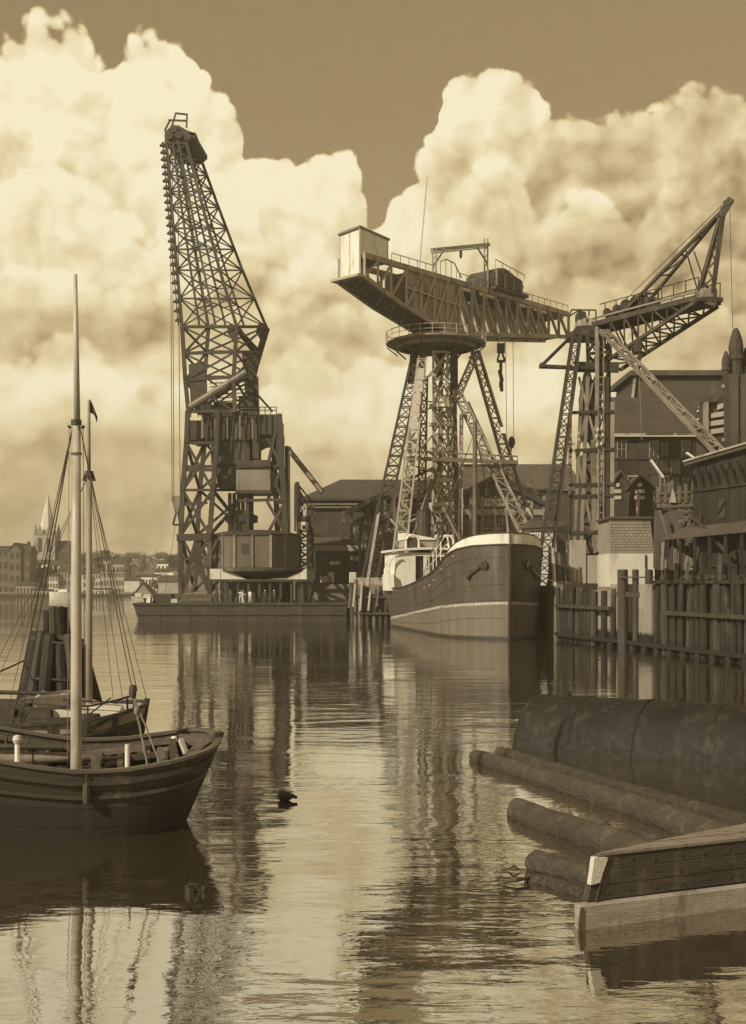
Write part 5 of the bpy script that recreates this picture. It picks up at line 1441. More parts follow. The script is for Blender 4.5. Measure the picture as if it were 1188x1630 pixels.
def big_block():
    # dark high building: lower hipped roof, upper storey with flat dark cap
    Y = 138
    t = thing('dark_high_building', 'tall dark building with stepped slate roofs behind the tower crane', 'building', (P(1050, 0, Y).x, Y, QZ))
    a, b = P(976, 0, Y), P(1180, 0, Y)
    ze = P(0, 694, Y).z
    MB().box((a.x, Y, QZ), (b.x, Y + 24, ze - .05)).build('wall', M_brick, t)
    z1 = P(0, 636, Y + 9).z
    # lower roof slope with gutter
    A = [Vector((a.x - .3, Y - .6, ze)), Vector((b.x, Y - .6, ze)), Vector((b.x, Y + 9, z1)), Vector((P(970, 0, Y + 9).x, Y + 9, z1))]
    up = Vector((0, 0, .3)); MB().hexa(A + [p + up for p in A]).build('roof', M_tile, t)
    bar('gutter', A[0] + Vector((0, -.15, .1)), A[1] + Vector((0, -.15, .1)), .22, M_lit, t)
    # upper storey: steep slate front, dark cap
    Y2 = Y + 9
    z2 = P(0, 600, Y2 + 2).z
    u0, u1 = P(1008, 0, Y2), P(1190, 0, Y2)
    v0 = P(1011, 0, Y2 + 2)
    MB().hexa([(u0.x, Y2, z1 - 1), (u1.x, Y2, z1 - 1), (u1.x, Y2 + 14, z1 - 1), (u0.x, Y2 + 14, z1 - 1),
               (v0.x, Y2 + 1.6, z2), (u1.x, Y2 + 1.6, z2), (u1.x, Y2 + 13, z2), (v0.x, Y2 + 13, z2)]).build('upper_storey', M_tile, t)
    MB().box((v0.x - .8, Y2 + .8, z2 + .01), (u1.x, Y2 + 14, z2 + .65)).build('roof_cap', M_roof, t)
    bar('corner_board', (u0.x - .05, Y2 - .05, z1), (v0.x - .05, Y2 + 1.5, z2), .35, M_grey, t)
    # windows and string courses in the wall
    for i in range(9):
        for j in range(4):
            x = P(990 + i * 17, 0, Y).x; z = P(0, 715 + j * 28, Y).z
            if (i * 3 + j) % 4 == 3: continue
            f = MB(); w, hh = .45, .85
            f.box((x - w - .12, Y - .1, z - hh - .15), (x - w, Y - .01, z + hh)); f.box((x + w, Y - .1, z - hh - .15), (x + w + .12, Y - .01, z + hh))
            f.box((x - w - .16, Y - .14, z + hh), (x + w + .16, Y - .01, z + hh + .2)); f.box((x - .04, Y - .08, z - hh), (x + .04, Y - .01, z + hh)); f.box((x - w, Y - .08, z - .04), (x + w, Y - .012, z + .04))
            o = f.build('window', M_brick if (i + j) % 3 else M_brick_l, t)
            MB().box((x - w, Y - .05, z - hh), (x + w, Y - .015, z + hh)).build('pane', M_glass, o)
    for y in (700, 730, 786): bar('string_course', (a.x, Y - .1, P(0, y, Y).z), (b.x, Y - .1, P(0, y, Y).z), .2, M_brick, t)
    # low gabled houses with pale louvre bands in front of it
    for k, (x0, x1, yt, yb, lab) in enumerate(((976, 1000, 752, 850, 'narrow dark gabled bay with two pale louvre bands beside the crane tower'),
                                                (1001, 1040, 760, 850, 'dark gabled bay with pale louvre bands and a white vent pipe'))):
        Yb = 133 - k
        a, b = P(x0, yt, Yb), P(x1, yt, Yb); xm = (a.x + b.x) / 2
        q = thing('louvred_bay', lab, 'shed', (xm, Yb, QZ))
        MB().prism([(a.x, Yb, QZ), (b.x, Yb, QZ), (b.x, Yb, a.z - 1.2), (xm, Yb, a.z), (a.x, Yb, a.z - 1.2)], (0, 4.5, 0)).build('wall', M_brick, q)
        for s, e in ((a.x - .2, a.z - 1.4), (b.x + .2, a.z - 1.4)):
            MB().hexa([(xm, Yb - .3, a.z + .02), (s, Yb - .3, e + .02), (s, Yb + 4.5, e + .02), (xm, Yb + 4.5, a.z + .02), (xm, Yb - .3, a.z + .25), (s, Yb - .3, e + .25), (s, Yb + 4.5, e + .25), (xm, Yb + 4.5, a.z + .25)]).build('roof', M_roof, q)
        for j in range(3):
            c = P((x0 + x1) / 2 - 4 + k * 2, 772 + j * 10, Yb - .1); w = (.42 if j else .2) * (1.3 if k else .9)
            MB().box((c.x - w, Yb - .14, c.z - .2), (c.x + w, Yb - .01, c.z + .2)).build('louvre', M_pale, q)
        if k: bar('vent_pipe', P(1015, 825, Yb - .3), P(1016, 786, Yb - .3), .32, M_lit, q)
    for (x0, y0, x1, y1, lab) in ((1036, 732, 1056, 760, 'long pale plank leaning on the dark shed roofs'), (1093, 721, 1106, 730, 'short pale plank on the eaves of the black timber shed')):
        bar_o = bar('plank', P(x0, y0, 101 if x0 < 1060 else 93), P(x1, y1, 101 if x0 < 1060 else 93), .4, M_white, None, h=.15)
        tag(bar_o, lab, 'plank')


big_block()


def ornate_gable():
    Y = 112
    t = thing('ornate_gable', 'stepped ornamental gable with pale stone bands and dark onion shaped finials', 'building', (P(1150, 0, Y).x, Y, QZ))
    p = lambda x, y, d=0: P(x, y, Y + d)
    MB().prism([p(1122, 760), p(1192, 760), p(1192, 600), p(1166, 604), p(1152, 626), p(1140, 640), p(1122, 640)], (0, 3, 0)).build('wall', M_brick, t)
    for k, (y, x0, x1) in enumerate(((648, 1142, 1152), (661, 1132, 1154), (674, 1128, 1154), (687, 1128, 1154))):
        MB().hexa([p(x0, y + 4.5, -.25), p(x1, y + 1, -.25), p(x1, y + 1, .02), p(x0, y + 4.5, .02), p(x0, y - 3, -.25), p(x1, y - 7, -.25), p(x1, y - 7, .02), p(x0, y - 3, .02)]).build('stone_band', M_plaster, t)
    bar('pilaster', p(1124, 690, -.3), p(1124, 640, -.3), .42, M_brick_l, t)
    MB().box(p(1120, 640, -.5), p(1130, 633, .6)).build('pilaster_cap', M_brick, t)
    for k, (y, dx) in enumerate(((644, 2), (650, 0), (656, 3), (663, 0))):
        plate('stone_chip', [p(1110 + dx, y + 3, 2), p(1119 + dx * .5, y, 2), p(1119 + dx * .5, y + 2.5, 2), p(1111 + dx, y + 5.5, 2)][::-1], .2, M_white, t)
    def finial(x, yt, yb, w, d, name='finial'):
        c = p(x, 0, d); r = w / F * (Y + d) / 2; zt = p(x, yt, d).z; zb = p(x, yb, d).z; hh = zt - zb
        MB().lathe((c.x, c.y, 0), [(r * .75, zb), (r * .78, zb + hh * .30), (r * 1.0, zb + hh * .36), (r * .85, zb + hh * .44), (r * .95, zb + hh * .58), (r * .8, zb + hh * .74), (r * .42, zb + hh * .93), (r * .2, zb + hh * .98), (0, zt)], 10).build(name, M_brick, t)
    finial(1172, 521, 600, 26, .5); finial(1156, 558, 606, 15, .2); finial(1188, 552, 604, 14, .8)
    for (x, w, m) in ((1157, .45, M_brick), (1167, .8, M_roof), (1178, .4, M_brick), (1187, .8, M_roof)):
        bar('pier', p(x, 745, -.35), p(x, 596, -.35), w, m, t)
    for y in (615, 700): bar('ledge', p(1150, y, -.4), p(1192, y - 2, -.4), .3, M_brick_l, t)


ornate_gable()


def black_shed():
    """large dark timber shed at the right edge, on piles over the quay edge"""
    A, B = P(1104, 735, 92), P(1215, 702, 84)
    A.x -= 0
    MW = mat('shaded_shed_boards', .017, .8, .55, .9, grain=(1, 1, .12), bump=.01, bscale=10, dirt=.03)  # shade over the right side put into these near-black boards
    t = thing('black_timber_shed', 'big black boarded timber shed with pale roof edge at the right edge', 'shed', (A.x + 4, 94, QZ))
    d = Vector((B.x - A.x, B.y - A.y, 0)).normalized(); n = Vector((-d.y, d.x, 0))
    L = (Vector((B.x, B.y, 0)) - Vector((A.x, A.y, 0))).length
    nb = 30
    A0 = Vector((A.x, A.y, 0))
    for i in range(nb):
        p = A0 + d * (L * i / nb); q = A0 + d * (L * (i + .97) / nb); w = n * R.uniform(-.05, .0)
        zt = A.z + (B.z - A.z) * i / nb - .35
        MB().hexa([p + w + Vector((0, 0, QZ - .6)), q + w + Vector((0, 0, QZ - .6)), q + n * .2 + Vector((0, 0, QZ - .6)), p + n * .2 + Vector((0, 0, QZ - .6)),
                   p + w + Vector((0, 0, zt)), q + w + Vector((0, 0, zt)), q + n * .2 + Vector((0, 0, zt)), p + n * .2 + Vector((0, 0, zt))]).build('board', MW, t)
    for i in range(18):
        p = A0 + n * (.2 + i * .7); q = A0 + n * (.86 + i * .7)
        MB().hexa([p + Vector((0, 0, QZ)), q + Vector((0, 0, QZ)), q + d * .2 + Vector((0, 0, QZ)), p + d * .2 + Vector((0, 0, QZ)),
                   p + Vector((0, 0, A.z - .4)), q + Vector((0, 0, A.z - .4)), q + d * .2 + Vector((0, 0, A.z - .4)), p + d * .2 + Vector((0, 0, A.z - .4))]).build('board', MW, t)
    up = Vector((0, 0, .3)); a2 = A - d * .5 - n * .5; b2 = B - n * .5
    MB().hexa([a2 - up, b2 - up, b2 + n * 14 + up * 3, a2 + n * 14 + up * 3, a2, b2, b2 + n * 14 + up * 4, a2 + n * 14 + up * 4]).build('roof', M_roof, t)
    bar('roof_edge', a2 + Vector((0, 0, .05)) - n * .05, b2 + Vector((0, 0, .05)) - n * .05, .14, M_lit, t)
    # doors, battens, patches, brackets and hanging timbers on its front
    fp = lambda s, z, k=0.: A0 + d * s + n * k + Vector((0, 0, z))
    for (s, z0, z1, w) in ((1.1, QZ, QZ + 3.2, 1.3), (5.2, QZ + 2.5, QZ + 4.4, .9), (3.4, QZ + 5.2, QZ + 6.6, .8)):
        o = MB().hexa([fp(s, z0, -.12), fp(s + w, z0, -.12), fp(s + w, z0, -.02), fp(s, z0, -.02), fp(s, z1, -.12), fp(s + w, z1, -.12), fp(s + w, z1, -.02), fp(s, z1, -.02)]).build('hatch_door', M_wood_d, t)
        bar('door_batten', fp(s, z0 + .3, -.15), fp(s + w, z1 - .3, -.15), .14, MW, t)
    for z in (QZ + 1.6, QZ + 4.7, QZ + 7.4): bar('batten', fp(-.1, z, -.09), fp(9, z + .12, -.09), .16, MW, t)
    for i in range(8):
        s = .5 + i * 1.0; bar('bracket', fp(s, A.z - 2.0, -.06), fp(s, A.z - .6, -.7), .16, MW, t)
    bar('lean_beam', fp(.2, QZ + 5.8, -.5), fp(6.5, QZ + 2.2, -1.2), .18, M_wood_d, t); bar('lean_beam', fp(2.4, QZ + .2, -1.4), fp(1.2, QZ + 5.6, -.2), .16, M_wood_d, t)
    MB().hexa([fp(-1.6, QZ + 3.7, -1.7), fp(9, QZ + 3.9, -1.7), fp(9, QZ + 4.8, -.02), fp(-.6, QZ + 4.6, -.02), fp(-1.6, QZ + 3.85, -1.7), fp(9, QZ + 4.05, -1.7), fp(9, QZ + 4.95, -.02), fp(-.6, QZ + 4.75, -.02)]).build('lean_to_roof', M_roof, t)
    for i in range(6): bar('lean_to_post', fp(-1.4 + i * 1.9, QZ - .5, -1.5), fp(-1.4 + i * 1.9, QZ + 3.8, -1.5), .2, MW, t)
    # lean-to gallery with ragged props on its left side
    g = lambda x, y, D=96: P(x, y, D)
    t2 = thing('timber_gallery', 'ragged timber gallery with rail and props against the black shed', 'gallery', (P(1075, 0, 96).x, 96, QZ))
    MB().hexa([g(1046, 808), g(1106, 806), g(1106, 806, 99), g(1046, 808, 99), g(1046, 801), g(1106, 799), g(1106, 799, 99), g(1046, 801, 99)]).build('floor', M_wood, t2)
    for i in range(6): bar('post', g(1048 + i * 11, 800), g(1048 + i * 11 + (i % 2), 775 - (i % 3) * 5), .22, M_wood, t2)
    bar('rail', g(1046, 786), g(1104, 783), .16, M_wood, t2); bar('rail', g(1046, 795), g(1104, 792), .14, M_wood, t2)
    plate('pale_board', [g(1066, 800, 95.8), g(1077, 800, 95.8), g(1074, 784, 95.8), g(1072, 777, 95.8)], .1, M_wood_l, t2)
    for (x0, y0, x1, y1) in ((1080, 812, 1104, 816), (1080, 830, 1108, 824), (1082, 846, 1106, 834), (1086, 822, 1104, 826), (1050, 812, 1062, 850), (1098, 810, 1096, 850)):
        bar('prop', g(x0, y0, 95), g(x1, y1, 95), .2, M_wood, t2)
    MB().hexa([g(1040, 905, 97), g(1106, 905, 95), g(1106, 905, 99), g(1040, 905, 101), g(1042, 812, 97), g(1106, 812, 95), g(1106, 812, 99), g(1042, 812, 101)]).build('store', M_wood_d, t2)
    t3 = thing('slab_pile', 'row of upright slabs and offcuts leaning below the timber gallery', 'planks', (P(1080, 0, 93).x, 93, QZ))
    for i in range(14):
        x = 1047 + i * 6.5; yt = 862 + R.uniform(-6, 14) + (i > 9) * 8
        bar('slab', g(x + R.uniform(-2, 2), 908, 92.5), g(x + R.uniform(-2, 2), yt, 93.2), .30, M_wood if i % 3 else M_wood_d, t3, h=.12)


black_shed()


# ------------------------------------------------------------------ quay edge: piles, walings, posts
M_pile = mat('weathered_pile', .075, .8, .4, 1.2, bump=.01, bscale=12, dirt=.04, tide=1.2)
M_pile_d = mat('black_shaded_pile', .016, .8, .6, 1.3, grain=(1, 1, .15), bump=.015, bscale=9, dirt=.06, tide=1.3)  # near-black: shade along the right quay put into the colour
M_conc_w = mat('tide_stained_concrete', .27, .9, .35, .5, streak=.25, dirt=.12, bump=.02, bscale=5, tide=1.5)
def quay_piles():
    a, b = Vector((18.0, 112.4, 0)), Vector((25.9, 77, 0))
    d = (b - a).normalized(); out = Vector((d.y, -d.x, 0))
    if out.x > 0: out = -out
    t = thing('pile_wall', 'weathered timber pile wall along the right hand quay with heavy rubbing beams', 'pile wall', (a.x, a.y, 0))
    L = (b - a).length; s = 0.
    i = 0
    while s < L + 8:
        p = a + d * s + out * (.42 + R.uniform(-.08, .08))
        px = CX + p.x / p.y * F
        r = R.uniform(.17, .33)
        if 945 < px < 1036:
            s += R.uniform(1.1, 1.5)
            if px > 985: continue
            top = QZ + R.uniform(-.6, -.1)
        else:
            top = QZ + R.uniform(.0, .9) if px > 1036 else QZ + R.uniform(-.5, .3)
        mm = M_pile_d if (i * 7 % 5) else M_wood_d
        lean = Vector((R.uniform(-.22, .22), R.uniform(-.12, .12), 0))
        MB().tube([p + Vector((0, 0, -2)), p + lean * .5 + Vector((0, 0, top * .5)), p + lean + Vector((0, 0, top - .06)), p + lean + Vector((0, 0, top))], [r * 1.05, r, r * .95, r * .8], 9).build('pile', mm, t, smooth=False)
        s += r * 2 + R.uniform(.10, .5); i += 1
    bar('rubbing_beam', a + out * .85 + Vector((0, 0, .55)), a + d * (L + 8) + out * .85 + Vector((0, 0, .5)), .3, M_pile, t)
    bar('rubbing_beam', a + out * .8 + Vector((0, 0, 3.2)), a + d * (L * .34) + out * .8 + Vector((0, 0, 3.2)), .3, M_wood_d, t)
    bar('rubbing_beam', a + d * (L * .62) + out * .8 + Vector((0, 0, 3.1)), a + d * (L + 8) + out * .8 + Vector((0, 0, 3.1)), .3, M_wood_d, t)
    for s0, s1 in ((0, .2), (.525, 1.22)):  # dark backing added so the gaps between the piles read as shade
        nbk = int((s1 - s0) * 36)
        for k in range(nbk):
            p, q = a + d * (L * (s0 + (s1 - s0) * k / nbk) + .02), a + d * (L * (s0 + (s1 - s0) * (k + 1) / nbk) - .02); e = out * (.1 + R.uniform(0, .03))
            MB().hexa([p + e - Vector((0, 0, 1)), q + e - Vector((0, 0, 1)), q - out * .3 - Vector((0, 0, 1)), p - out * .3 - Vector((0, 0, 1)), p + e + Vector((0, 0, QZ + .3)), q + e + Vector((0, 0, QZ + .3)), q - out * .3 + Vector((0, 0, QZ + .3)), p - out * .3 + Vector((0, 0, QZ + .3))]).build('dark_gap_backing', M_pile_d, t)
    # pale foot blocks between the piles at the water line
    for k in range(12):
        p = a + d * (L * (.34 + .06 * k)) + out * .72
        MB().lathe(p + Vector((0, 0, .1)), [(0, -.6), (.32, -.5), (.36, .1), (.2, .36), (0, .4)], 7).build('fender_stone', M_pile, t)
    t2 = thing('concrete_abutment', 'pale concrete abutment behind the three free standing posts', 'quay wall', (20.5, 100, 0))
    for (s0, s1, z0, z1, o, m) in ((.20, .30, -1, QZ - .3, .22, M_conc_w), (.303, .52, -1, QZ + .25, .2, M_conc_w)):
        p, q = a + d * (L * s0), a + d * (L * s1)
        e = out * o
        MB().hexa([p + e + Vector((0, 0, z0)), q + e + Vector((0, 0, z0)), q - out + Vector((0, 0, z0)), p - out + Vector((0, 0, z0)),
                   p + e + Vector((0, 0, z1)), q + e + Vector((0, 0, z1)), q - out + Vector((0, 0, z1)), p - out + Vector((0, 0, z1))]).build('concrete_block', m, t2)
    # three free standing heavy posts with rails
    t3 = thing('mooring_fence', 'three thick dark free standing posts tied by rails in front of whitewashed hut', 'fence', (P(1010, 0, 96).x, 96, 0))
    for (x, w, Y) in ((991.5, 17, 97), (1012, 10.5, 96.4), (1033.5, 13, 95.6)):
        top = P(x, 906.5, Y); r = w / F * Y / 2
        MB().tube([(top.x + .05, Y, -2), (top.x, Y, top.z - .08), (top.x, Y, top.z)], [r * 1.04, r, r * .85], 12).build('post', M_wood_d, t3)
    bar('rail', P(985, 919, 96.6), P(1042, 919, 95.3), .12, M_steel, t3)
    bar('rail', P(984, 946, 97.3), P(1040, 947, 95.8), .75, M_wood_d, t3, h=.4)
    # left: low landing pile row behind the steamer
    t4 = thing('landing_piles', 'dark pile row and fenders of the landing between pontoon and steamer', 'pile wall', (-1, 160, 0))
    for k in range(16):
        x = -2.3 + k * .82; y = 160.2 - (x + 2.4) * .22
        p = Vector((x, y - .5, 0)); top = QZ + R.uniform(-.6, .7)
        MB().tube([p + Vector((0, 0, -2)), p + Vector((R.uniform(-.1, .1), 0, top))], [.3, .26], 8).build('pile', M_wood_d if k % 3 else M_wood, t4)
    for k in range(9):
        y = 162 + k * 4; MB().tube([(-2.8, y, -2), (-2.8, y, QZ + R.uniform(-.3, .5))], .28, 8).build('pile', M_wood_d, t4)
    for z in (1.2, 3.4): bar('waling', (-2.6, 159.3, z), (9.5, 156.7, z), .3, M_wood_d, t4)
    for (x, y0, y1, m) in ((559, 938, 968, M_wood), (566, 930, 966, M_wood_l), (577, 925, 972, M_wood_l), (590, 942, 972, M_wood_l), (603, 940, 966, M_wood)):
        bar('fender_spar', P(x, y0, 158.6), P(x - 3, y1, 158.4), .35, m, t4, shape='rod')
    # dark jetty deck with cross beams carried on the piles in front of the shed
    t5 = thing('jetty_deck', 'dark overhanging jetty deck with beams and stacked timber before the black shed', 'jetty', (24, 86, QZ))
    for k in range(26):
        s0 = L * .53 + k * .9
        p = a + d * s0 + out * R.uniform(.5, 1.1); q = a + d * s0 - out * 3.0
        MB().hexa([p + Vector((0, 0, QZ + .32)), p + d * .82 + Vector((0, 0, QZ + .32)), q + d * .82 + Vector((0, 0, QZ + .32)), q + Vector((0, 0, QZ + .32)),
                   p + Vector((0, 0, QZ + .55)), p + d * .82 + Vector((0, 0, QZ + .55)), q + d * .82 + Vector((0, 0, QZ + .55)), q + Vector((0, 0, QZ + .55))]).build('plank', M_pile_d, t5)
    for k in range(16):
        s0 = L * .54 + k * 1.25; p = a + d * s0 + out * R.uniform(-.6, .5) + Vector((0, 0, QZ + .55))
        bar('stanchion', p, p + Vector((R.uniform(-.2, .2), 0, R.uniform(.6, 2.2))), R.uniform(.12, .3), M_pile_d if k % 4 else M_pile, t5)
    for k in range(5):
        p = a + d * (L * .6 + k * 3) - out * .8 + Vector((0, 0, QZ + .75)); bar('stacked_timber', p, p + d * 2.6 + Vector((0, 0, .1)), .35, M_wood_d, t5)
    # small gear on the quay
    for (px, Y, w, hh, m, lab) in ((519, 168, 1.9, 1.3, M_pale, 'low pale handcart on the quay behind the pontoon end'), (528, 176, 1.0, 2.0, M_white, 'pale upright box on the quay beside the handcart'),
                                   (562, 163, 1.0, 1.7, M_pale, 'pale hooded bollard cover near the landing piles')):
        q = thing('quay_gear', lab, 'crate', (P(px, 0, Y).x if px > 545 else P(px, 0, 202).x, Y if px > 545 else 202, QZ), group='gear on the landing')
        x, y = q.location.x, q.location.y
        MB().box((x - w / 2, y - .5, QZ + .2), (x + w / 2, y + .5, QZ + hh)).build('body', m, q, bevel=.08)
        for sx in (-.3, .3): MB().box((x + sx * w - .12, y - .45, QZ), (x + sx * w + .12, y + .45, QZ + .2)).build('runner', M_wood_d, q)


quay_piles()

# ------------------------------------------------------------------ hull building
def interp(tab, x):
    if x <= tab[0][0]: return tab[0][1]
    for (a, p), (b, q) in zip(tab, tab[1:]):
        if x <= b:
            k = (x - a) / (b - a); k = k * k * (3 - 2 * k) * .35 + k * .65
            return p + (q - p) * k
    return tab[-1][1]


class Hull:
    """local frame: +X bow, +Y port, Z up, 0 = water line. d = metres aft of the stem"""
    def __init__(s, L, sheer, plan, planw, zk, rake, p=.7):
        s.L, s.sheer, s.plan, s.planw, s.zk, s.rake, s.p = L, sheer, plan, planw, zk, rake, p
    def pt(s, d, t, side, z=None, off=0.):
        zs = interp(s.sheer, d); zz = s.zk + (zs - s.zk) * t if z is None else z
        t = (zz - s.zk) / (zs - s.zk)
        tt = min(1.2, max(0, t)) ** s.p
        b = interp(s.planw, d) * (1 - tt) + interp(s.plan, d) * tt
        x = s.L / 2 - d - s.rake * (1 - t) * max(0, 1 - d / (s.L * .3)) ** 2
        return Vector((x, side * (b + off), zz))
    def strip(s, ds, t0, t1, side, nt=1, off=0., thick=None, zfun=None):
        """band of planking between two levels"""
        mb = MB(); n = len(ds); rows = []
        for j in range(nt + 1):
            t = t0 + (t1 - t0) * j / nt
            rows.append([s.pt(d, t, side, off=off) if zfun is None else s.pt(d, 0, side, z=zfun(d, t), off=off) for d in ds])
        vs = [p for r in rows for p in r]; fs = []
        for j in range(nt):
            for i in range(n - 1):
                f = (j * n + i, j * n + i + 1, (j + 1) * n + i + 1, (j + 1) * n + i)
                fs.append(f[::-1] if side > 0 else f)
        if thick:
            k = len(vs)
            vs += [p + Vector((0, -side * thick, 0)) for p in vs]
            fs += [tuple(i + k for i in f[::-1]) for f in fs]
            m = nt * n
            for i in range(n - 1):
                fs += [(i, i + 1, k + i + 1, k + i), (m + i, k + m + i, k + m + i + 1, m + i + 1)]
        return mb.add(vs, fs)


def hull_paint():
    m = bpy.data.materials.new('ship_hull_paint'); m.use_nodes = True
    t = NT(m.node_tree); t.n.clear()
    out = t.node('ShaderNodeOutputMaterial'); b = t.node('ShaderNodeBsdfPrincipled'); t.l.new(b.outputs[0], out.inputs[0])
    ob = t.node('ShaderNodeTexCoord').outputs['Object']
    x, y, z = t.sep(ob)
    zz = t.m('SUBTRACT', z, t.m('ADD', 1.70, t.m('MULTIPLY', x, .071)))
    n = t.noise(t.v('MULTIPLY', ob, (1, 1, .16)), 1.1, 8, .7)[0]
    n2 = t.noise(ob, 5, 5, .6)[0]
    zz = t.m('ADD', zz, t.m('MULTIPLY', t.m('SUBTRACT', n2, .5), .10))
    black = t.ramp(n, [(.3, tone(.03)), (.5, tone(.05)), (.62, tone(.075)), (.72, tone(.11))])
    red = t.ramp(n, [(.3, tone(.10)), (.55, tone(.145)), (.72, tone(.20))])
    line = t.ramp(n2, [(.35, tone(.16)), (.5, tone(.46)), (.7, tone(.58))])
    mx = t.node('ShaderNodeMix', data_type='RGBA'); t.l.new(t.smooth(zz, -.03, .03), mx.inputs[0]); t.l.new(red, mx.inputs[6]); t.l.new(line, mx.inputs[7])
    my = t.node('ShaderNodeMix', data_type='RGBA'); t.l.new(t.smooth(zz, .22, .28), my.inputs[0]); t.l.new(mx.outputs[2], my.inputs[6]); t.l.new(black, my.inputs[7])
    mw = t.node('ShaderNodeMix', data_type='RGBA'); t.l.new(t.smooth(t.m('ADD', z, t.m('MULTIPLY', t.m('SUBTRACT', n2, .5), .35)), .18, .34), mw.inputs[0]); mw.inputs[6].default_value = (*tone(.022), 1); t.l.new(my.outputs[2], mw.inputs[7])
    t.l.new(mw.outputs[2], b.inputs['Base Color'])
    t.put(b.inputs['Roughness'], t.lin(n2, .3, .7, .45, .65))
    bn = t.node('ShaderNodeBump'); bn.inputs['Strength'].default_value = 1.; bn.inputs['Distance'].default_value = .05
    t.l.new(t.noise(ob, .9, 3, .5)[0], bn.inputs['Height']); t.l.new(bn.outputs[0], b.inputs['Normal'])
    return m


def steamer():
    L = 46; hd = rad(10); c = Vector((12.85 - math.sin(hd) * L / 2, 112 + math.cos(hd) * L / 2, 0))
    t = thing('cargo_steamer', 'black cargo steamer with pale waterline band and white bow rail lying at the quay', 'ship', c, rad(-80), world=False)
    sheer = [(0, 8.95), (2, 8.85), (4, 8.5), (6, 7.7), (8, 6.9), (11, 6.25), (15, 5.8), (20, 5.25), (26, 4.8), (36, 4.6), (46, 5.4)]
    plan = [(0, .14), (.4, 1.15), (1, 2.0), (2, 3.1), (3.5, 4.2), (5.5, 4.95), (8, 5.15), (12, 5.1), (34, 4.95), (40, 4.65), (46, 3.2)]
    planw = [(0, .10), (.4, .75), (1, 1.35), (2, 2.35), (3.5, 3.4), (5.5, 4.3), (8, 4.8), (12, 4.9), (34, 4.75), (40, 3.2), (46, .3)]
    Hh = Hull(L, sheer, plan, planw, -1.0, .35, .85)
    ds = [0, .1, .25, .4, .7, 1, 1.4, 2, 2.7, 3.5, 4.5, 5.5, 6.5, 8, 10, 12, 15, 18, 22, 26, 30, 34, 37, 40, 43, 46]
    mp = hull_paint()
    mb = Hh.strip(ds, 0, 1, 1, 14); m2 = Hh.strip(ds, 0, 1, -1, 14); mb.add(m2.v, m2.f)
    # deck and transom
    mb.add([Hh.pt(d, 1, 1) - Vector((0, 0, .25)) for d in ds] + [Hh.pt(d, 1, -1) - Vector((0, 0, .25)) for d in ds],
           [(i, i + 1, len(ds) + i + 1, len(ds) + i)[::-1] for i in range(len(ds) - 1)])
    tr = [Hh.pt(46, j / 6, 1) for j in range(7)] + [Hh.pt(46, 1 - j / 6, -1) for j in range(7)]
    mb.add(tr, [tuple(range(14))])
    mb.build('hull', mp, t, smooth=True)
    st = [Hh.pt(0, k / 8, 1) * 1 for k in range(9)]
    for p in st: p.y = 0; p.x += .07
    MB().tube(st, .14, 8).build('stem_bar', M_black, t)
    # plate seams proud of the hull
    for sd in (1, -1):
        for tt in (.30, .47, .62, .76, .88):
            pts = [Hh.pt(d, tt, sd, off=.012) for d in ds[1:]]
            MB().tube(pts, .018, 5).build('plate_seam', M_black, t)
        pts = [Hh.pt(d, 1, sd, off=.03) for d in ds]
        MB().tube(pts, .09, 6).build('gunwale', M_black, t)
    # white bow bulwark
    bd = [0, .1, .25, .45, .8, 1.2, 1.7, 2.3, 3.0, 3.8, 4.6, 5.4]
    hb = lambda d: max(.02, 1.05 * (1 - (d / 5.6) ** 2.2))
    for sd in (1, -1):
        Hh.strip(bd, 0, 1, sd, 2, off=.02, thick=.10, zfun=lambda d, u: interp(sheer, d) + .02 + hb(d) * u).build('bow_bulwark', M_white, t)
        MB().tube([Hh.pt(d, 0, sd, z=interp(sheer, d) + hb(d) + .04, off=.0) for d in bd], .07, 6).build('bulwark_rail', M_black, t)
    bar('bulwark_seam', (L / 2 + .11, 0, 9.0), (L / 2 + .11, 0, 10.0), .07, M_steel, t)
    # dark side bulwark continues aft of the white one
    # hawse pipes with anchors
    for sd in (1, -1):
        q = Hh.pt(1.15, 0, sd, z=7.0, off=.10)
        r = Hh.pt(2.5, 0, sd, z=6.0, off=.16)
        bar('anchor_shank', q, lerp(q, r, .8), .2, M_black, t)
        bar('anchor_fluke', lerp(q, r, .2) + Vector((0, sd * .1, .1)), lerp(q, r, 1.0) + Vector((0, sd * .1, -.1)), .36, M_black, t, h=.22)
        bar('anchor_fluke', lerp(q, r, .75) + Vector((.15, sd * .1, .25)), lerp(q, r, .9) + Vector((-.1, sd * .1, -.45)), .22, M_black, t, h=.22)
        MB().lathe((0, 0, 0), [(.42, 0), (.42, .12), (.22, .16)], 12)
        bb = MB().lathe((0, 0, 0), [(.18, -.05), (.45, 0), (.45, .1), (.18, .16)], 12)
        M = frame((0, 0, 0), (.4, sd * .9, -.1)); MB().add([M @ v + q for v in bb.v], bb.f).build('hawse_pipe', M_black, t)
    for (d, z, sd) in ((6.5, 6.7, -1), (9.5, 5.6, -1), (11.5, 5.1, -1), (4.2, 7.9, -1), (14, 4.8, -1)):
        q = Hh.pt(d, 0, sd, z=z, off=.02)
        MB().box(q + Vector((-.16, -.08, -.09)), q + Vector((.16, .06, .09))).build('freeing_port', M_plaster_d, t)
    # forecastle hand rails (double hoop)
    def rail(pts, r=.06, m=M_white, nm='hand_rail'): MB().tube(pts, r, 6).build(nm, m, t)
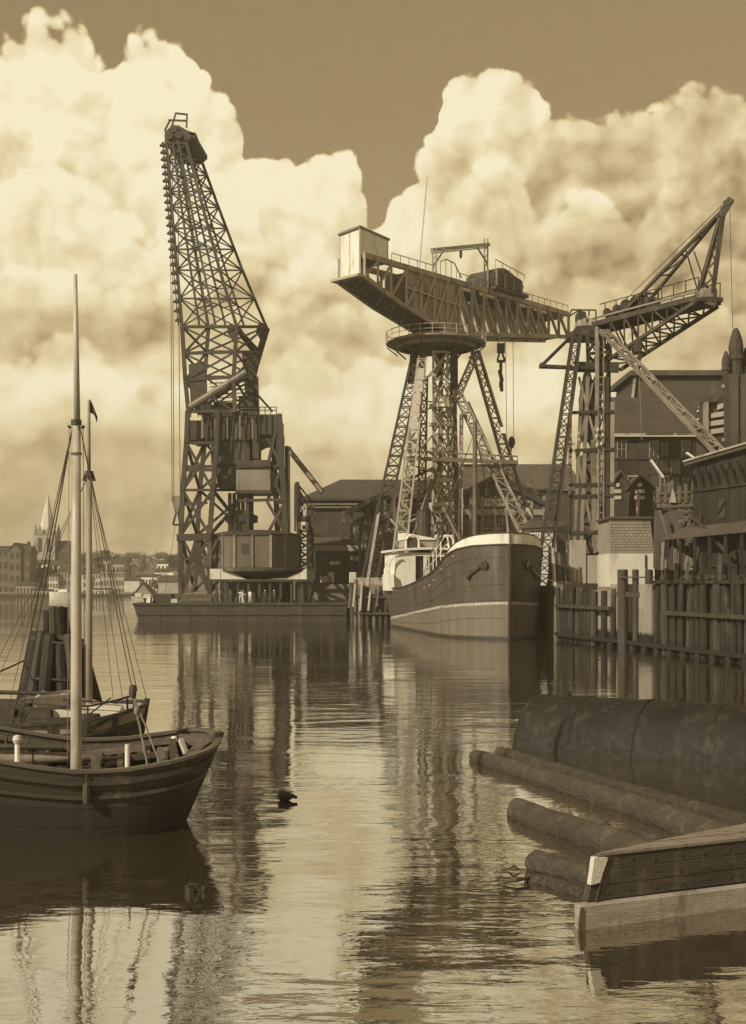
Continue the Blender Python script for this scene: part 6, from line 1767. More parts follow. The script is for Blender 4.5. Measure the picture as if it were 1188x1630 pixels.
    for sd, o in ((-1, .25), (1, .3)):
        y = lambda d: sd * (interp(plan, d) - o)
        for hgt in (1.9, .95):
            rail([(L / 2 - d, y(d), z) for d, z in ((14.0, 6.0 + hgt * .9), (11, 6.5 + hgt), (8.5, 7.05 + hgt), (6.4, 8.0 + hgt * .96), (5.5, 8.4 + hgt * .75), (5.1, 8.6))])
        for d, z0, z1 in ((13, 5.9, 8.0), (11, 6.2, 8.4), (9.4, 6.5, 8.7), (7.6, 7.0, 9.4)):
            rail([(L / 2 - d, y(d), z0), (L / 2 - d, y(d), z1)], .05)
    rail([(L / 2 - 1.2, 0, 8.7), (L / 2 - .5, 0, 10.3), (L / 2 + .25, -.5, 12.3)], .09, M_pale, 'jack_staff')
    # windlass lumps behind the bulwark
    MB().lathe((L / 2 - 5, -1.0, 8.3), [(.5, 0), (.35, .2), (.35, .9), (.55, 1.0), (0, 1.1)], 12).build('windlass', M_steel, t)
    MB().lathe((L / 2 - 5, 1.0, 8.3), [(.5, 0), (.35, .2), (.35, .9), (.55, 1.0), (0, 1.1)], 12).build('windlass', M_steel, t)
    # ---- deckhouse with white front
    xf = L / 2 - 33.5; zb = 4.45; zt = 9.0; hw = 4.5
    xb = xf - 6
    def wallp(y0, y1, z0, z1, m=M_white, nm='deckhouse_front', dx=0.): return MB().box((xf - .15 + dx, y0, z0), (xf + dx, y1, z1)).build(nm, m, t)
    wallp(-hw, -1.9, zb, zt - .05)                       # towards the water
    wallp(-.9, -.45, zb, zt - .05)
    wallp(-.45, hw, zb, zb + 2.4)
    wallp(-.45, hw, zt - .55, zt - .05)
    wallp(-1.9, -.9, zt - .45, zt - .05)
    wallp(2.4, 2.9, zb + 2.4, zt - .55)
    MB().box((xf - .5, -1.9, zb), (xf - .4, -.9, zt - .1)).build('door', M_black, t)
    MB().box((xf - .4, -.45, zb + 2.4), (xf - .3, hw, zt - .55)).build('front_window', M_glass, t)
    for sd in (-1, 1): MB().box((xb, sd * hw - .08, zb), (xf - .16, sd * hw + .08, zt - .05)).build('deckhouse_side', M_white, t)
    MB().box((xb, -hw + .1, zb), (xb + .2, hw - .1, zt - .05)).build('deckhouse_back', M_white, t)
    rf = MB(); n = 10
    prof = [(-hw - .5 + (2 * hw + 1) * i / n, zt + .32 * (1 - (2 * i / n - 1) ** 2)) for i in range(n + 1)]
    rf.prism([(xf + .5, y, z) for y, z in prof] + [(xf + .5, y, z + .28) for y, z in prof[::-1]], (xb - xf - .8, 0, 0))
    rf.build('deckhouse_roof', M_white, t)
    # davit hoops at the water side
    for x in (xf + .5, xf - 2.0):
        rail([(x, -hw - .7, zb - .1), (x, -hw - .85, zb + 2.4), (x, -hw - .55, zb + 3.6), (x, -hw - .0, zb + 4.1), (x, -hw + .4, zb + 4.15)], .11, M_white, 'davit')
    MB().hexa([(xf - 3, -hw - .9, zb - .1), (xf + 1.0, -hw - .9, zb - .1), (xf + 1.0, -hw - .2, zb - .1), (xf - 3, -hw - .2, zb - .1),
               (xf - 3, -hw - .9, zb + 1.9), (xf + .6, -hw - .9, zb + 1.9), (xf + .6, -hw - .2, zb + 1.9), (xf - 3, -hw - .2, zb + 1.9)]).build('wing_screen', M_white, t)
    bar('ladder_pole', (xf + .4, -.75, zb), (xf + 2.4, .9, zt + 2.2), .22, M_black, t); bar('ladder_pole', (xf + .5, -1.0, zb), (xf + 1.4, -.1, zb + 3), .35, M_steel, t)
    # upper house with canvas dodger and cowl ventilators
    MB().box((xb + .5, -2.9, zt + .62), (xf - 1.2, 3.2, zt + 1.55)).build('upper_house', M_plaster_d, t)
    MB().hexa([(xb + .4, -3.0, zt + 1.57), (xf - 1.0, -3.0, zt + 1.57), (xf - 1.0, .9, zt + 1.57), (xb + .4, .9, zt + 1.57),
               (xb + .4, -3.0, zt + 2.5), (xf - 1.6, -2.9, zt + 2.4), (xf - 1.6, .6, zt + 1.8), (xb + .4, .6, zt + 1.95)]).build('canvas_dodger', M_canvas, t)
    for k in range(4): MB().lathe((xf - 1.6, 1.1 + k * .65, zt + 1.55), [(.26, 0), (.3, .3), (.2, .6), (0, .68)], 8).build('bagged_gear', M_pale, t)
    for y in (-2.3, 2.0):
        hoop = [(xf + .1, y - .8, zt + .35), (xf + .1, y - .8, zt + 1.3)] + [(xf + .1, y + .8 * math.cos(a), zt + 1.3 + .75 * math.sin(a)) for a in [math.pi - math.pi * k / 8 for k in range(1, 8)]] + [(xf + .1, y + .8, zt + 1.3), (xf + .1, y + .8, zt + .35)]
        MB().tube(hoop, .15, 6).build('cowl_rim', M_white, t)
        MB().box((xf - .9, y - .62, zt + .6), (xf - .05, y + .62, zt + 1.8)).build('cowl_ventilator', M_steel, t)
    # foremast
    bar('mast', (L / 2 - 15, .6, 5.4), (L / 2 - 15, .6, 22.5), .5, M_wood, t, shape='rod')
    bar('derrick_boom', (L / 2 - 15.3, .6, 7), (L / 2 - 23, -1.0, 13.8), .28, M_wood, t, shape='rod')
    for sd in (-1, 1):
        bar('shroud', (L / 2 - 15, .6, 21.5), (L / 2 - 16.5, sd * 4.7, 5.7), .06, M_rope, t, shape='rod')
        bar('shroud', (L / 2 - 15, .6, 21.5), (L / 2 - 17.5, sd * 4.7, 5.6), .06, M_rope, t, shape='rod')
    MB().box((L / 2 - 20, -2.2, 4.9), (L / 2 - 13.5, 2.2, 6.0)).build('cargo_hatch', M_wood_d, t)
    MB().lathe((xb + 2, 0, zt), [(.9, 0), (.9, 5.2), (1.0, 5.3), (.8, 5.4), (0, 5.2)], 14).build('funnel', M_black, t)
    # mooring lines
    t2 = link('mooring_line', MB().tube([lerp((13.4, 114.5, 8.4), (18.6, 111.8, QZ + .3), k / 8) - Vector((0, 0, .9 * math.sin(math.pi * k / 8))) for k in range(9)], .05, 5).mesh('mooring_line', M_rope))
    tag(t2, 'sagging mooring rope from the bow of the steamer to the quay', 'rope')


steamer()

# ------------------------------------------------------------------ sailing boats in front
def ribbon(pts, w, h, lat=None):
    """rectangular section swept along a line, its width kept level"""
    pts = [Vector(p) for p in pts]; mb = MB(); vs = []; n = len(pts)
    for i, p in enumerate(pts):
        d = pts[min(i + 1, n - 1)] - pts[max(i - 1, 0)]; s = Vector((d.y, -d.x, 0)).normalized() * w / 2
        u = Vector((0, 0, h / 2))
        vs += [p - s - u, p + s - u, p + s + u, p - s + u]
    fs = [(4 * i + j, 4 * i + (j + 1) % 4, 4 * i + 4 + (j + 1) % 4, 4 * i + 4 + j) for i in range(n - 1) for j in range(4)]
    fs += [(0, 1, 2, 3)[::-1], tuple(range(4 * n - 4, 4 * n))]
    return mb.add(vs, fs)


class Boat(Hull):
    heel = 0.
    def pt(s, d, t, side, z=None, off=0.):
        p = super().pt(d, t, side, z, off); p.z += p.y * s.heel; return p


def sheered(B, y, z): return z + y * B.heel


def boat_one():
    L = 9.6; phi = rad(12); h = Vector((math.cos(phi), math.sin(phi), 0))
    c = Vector((-3.60, 27.6, 0)) - h * L / 2
    t = thing('open_sailing_boat', 'open dark wooden sailing boat with tall pale mast, bluff bow and white posts', 'sailing boat', c, phi, world=False)
    sheer = [(0, 1.86), (.5, 1.78), (1.2, 1.66), (2, 1.56), (3, 1.53), (4, 1.68), (5.2, 1.92), (7, 2.05), (9.6, 2.2)]
    plan = [(0, .12), (.05, .58), (.14, .95), (.3, 1.25), (.6, 1.52), (1.1, 1.68), (1.8, 1.76), (3, 1.78), (6, 1.78), (8, 1.5), (9.6, .9)]
    planw = [(0, .03), (.15, .14), (.4, .36), (.8, .68), (1.3, .95), (2, 1.15), (3, 1.30), (6, 1.28), (8, .8), (9.6, .1)]
    B = Boat(L, sheer, plan, planw, -.55, 1.05, .62); B.heel = .065
    ds = [0, .03, .08, .14, .22, .32, .45, .62, .85, 1.15, 1.5, 2, 2.6, 3.2, 4, 5, 6, 7, 8, 9, 9.6]
    ts = [0, .16, .30, .42, .53, .63, .725, .815, .905, 1.0]
    for sd in (-1, 1):
        for k in range(len(ts) - 1):
            o = .007 * (k % 2)
            B.strip(ds, ts[k], ts[k + 1] + .006, sd, 2, off=o, thick=.05).build('plank', M_hull_low if k < 5 else M_hullwood if k < 7 else M_hullwood2, t, smooth=False)
        # cap rail and two wales
        ribbon([B.pt(d, 1, sd, off=-.03) + Vector((0, 0, .035)) for d in ds], .17, .07).build('cap_rail', M_railwood, t)
        ribbon([B.pt(d, .90, sd, off=.05) for d in ds], .07, .10).build('wale', M_hullwood, t)
        ribbon([B.pt(d, .745, sd, off=.035) for d in ds], .06, .075).build('wale', M_hullwood2, t)
        # frames inside the bulwark
        for i in range(19):
            d = .5 + i * .48
            pts = [B.pt(d, tt, sd, off=-.12) for tt in (.35, .55, .75, .96)]
            MB().tube(pts, .055, 4).build('frame', M_railwood if i % 3 else M_hullwood2, t)
        ribbon([B.pt(d, .80, sd, off=-.14) for d in ds[4:]], .06, .16).build('stringer', M_hullwood2, t)
        ribbon([B.pt(d, .93, sd, off=-.13) for d in ds[4:]], .06, .12).build('stringer', M_railwood, t)
    sv = []; n_ = 13
    for k in range(n_):
        q = B.pt(0, min(1.06, k / (n_ - 2)), 1); y_ = .16; zc = q.z - q.y * B.heel
        sv += [Vector((q.x + .02, -y_, zc - y_ * B.heel)), Vector((q.x + .10, -.05, zc)), Vector((q.x + .10, .05, zc)), Vector((q.x + .02, y_, zc + y_ * B.heel)), Vector((q.x - .12, y_, zc)), Vector((q.x - .12, -y_, zc))]
    MB().add(sv, [(6 * i + j, 6 * i + (j + 1) % 6, 6 * i + 6 + (j + 1) % 6, 6 * i + 6 + j) for i in range(n_ - 1) for j in range(6)] + [tuple(range(6))[::-1], tuple(range(6 * n_ - 6, 6 * n_))]).build('stem', M_hullwood, t)
    # deck boards and a sunken well
    zd = .82
    w = .20; y = -1.6
    while y < 1.6:
        yc = abs(y + w / 2) + .14
        x1 = next((B.pt(d, 0, 1, z=zd - .05).x - .10 for d in [i * .05 for i in range(90)] if B.pt(d, 0, 1, z=zd - .05).y > yc), 0); x0 = -L / 2 + 1.4
        zz = sheered(B, y + w / 2, zd)
        MB().box((x0, y + .006, zz - .05), (x1, y + w - .006, zz + R.uniform(-.006, .006))).build('deck_plank', M_deck, t)
        y += w
    # hatch coaming amidships
    for a, b in (((L / 2 - 5.2, -.75), (L / 2 - 3.9, -.75)), ((L / 2 - 5.2, .75), (L / 2 - 3.9, .75)), ((L / 2 - 3.9, -.78), (L / 2 - 3.9, .78))):
        bar('coaming', (*a, zd + .14), (*b, zd + .14), .07, M_hullwood2, t, h=.30)
    # breast hook, samson post and timberwork in the bow
    MB().prism([(L / 2 - .12, 0, 1.73), (L / 2 - .55, 1.15, 1.75), (L / 2 - .85, 1.30, 1.74), (L / 2 - .5, 0, 1.66), (L / 2 - .85, -1.30, 1.60), (L / 2 - .55, -1.15, 1.62)], (0, 0, .09)).build('breast_hook', M_railwood, t)
    bar('samson_post', (L / 2 - 1.0, .25, zd), (L / 2 - 1.0, .25, 1.85), .15, M_railwood, t)
    bar('samson_post', (L / 2 - 1.35, -.25, zd), (L / 2 - 1.3, -.25, 1.72), .14, M_wood, t)
    bar('windlass_barrel', (L / 2 - 1.2, -.8, 1.32), (L / 2 - 1.2, .8, 1.42), .2, M_wood, t, shape='rod')
    bar('beam', (L / 2 - .95, -1.4, 1.36), (L / 2 - .95, 1.4, 1.52), .12, M_railwood, t)
    bar('beam', (L / 2 - 2.2, -1.6, 1.22), (L / 2 - 2.2, 1.6, 1.38), .13, M_hullwood2, t)
    bar('strut', (L / 2 - .5, .3, .95), (L / 2 - .8, .9, 1.75), .10, M_wood_l, t); bar('strut', (L / 2 - .6, -.1, .9), (L / 2 - .35, .2, 1.8), .09, M_wood, t)
    MB().lathe((L / 2 - .95, .95, 1.72), [(0, -.08), (.07, -.05), (.09, .02), (.05, .09), (0, .1)], 8).build('block', M_white, t)
    # loose planks, spars and gear in the well
    for (a, b, w, hh, m) in (((-.3, 1.35, 1.30), (-3.6, 1.2, 1.50), .12, .12, M_wood_d), ((1.2, .9, 1.08), (-2.2, 1.25, 1.2), .14, .05, M_wood_l), ((.6, .2, 1.05), (-2.4, .45, 1.05), .20, .05, M_wood),
                             ((2.6, .9, 1.25), (.3, .5, 1.0), .09, .09, M_wood_d), ((3.3, 1.1, 1.55), (1.0, 1.25, 1.35), .13, .13, M_wood), ((3.0, .35, 1.15), (1.3, -.5, .95), .16, .05, M_wood_l),
                             ((2.9, .6, 1.0), (.8, .2, .95), .10, .10, M_hullwood2), ((-.8, .2, 1.0), (-3.6, .6, 1.12), .12, .12, M_wood_d), ((-.2, -.6, 1.1), (-2.8, -.2, 1.12), .2, .05, M_wood)):
        bar('loose_plank', a, b, w, m, t, h=hh)
    bar('boom', (1.3, 1.0, 1.62), (-4.6, 1.5, 1.78), .15, M_wood_d, t, shape='rod')
    for (x, yy) in ((2.0, .55), (2.1, .8)): bar('bitt', (x, yy, zd), (x, yy, 1.42), .12, M_wood, t)
    MB().lathe((-1.9, -.5, zd), [(.16, 0), (.2, .15), (.18, .32), (0, .33)], 10).build('bucket', M_wood_l, t)
    # coiled rope, a fender
    MB().tube([Vector((2.5 + (.26 - .01 * k) * math.cos(k * .8), -.3 + (.26 - .01 * k) * math.sin(k * .8), zd + .03 + .012 * k)) for k in range(22)], .03, 5).build('rope_coil', M_rope2, t)
    # pale rail board on the near side, white posts
    ribbon([B.pt(d, 1, -1, off=-.2) + Vector((0, 0, -.03)) for d in (3.55, 4, 4.5, 5.0)], .30, .05).build('rail_board', M_white, t)
    for d, top, sd in ((2.05, 1.98, -1), (4.33, 2.05, -1)):
        p = B.pt(d, 1, sd, off=-.28); bar('white_post', (p.x, p.y, zd - .1), (p.x, p.y, top), .105, M_white, t, shape='rod')
    p = B.pt(4.33, 1, -1, off=-.28); MB().lathe((p.x, p.y, 2.05), [(0, 0), (.07, .02), (.1, .10), (.07, .18), (0, .2)], 10).build('post_knob', M_plaster2, t)
    # more gear lying about: sweeps, a rolled sail along the far side, blocks, fenders
    MB().tube([Vector((2.7, 1.15, 1.28)), Vector((1.2, 1.22, 1.36)), Vector((-.6, 1.2, 1.34)), Vector((-2.6, 1.15, 1.4))], [.07, .13, .14, .06], 9).build('rolled_sail', M_canvas_d, t, smooth=True)
    for k in range(6): MB().tube([Vector((2.2 - k * .8, 1.2 + .14 * math.cos(a_), 1.34 + .15 * math.sin(a_))) for a_ in [i * math.pi / 4 for i in range(9)]], .018, 5).build('sail_tie', M_rope, t)
    bar('sweep', (3.0, -.2, .95), (-1.4, -.9, 1.25), .07, M_wood_l, t, shape='rod'); bar('sweep', (2.6, .3, 1.0), (-1.8, -.6, 1.2), .06, M_wood, t, shape='rod')
    for (x_, y_) in ((1.0, -1.1), (-.4, -1.15), (.2, .9), (3.2, -.6)): MB().lathe((x_, y_, zd + .08), [(0, -.08), (.08, -.05), (.10, .02), (.06, .10), (0, .12)], 8).build('block', M_wood, t)
    for d_ in (2.9, 5.6): 
        q = B.pt(d_, .80, -1, off=.10); MB().lathe(q, [(0, -.24), (.07, -.2), (.09, 0), (.07, .2), (.02, .24), (.015, .5), (0, .5)], 9).build('fender', M_rope, t)
    for k in range(3): MB().tube([Vector((-.2 + (.22 - .012 * j) * math.cos(j * .8), -.9 + (.22 - .012 * j) * math.sin(j * .8), zd + .03 + .03 * k + .004 * j)) for j in range(16)], .026, 5).build('rope_coil', M_rope2, t)
    # mast
    mx = L / 2 - 3.17
    M = lambda z: Vector((mx, 0, z))
    MB().tube([M(.5), M(2), M(5.5), M(9.05)], [.132, .128, .115, .098], 16).build('mast', M_spar, t, smooth=True)
    MB().tube([M(8.9) + Vector((.02, -.02, 0)), M(10.7) + Vector((0, -.02, 0)), M(12.42) + Vector((-.02, -.02, 0))], [.075, .062, .04], 12).build('topmast', M_spar, t, smooth=True)
    MB().tube([M(9.02), M(9.14)], .118, 14).build('mast_band', M_black, t)
    MB().tube([M(8.35), M(8.4)], .122, 14).build('mast_band', M_grey, t)
    MB().box(M(.82) - Vector((.3, .26, .02)), M(.95) + Vector((.3, .26, 0))).build('mast_step', M_hullwood2, t)
    for dx in (-.13, .13): MB().tube([M(9.0) + Vector((dx, 0, 0)), M(9.08) + Vector((dx * 1.3, 0, -.12))], .05, 6).build('mast_block', M_wood_d, t)
    # shrouds to the near rail with dead eye and lanyards
    hd = M(9.0) + Vector((.08, -.08, 0))
    for k, d in enumerate((1.62, 1.50)):
        e = B.pt(d, 1, -1); q = lerp(hd, e, .785)
        bar('shroud', hd, q, .022, M_rope, t, shape='rod')
        if k == 0:
            MB().lathe(q, [(0, -.16), (.07, -.13), (.085, 0), (.07, .13), (0, .16)], 8).build('dead_eye', M_wood_d, t)
            q2 = lerp(hd, e, .84); MB().lathe(q2, [(0, -.1), (.05, -.07), (.06, 0), (.05, .07), (0, .1)], 8).build('dead_eye', M_grey, t)
    q = lerp(hd, B.pt(1.62, 1, -1), .79)
    for d in (1.35, 1.62): MB().tube([lerp(q, B.pt(d, 1, -1), k / 14) + Vector((.008 * math.sin(k * 2.2), 0, 0)) for k in range(15)], .02, 5).build('lanyard', M_rope2, t)
    for d in (4.55, 4.75):
        e = B.pt(d, 1, 1); bar('shroud', M(9.0) + Vector((-.08, .08, 0)), e, .03, M_rope, t, shape='rod')
        bar('dead_eye', lerp(e, M(9), .05), lerp(e, M(9), .075), .12, M_wood_d, t)
    for k in range(1):
        e = B.pt(4.9 + .25 * k, 1, 1) + Vector((0, 0, .0)); bar('halyard', M(8.9) + Vector((-.1, .0, 0)), e, .014, M_rope, t, shape='rod')
    for dx, dy in ((-.19, -.06), (.19, -.02)): bar('halyard', M(8.95) + Vector((dx * .8, dy, 0)), M(1.5) + Vector((dx, dy, 0)), .016, M_rope2, t, shape='rod')


M_hullwood = mat('dark_tarred_planking', .034, .75, .35, 1.2, grain=(.25, 1, 2.5), bump=.006, bscale=14, dirt=.07)
M_hull_low = mat('tarred_bottom_planking', .020, .75, .35, 1.2, grain=(.25, 1, 2.5), bump=.004, bscale=14, dirt=.03)
M_hullwood2 = mat('worn_dark_planking', .042, .65, .4, 1.2, grain=(.3, 1, 2.5), bump=.006, bscale=16, dirt=.12)
M_railwood = mat('worn_rail_timber', .085, .6, .4, 1.5, grain=(.4, 1, 2), bump=.005, bscale=18, dirt=.075)
M_deck = mat('worn_deck_timber', .10, .75, .4, 1.5, grain=(.3, 3, 1), bump=.004, bscale=18, dirt=.06)
M_canvas_d = mat('grey_tarpaulin', .22, .9, .3, 2, bump=.02, bscale=6, dirt=.15)
boat_one()


M_mast2 = mat('grey_spar', .24, .6, .35, .8, grain=(6, 6, .25), dirt=.14)
def boat_two():
    L = 11.0; phi = rad(8); h = Vector((math.cos(phi), math.sin(phi), 0))
    c = Vector((-6.95, 36.6, 0)) - h * L / 2
    t = thing('decked_sailing_boat', 'dark sailing boat with thin mast, pennant and pale hatch cover behind the open boat', 'sailing boat', c, phi, world=False)
    sheer = [(0, 1.75), (1.5, 1.52), (3.5, 1.42), (6, 1.45), (9, 1.7), (11, 1.95)]
    plan = [(0, .1), (.1, .5), (.3, .9), (.7, 1.35), (1.3, 1.65), (2.2, 1.8), (7, 1.8), (9.5, 1.4), (11, .8)]
    planw = [(0, .04), (.4, .4), (1, .8), (2, 1.2), (3.5, 1.4), (7, 1.35), (9.5, .7), (11, .1)]
    B = Boat(L, sheer, plan, planw, -.6, .5, .62); B.heel = .04
    ds = [0, .05, .12, .22, .4, .65, 1, 1.5, 2.2, 3, 4, 5.5, 7, 8.5, 10, 11]
    ts = [0, .18, .34, .48, .60, .71, .81]
    for sd in (-1, 1):
        for k in range(len(ts) - 1):
            B.strip(ds, ts[k], ts[k + 1] + .006, sd, 1, off=.015 * (k % 2), thick=.05).build('plank', M_hullwood, t)
        B.strip(ds, .815, .985, sd, 1, off=-.02, thick=.04).build('bulwark', M_plaster_d, t)
        ribbon([B.pt(d, 1, sd) for d in ds], .15, .08).build('cap_rail', M_wood_d, t)
        ribbon([B.pt(d, .81, sd, off=.04) for d in ds], .10, .10).build('wale', M_wood_d, t)
        for i in range(11):
            d = .8 + i * .92
            if sd < 0: bar('bulwark_post', B.pt(d, .80, sd, off=.03), B.pt(d, 1, sd, off=.03), .26 if i % 2 else .16, M_wood_d, t, h=.08)
    # hand rail along the forward deck
    for sd in (-1,):
        ribbon([B.pt(d, 1, sd) + Vector((0, 0, .42)) for d in (.35, .8, 1.5, 2.4, 3.6)], .06, .06).build('hand_rail', M_wood_d, t)
        for d in (.5, 1.6, 2.7): bar('rail_post', B.pt(d, 1, sd), B.pt(d, 1, sd) + Vector((0, 0, .42)), .06, M_wood_d, t)
    zd = 1.05
    y = -1.62; w = .22
    while y < 1.6:
        yc = abs(y + w / 2) + .12
        x1 = next((B.pt(d, 0, 1, z=zd - .05).x - .10 for d in [i * .05 for i in range(90)] if B.pt(d, 0, 1, z=zd - .05).y > yc), 0)
        MB().box((-L / 2 + 2.0, y + .006, zd - .05 + y * B.heel), (x1, y + w - .006, zd + y * B.heel)).build('deck_plank', M_deck, t); y += w
    MB().tube([Vector((L / 2 + .02 - .4 * (1 - k / 5), 0, -.6 + k * .5)) for k in range(6)], .09, 6).build('stem', M_hullwood, t)
    # sloping canvas covered hatch
    x0, x1 = L / 2 - 3.3, L / 2 - .7
    MB().hexa([(x0, -.95, zd), (x1, -.55, zd + .1), (x1, .9, zd + .1), (x0, 1.15, zd), (x0, -.75, 2.06), (x1, -.45, 1.55), (x1, .8, 1.62), (x0, .95, 2.12)]).build('hatch_canvas', M_canvas, t, bevel=.08)
    MB().box((x0 - .05, -1.0, zd), (x1 + .02, -.97, zd + .42)).build('hatch_coaming', M_wood_d, t)
    MB().lathe((x0 + .9, -.5, 1.75), [(.12, 0), (.12, .32), (.15, .34), (0, .4)], 10).build('stove_pipe', M_plaster_d, t)
    # dark deck house and gear abaft the mast
    mx = L / 2 - 1.72
    MB().hexa([(mx - 3.3, -1.1, zd), (mx - .9, -1.1, zd), (mx - .9, 1.1, zd), (mx - 3.3, 1.1, zd), (mx - 3.2, -.9, 1.85), (mx - 1.0, -.9, 1.75), (mx - 1.0, .9, 1.8), (mx - 3.2, .9, 1.9)]).build('deck_house', M_wood_d, t, bevel=.05)
    MB().hexa([(mx - 1.9, -.9, 1.92), (mx - .5, -.8, 1.78), (mx - .5, .7, 1.8), (mx - 1.9, .7, 1.95), (mx - 1.9, -.9, 2.0), (mx - .5, -.8, 2.12), (mx - .5, .7, 2.15), (mx - 1.9, .7, 2.02)]).build('sloping_hatch_board', M_wood, t)
    MB().tube([(-L / 2 + .5, -.6, 1.7), (-L / 2 + 1.6, -.5, 2.25), (-L / 2 + 2.8, -.4, 2.35), (-L / 2 + 4.2, -.4, 1.9)], [.3, .5, .45, .3], 10).build('furled_sail', M_rope, t, smooth=True)
    bar('boom', (mx - .2, 0, 2.05), (-L / 2 + .3, -.1, 2.4), .13, M_wood_d, t, shape='rod')
    for a, b, w, m in (((L / 2 - 1.0, -.9, 2.02), (L / 2 - 1.7, -1.3, 1.5), .05, M_wood_d), ((L / 2 - .9, -1.4, 1.5), (L / 2 - 1.6, -1.7, 1.15), .09, M_wood_d),
                       ((L / 2 - .3, -.5, 1.8), (L / 2 - 2.4, -.9, 1.98), .05, M_wood_d)):
        bar('oar', a, b, w, m, t, shape='rod')
    MB().lathe((L / 2 - 1.6, -1.0, zd), [(.28, 0), (.34, .2), (.3, .5), (0, .52)], 12).build('barrel', M_wood_d, t)
    MB().lathe((mx + .4, -1.2, zd), [(.22, 0), (.24, .2), (.2, .42), (0, .43)], 12).build('barrel', M_wood, t)
    # mast
    Mz = lambda z: Vector((mx, 0, z))
    MB().tube([Mz(.9), Mz(4), Mz(8.75)], [.105, .10, .08], 14).build('mast', M_mast2, t, smooth=True)
    MB().tube([Mz(8.6) + Vector((0, -.05, 0)), Mz(11.0) + Vector((0, -.05, 0))], [.06, .04], 10).build('topmast', M_mast2, t, smooth=True)
    MB().tube([Mz(8.7), Mz(8.85)], .13, 10).build('mast_band', M_black, t)
    for dx in (-.16, .16): MB().tube([Mz(8.8) + Vector((dx * .5, 0, 0)), Mz(8.55) + Vector((dx, 0, 0))], .05, 6).build('mast_block', M_wood_d, t)
    n = 8; vs = []; fs = []
    for i in range(n + 1):
        s = i / n; x = .24 * s + .02; zz = 11.0 - .55 * s ** 1.2
        vs += [Mz(zz) + Vector((x, .04 * math.sin(s * 7) - .05, .06 - .02 * s)), Mz(zz - .32 * (1 - s * .75)) + Vector((x + .04 * math.sin(s * 4), .05 * math.sin(s * 7 + .6) - .05, -.05))]
        if i: fs.append((2 * i - 2, 2 * i - 1, 2 * i + 1, 2 * i))
    MB().add(vs, fs).build('pennant', M_black, t)
    for (e, w) in ((B.pt(5.0, 1, -1), .02), (B.pt(4.7, 1, -1), .02), (B.pt(.8, 1, 1), .018), (B.pt(1.1, 1, 1), .018), (Vector((L / 2, 0, 1.9)), .02)):
        bar('shroud', Mz(8.75), e, w, M_rope, t, shape='rod')
    for k in range(6):
        a, b = Mz(8.75), B.pt(5.0, 1, -1); bar('ratline', lerp(a, b, .5 + k * .08), lerp(a, B.pt(4.7, 1, -1), .5 + k * .08), .012, M_rope, t)
    rp = MB().tube([lerp((-15.0, 51.5, 2.1), (-15.0, 36.5, 1.9), k / 10) + Vector((-.15 * k, 0, -.5 * math.sin(math.pi * k / 10))) for k in range(11)], .04, 5).build('mooring_rope', M_rope)
    tag(rp, 'dark rope sagging from the pile dolphin to the stern of the decked boat', 'rope')


boat_two()


def dolphin():
    Y = 52; c = Vector((P(94, 0, Y).x, Y, 0))
    t = thing('pile_dolphin', 'tapering bundle of dark mooring piles with taller heads standing in the water', 'mooring piles', c)
    mats = (M_pile_d, M_wood_d, M_pile_d)
    for k, (dx, dy, top, r) in enumerate(((-.42, -.2, 4.25, .20), (-.12, -.25, 4.42, .21), (.16, -.22, 4.40, .2), (.36, .05, 4.36, .18), (-.2, .3, 4.3, .19), (.1, .32, 4.4, .18))):
        MB().tube([c + Vector((dx * 1.3, dy * 1.3, -2)), c + Vector((dx * 1.05, dy, top * .6)), c + Vector((dx * .85 - .1, dy * .8, top - .07)), c + Vector((dx * .85 - .1, dy * .8, top))], [r * 1.2, r * 1.05, r, r * .85], 10).build('pile', mats[k % 3], t)
    n = 15
    for i in range(n):
        a = 2 * math.pi * i / n + R.uniform(-.08, .08); r0 = R.uniform(1.75, 2.25); r1 = R.uniform(.80, 1.0)
        top = R.uniform(3.1, 3.4) - .5 * (math.cos(a) > .75) - (i % 4 == 0) * .25
        p = c + Vector((r0 * math.cos(a) * (1.1 if math.cos(a) > 0 else .95), r0 * math.sin(a), -1.6)); q = c + Vector((r1 * math.cos(a) - .05, r1 * math.sin(a), top))
        r = R.uniform(.22, .29)
        MB().tube([p, lerp(p, q, .5), lerp(p, q, .98), q], [r * 1.15, r * 1.05, r, r * .8], 9).build('pile', mats[i % 3], t)
    for z, r in ((2.85, .93), (1.3, 1.32)):
        pts = [c + Vector(((r + .12) * math.cos(2 * math.pi * k / 20), (r + .12) * math.sin(2 * math.pi * k / 20), z + .06 * math.sin(k))) for k in range(21)]
        MB().tube(pts, .06, 6).build('chain_band', M_steel, t)
    bar('cross_timber', c + Vector((-1.05, -.7, 3.05)), c + Vector((1.0, -.8, 3.1)), .2, M_wood_d, t)
    for (dx, z) in ((.86, 3.05), (-.92, 2.8), (1.2, 1.75)): MB().lathe(c + Vector((dx, -.3, z)), [(0, -.14), (.13, -.1), (.15, 0), (.12, .1), (0, .13)], 8).build('bollard_knob', M_wood_d, t)


dolphin()


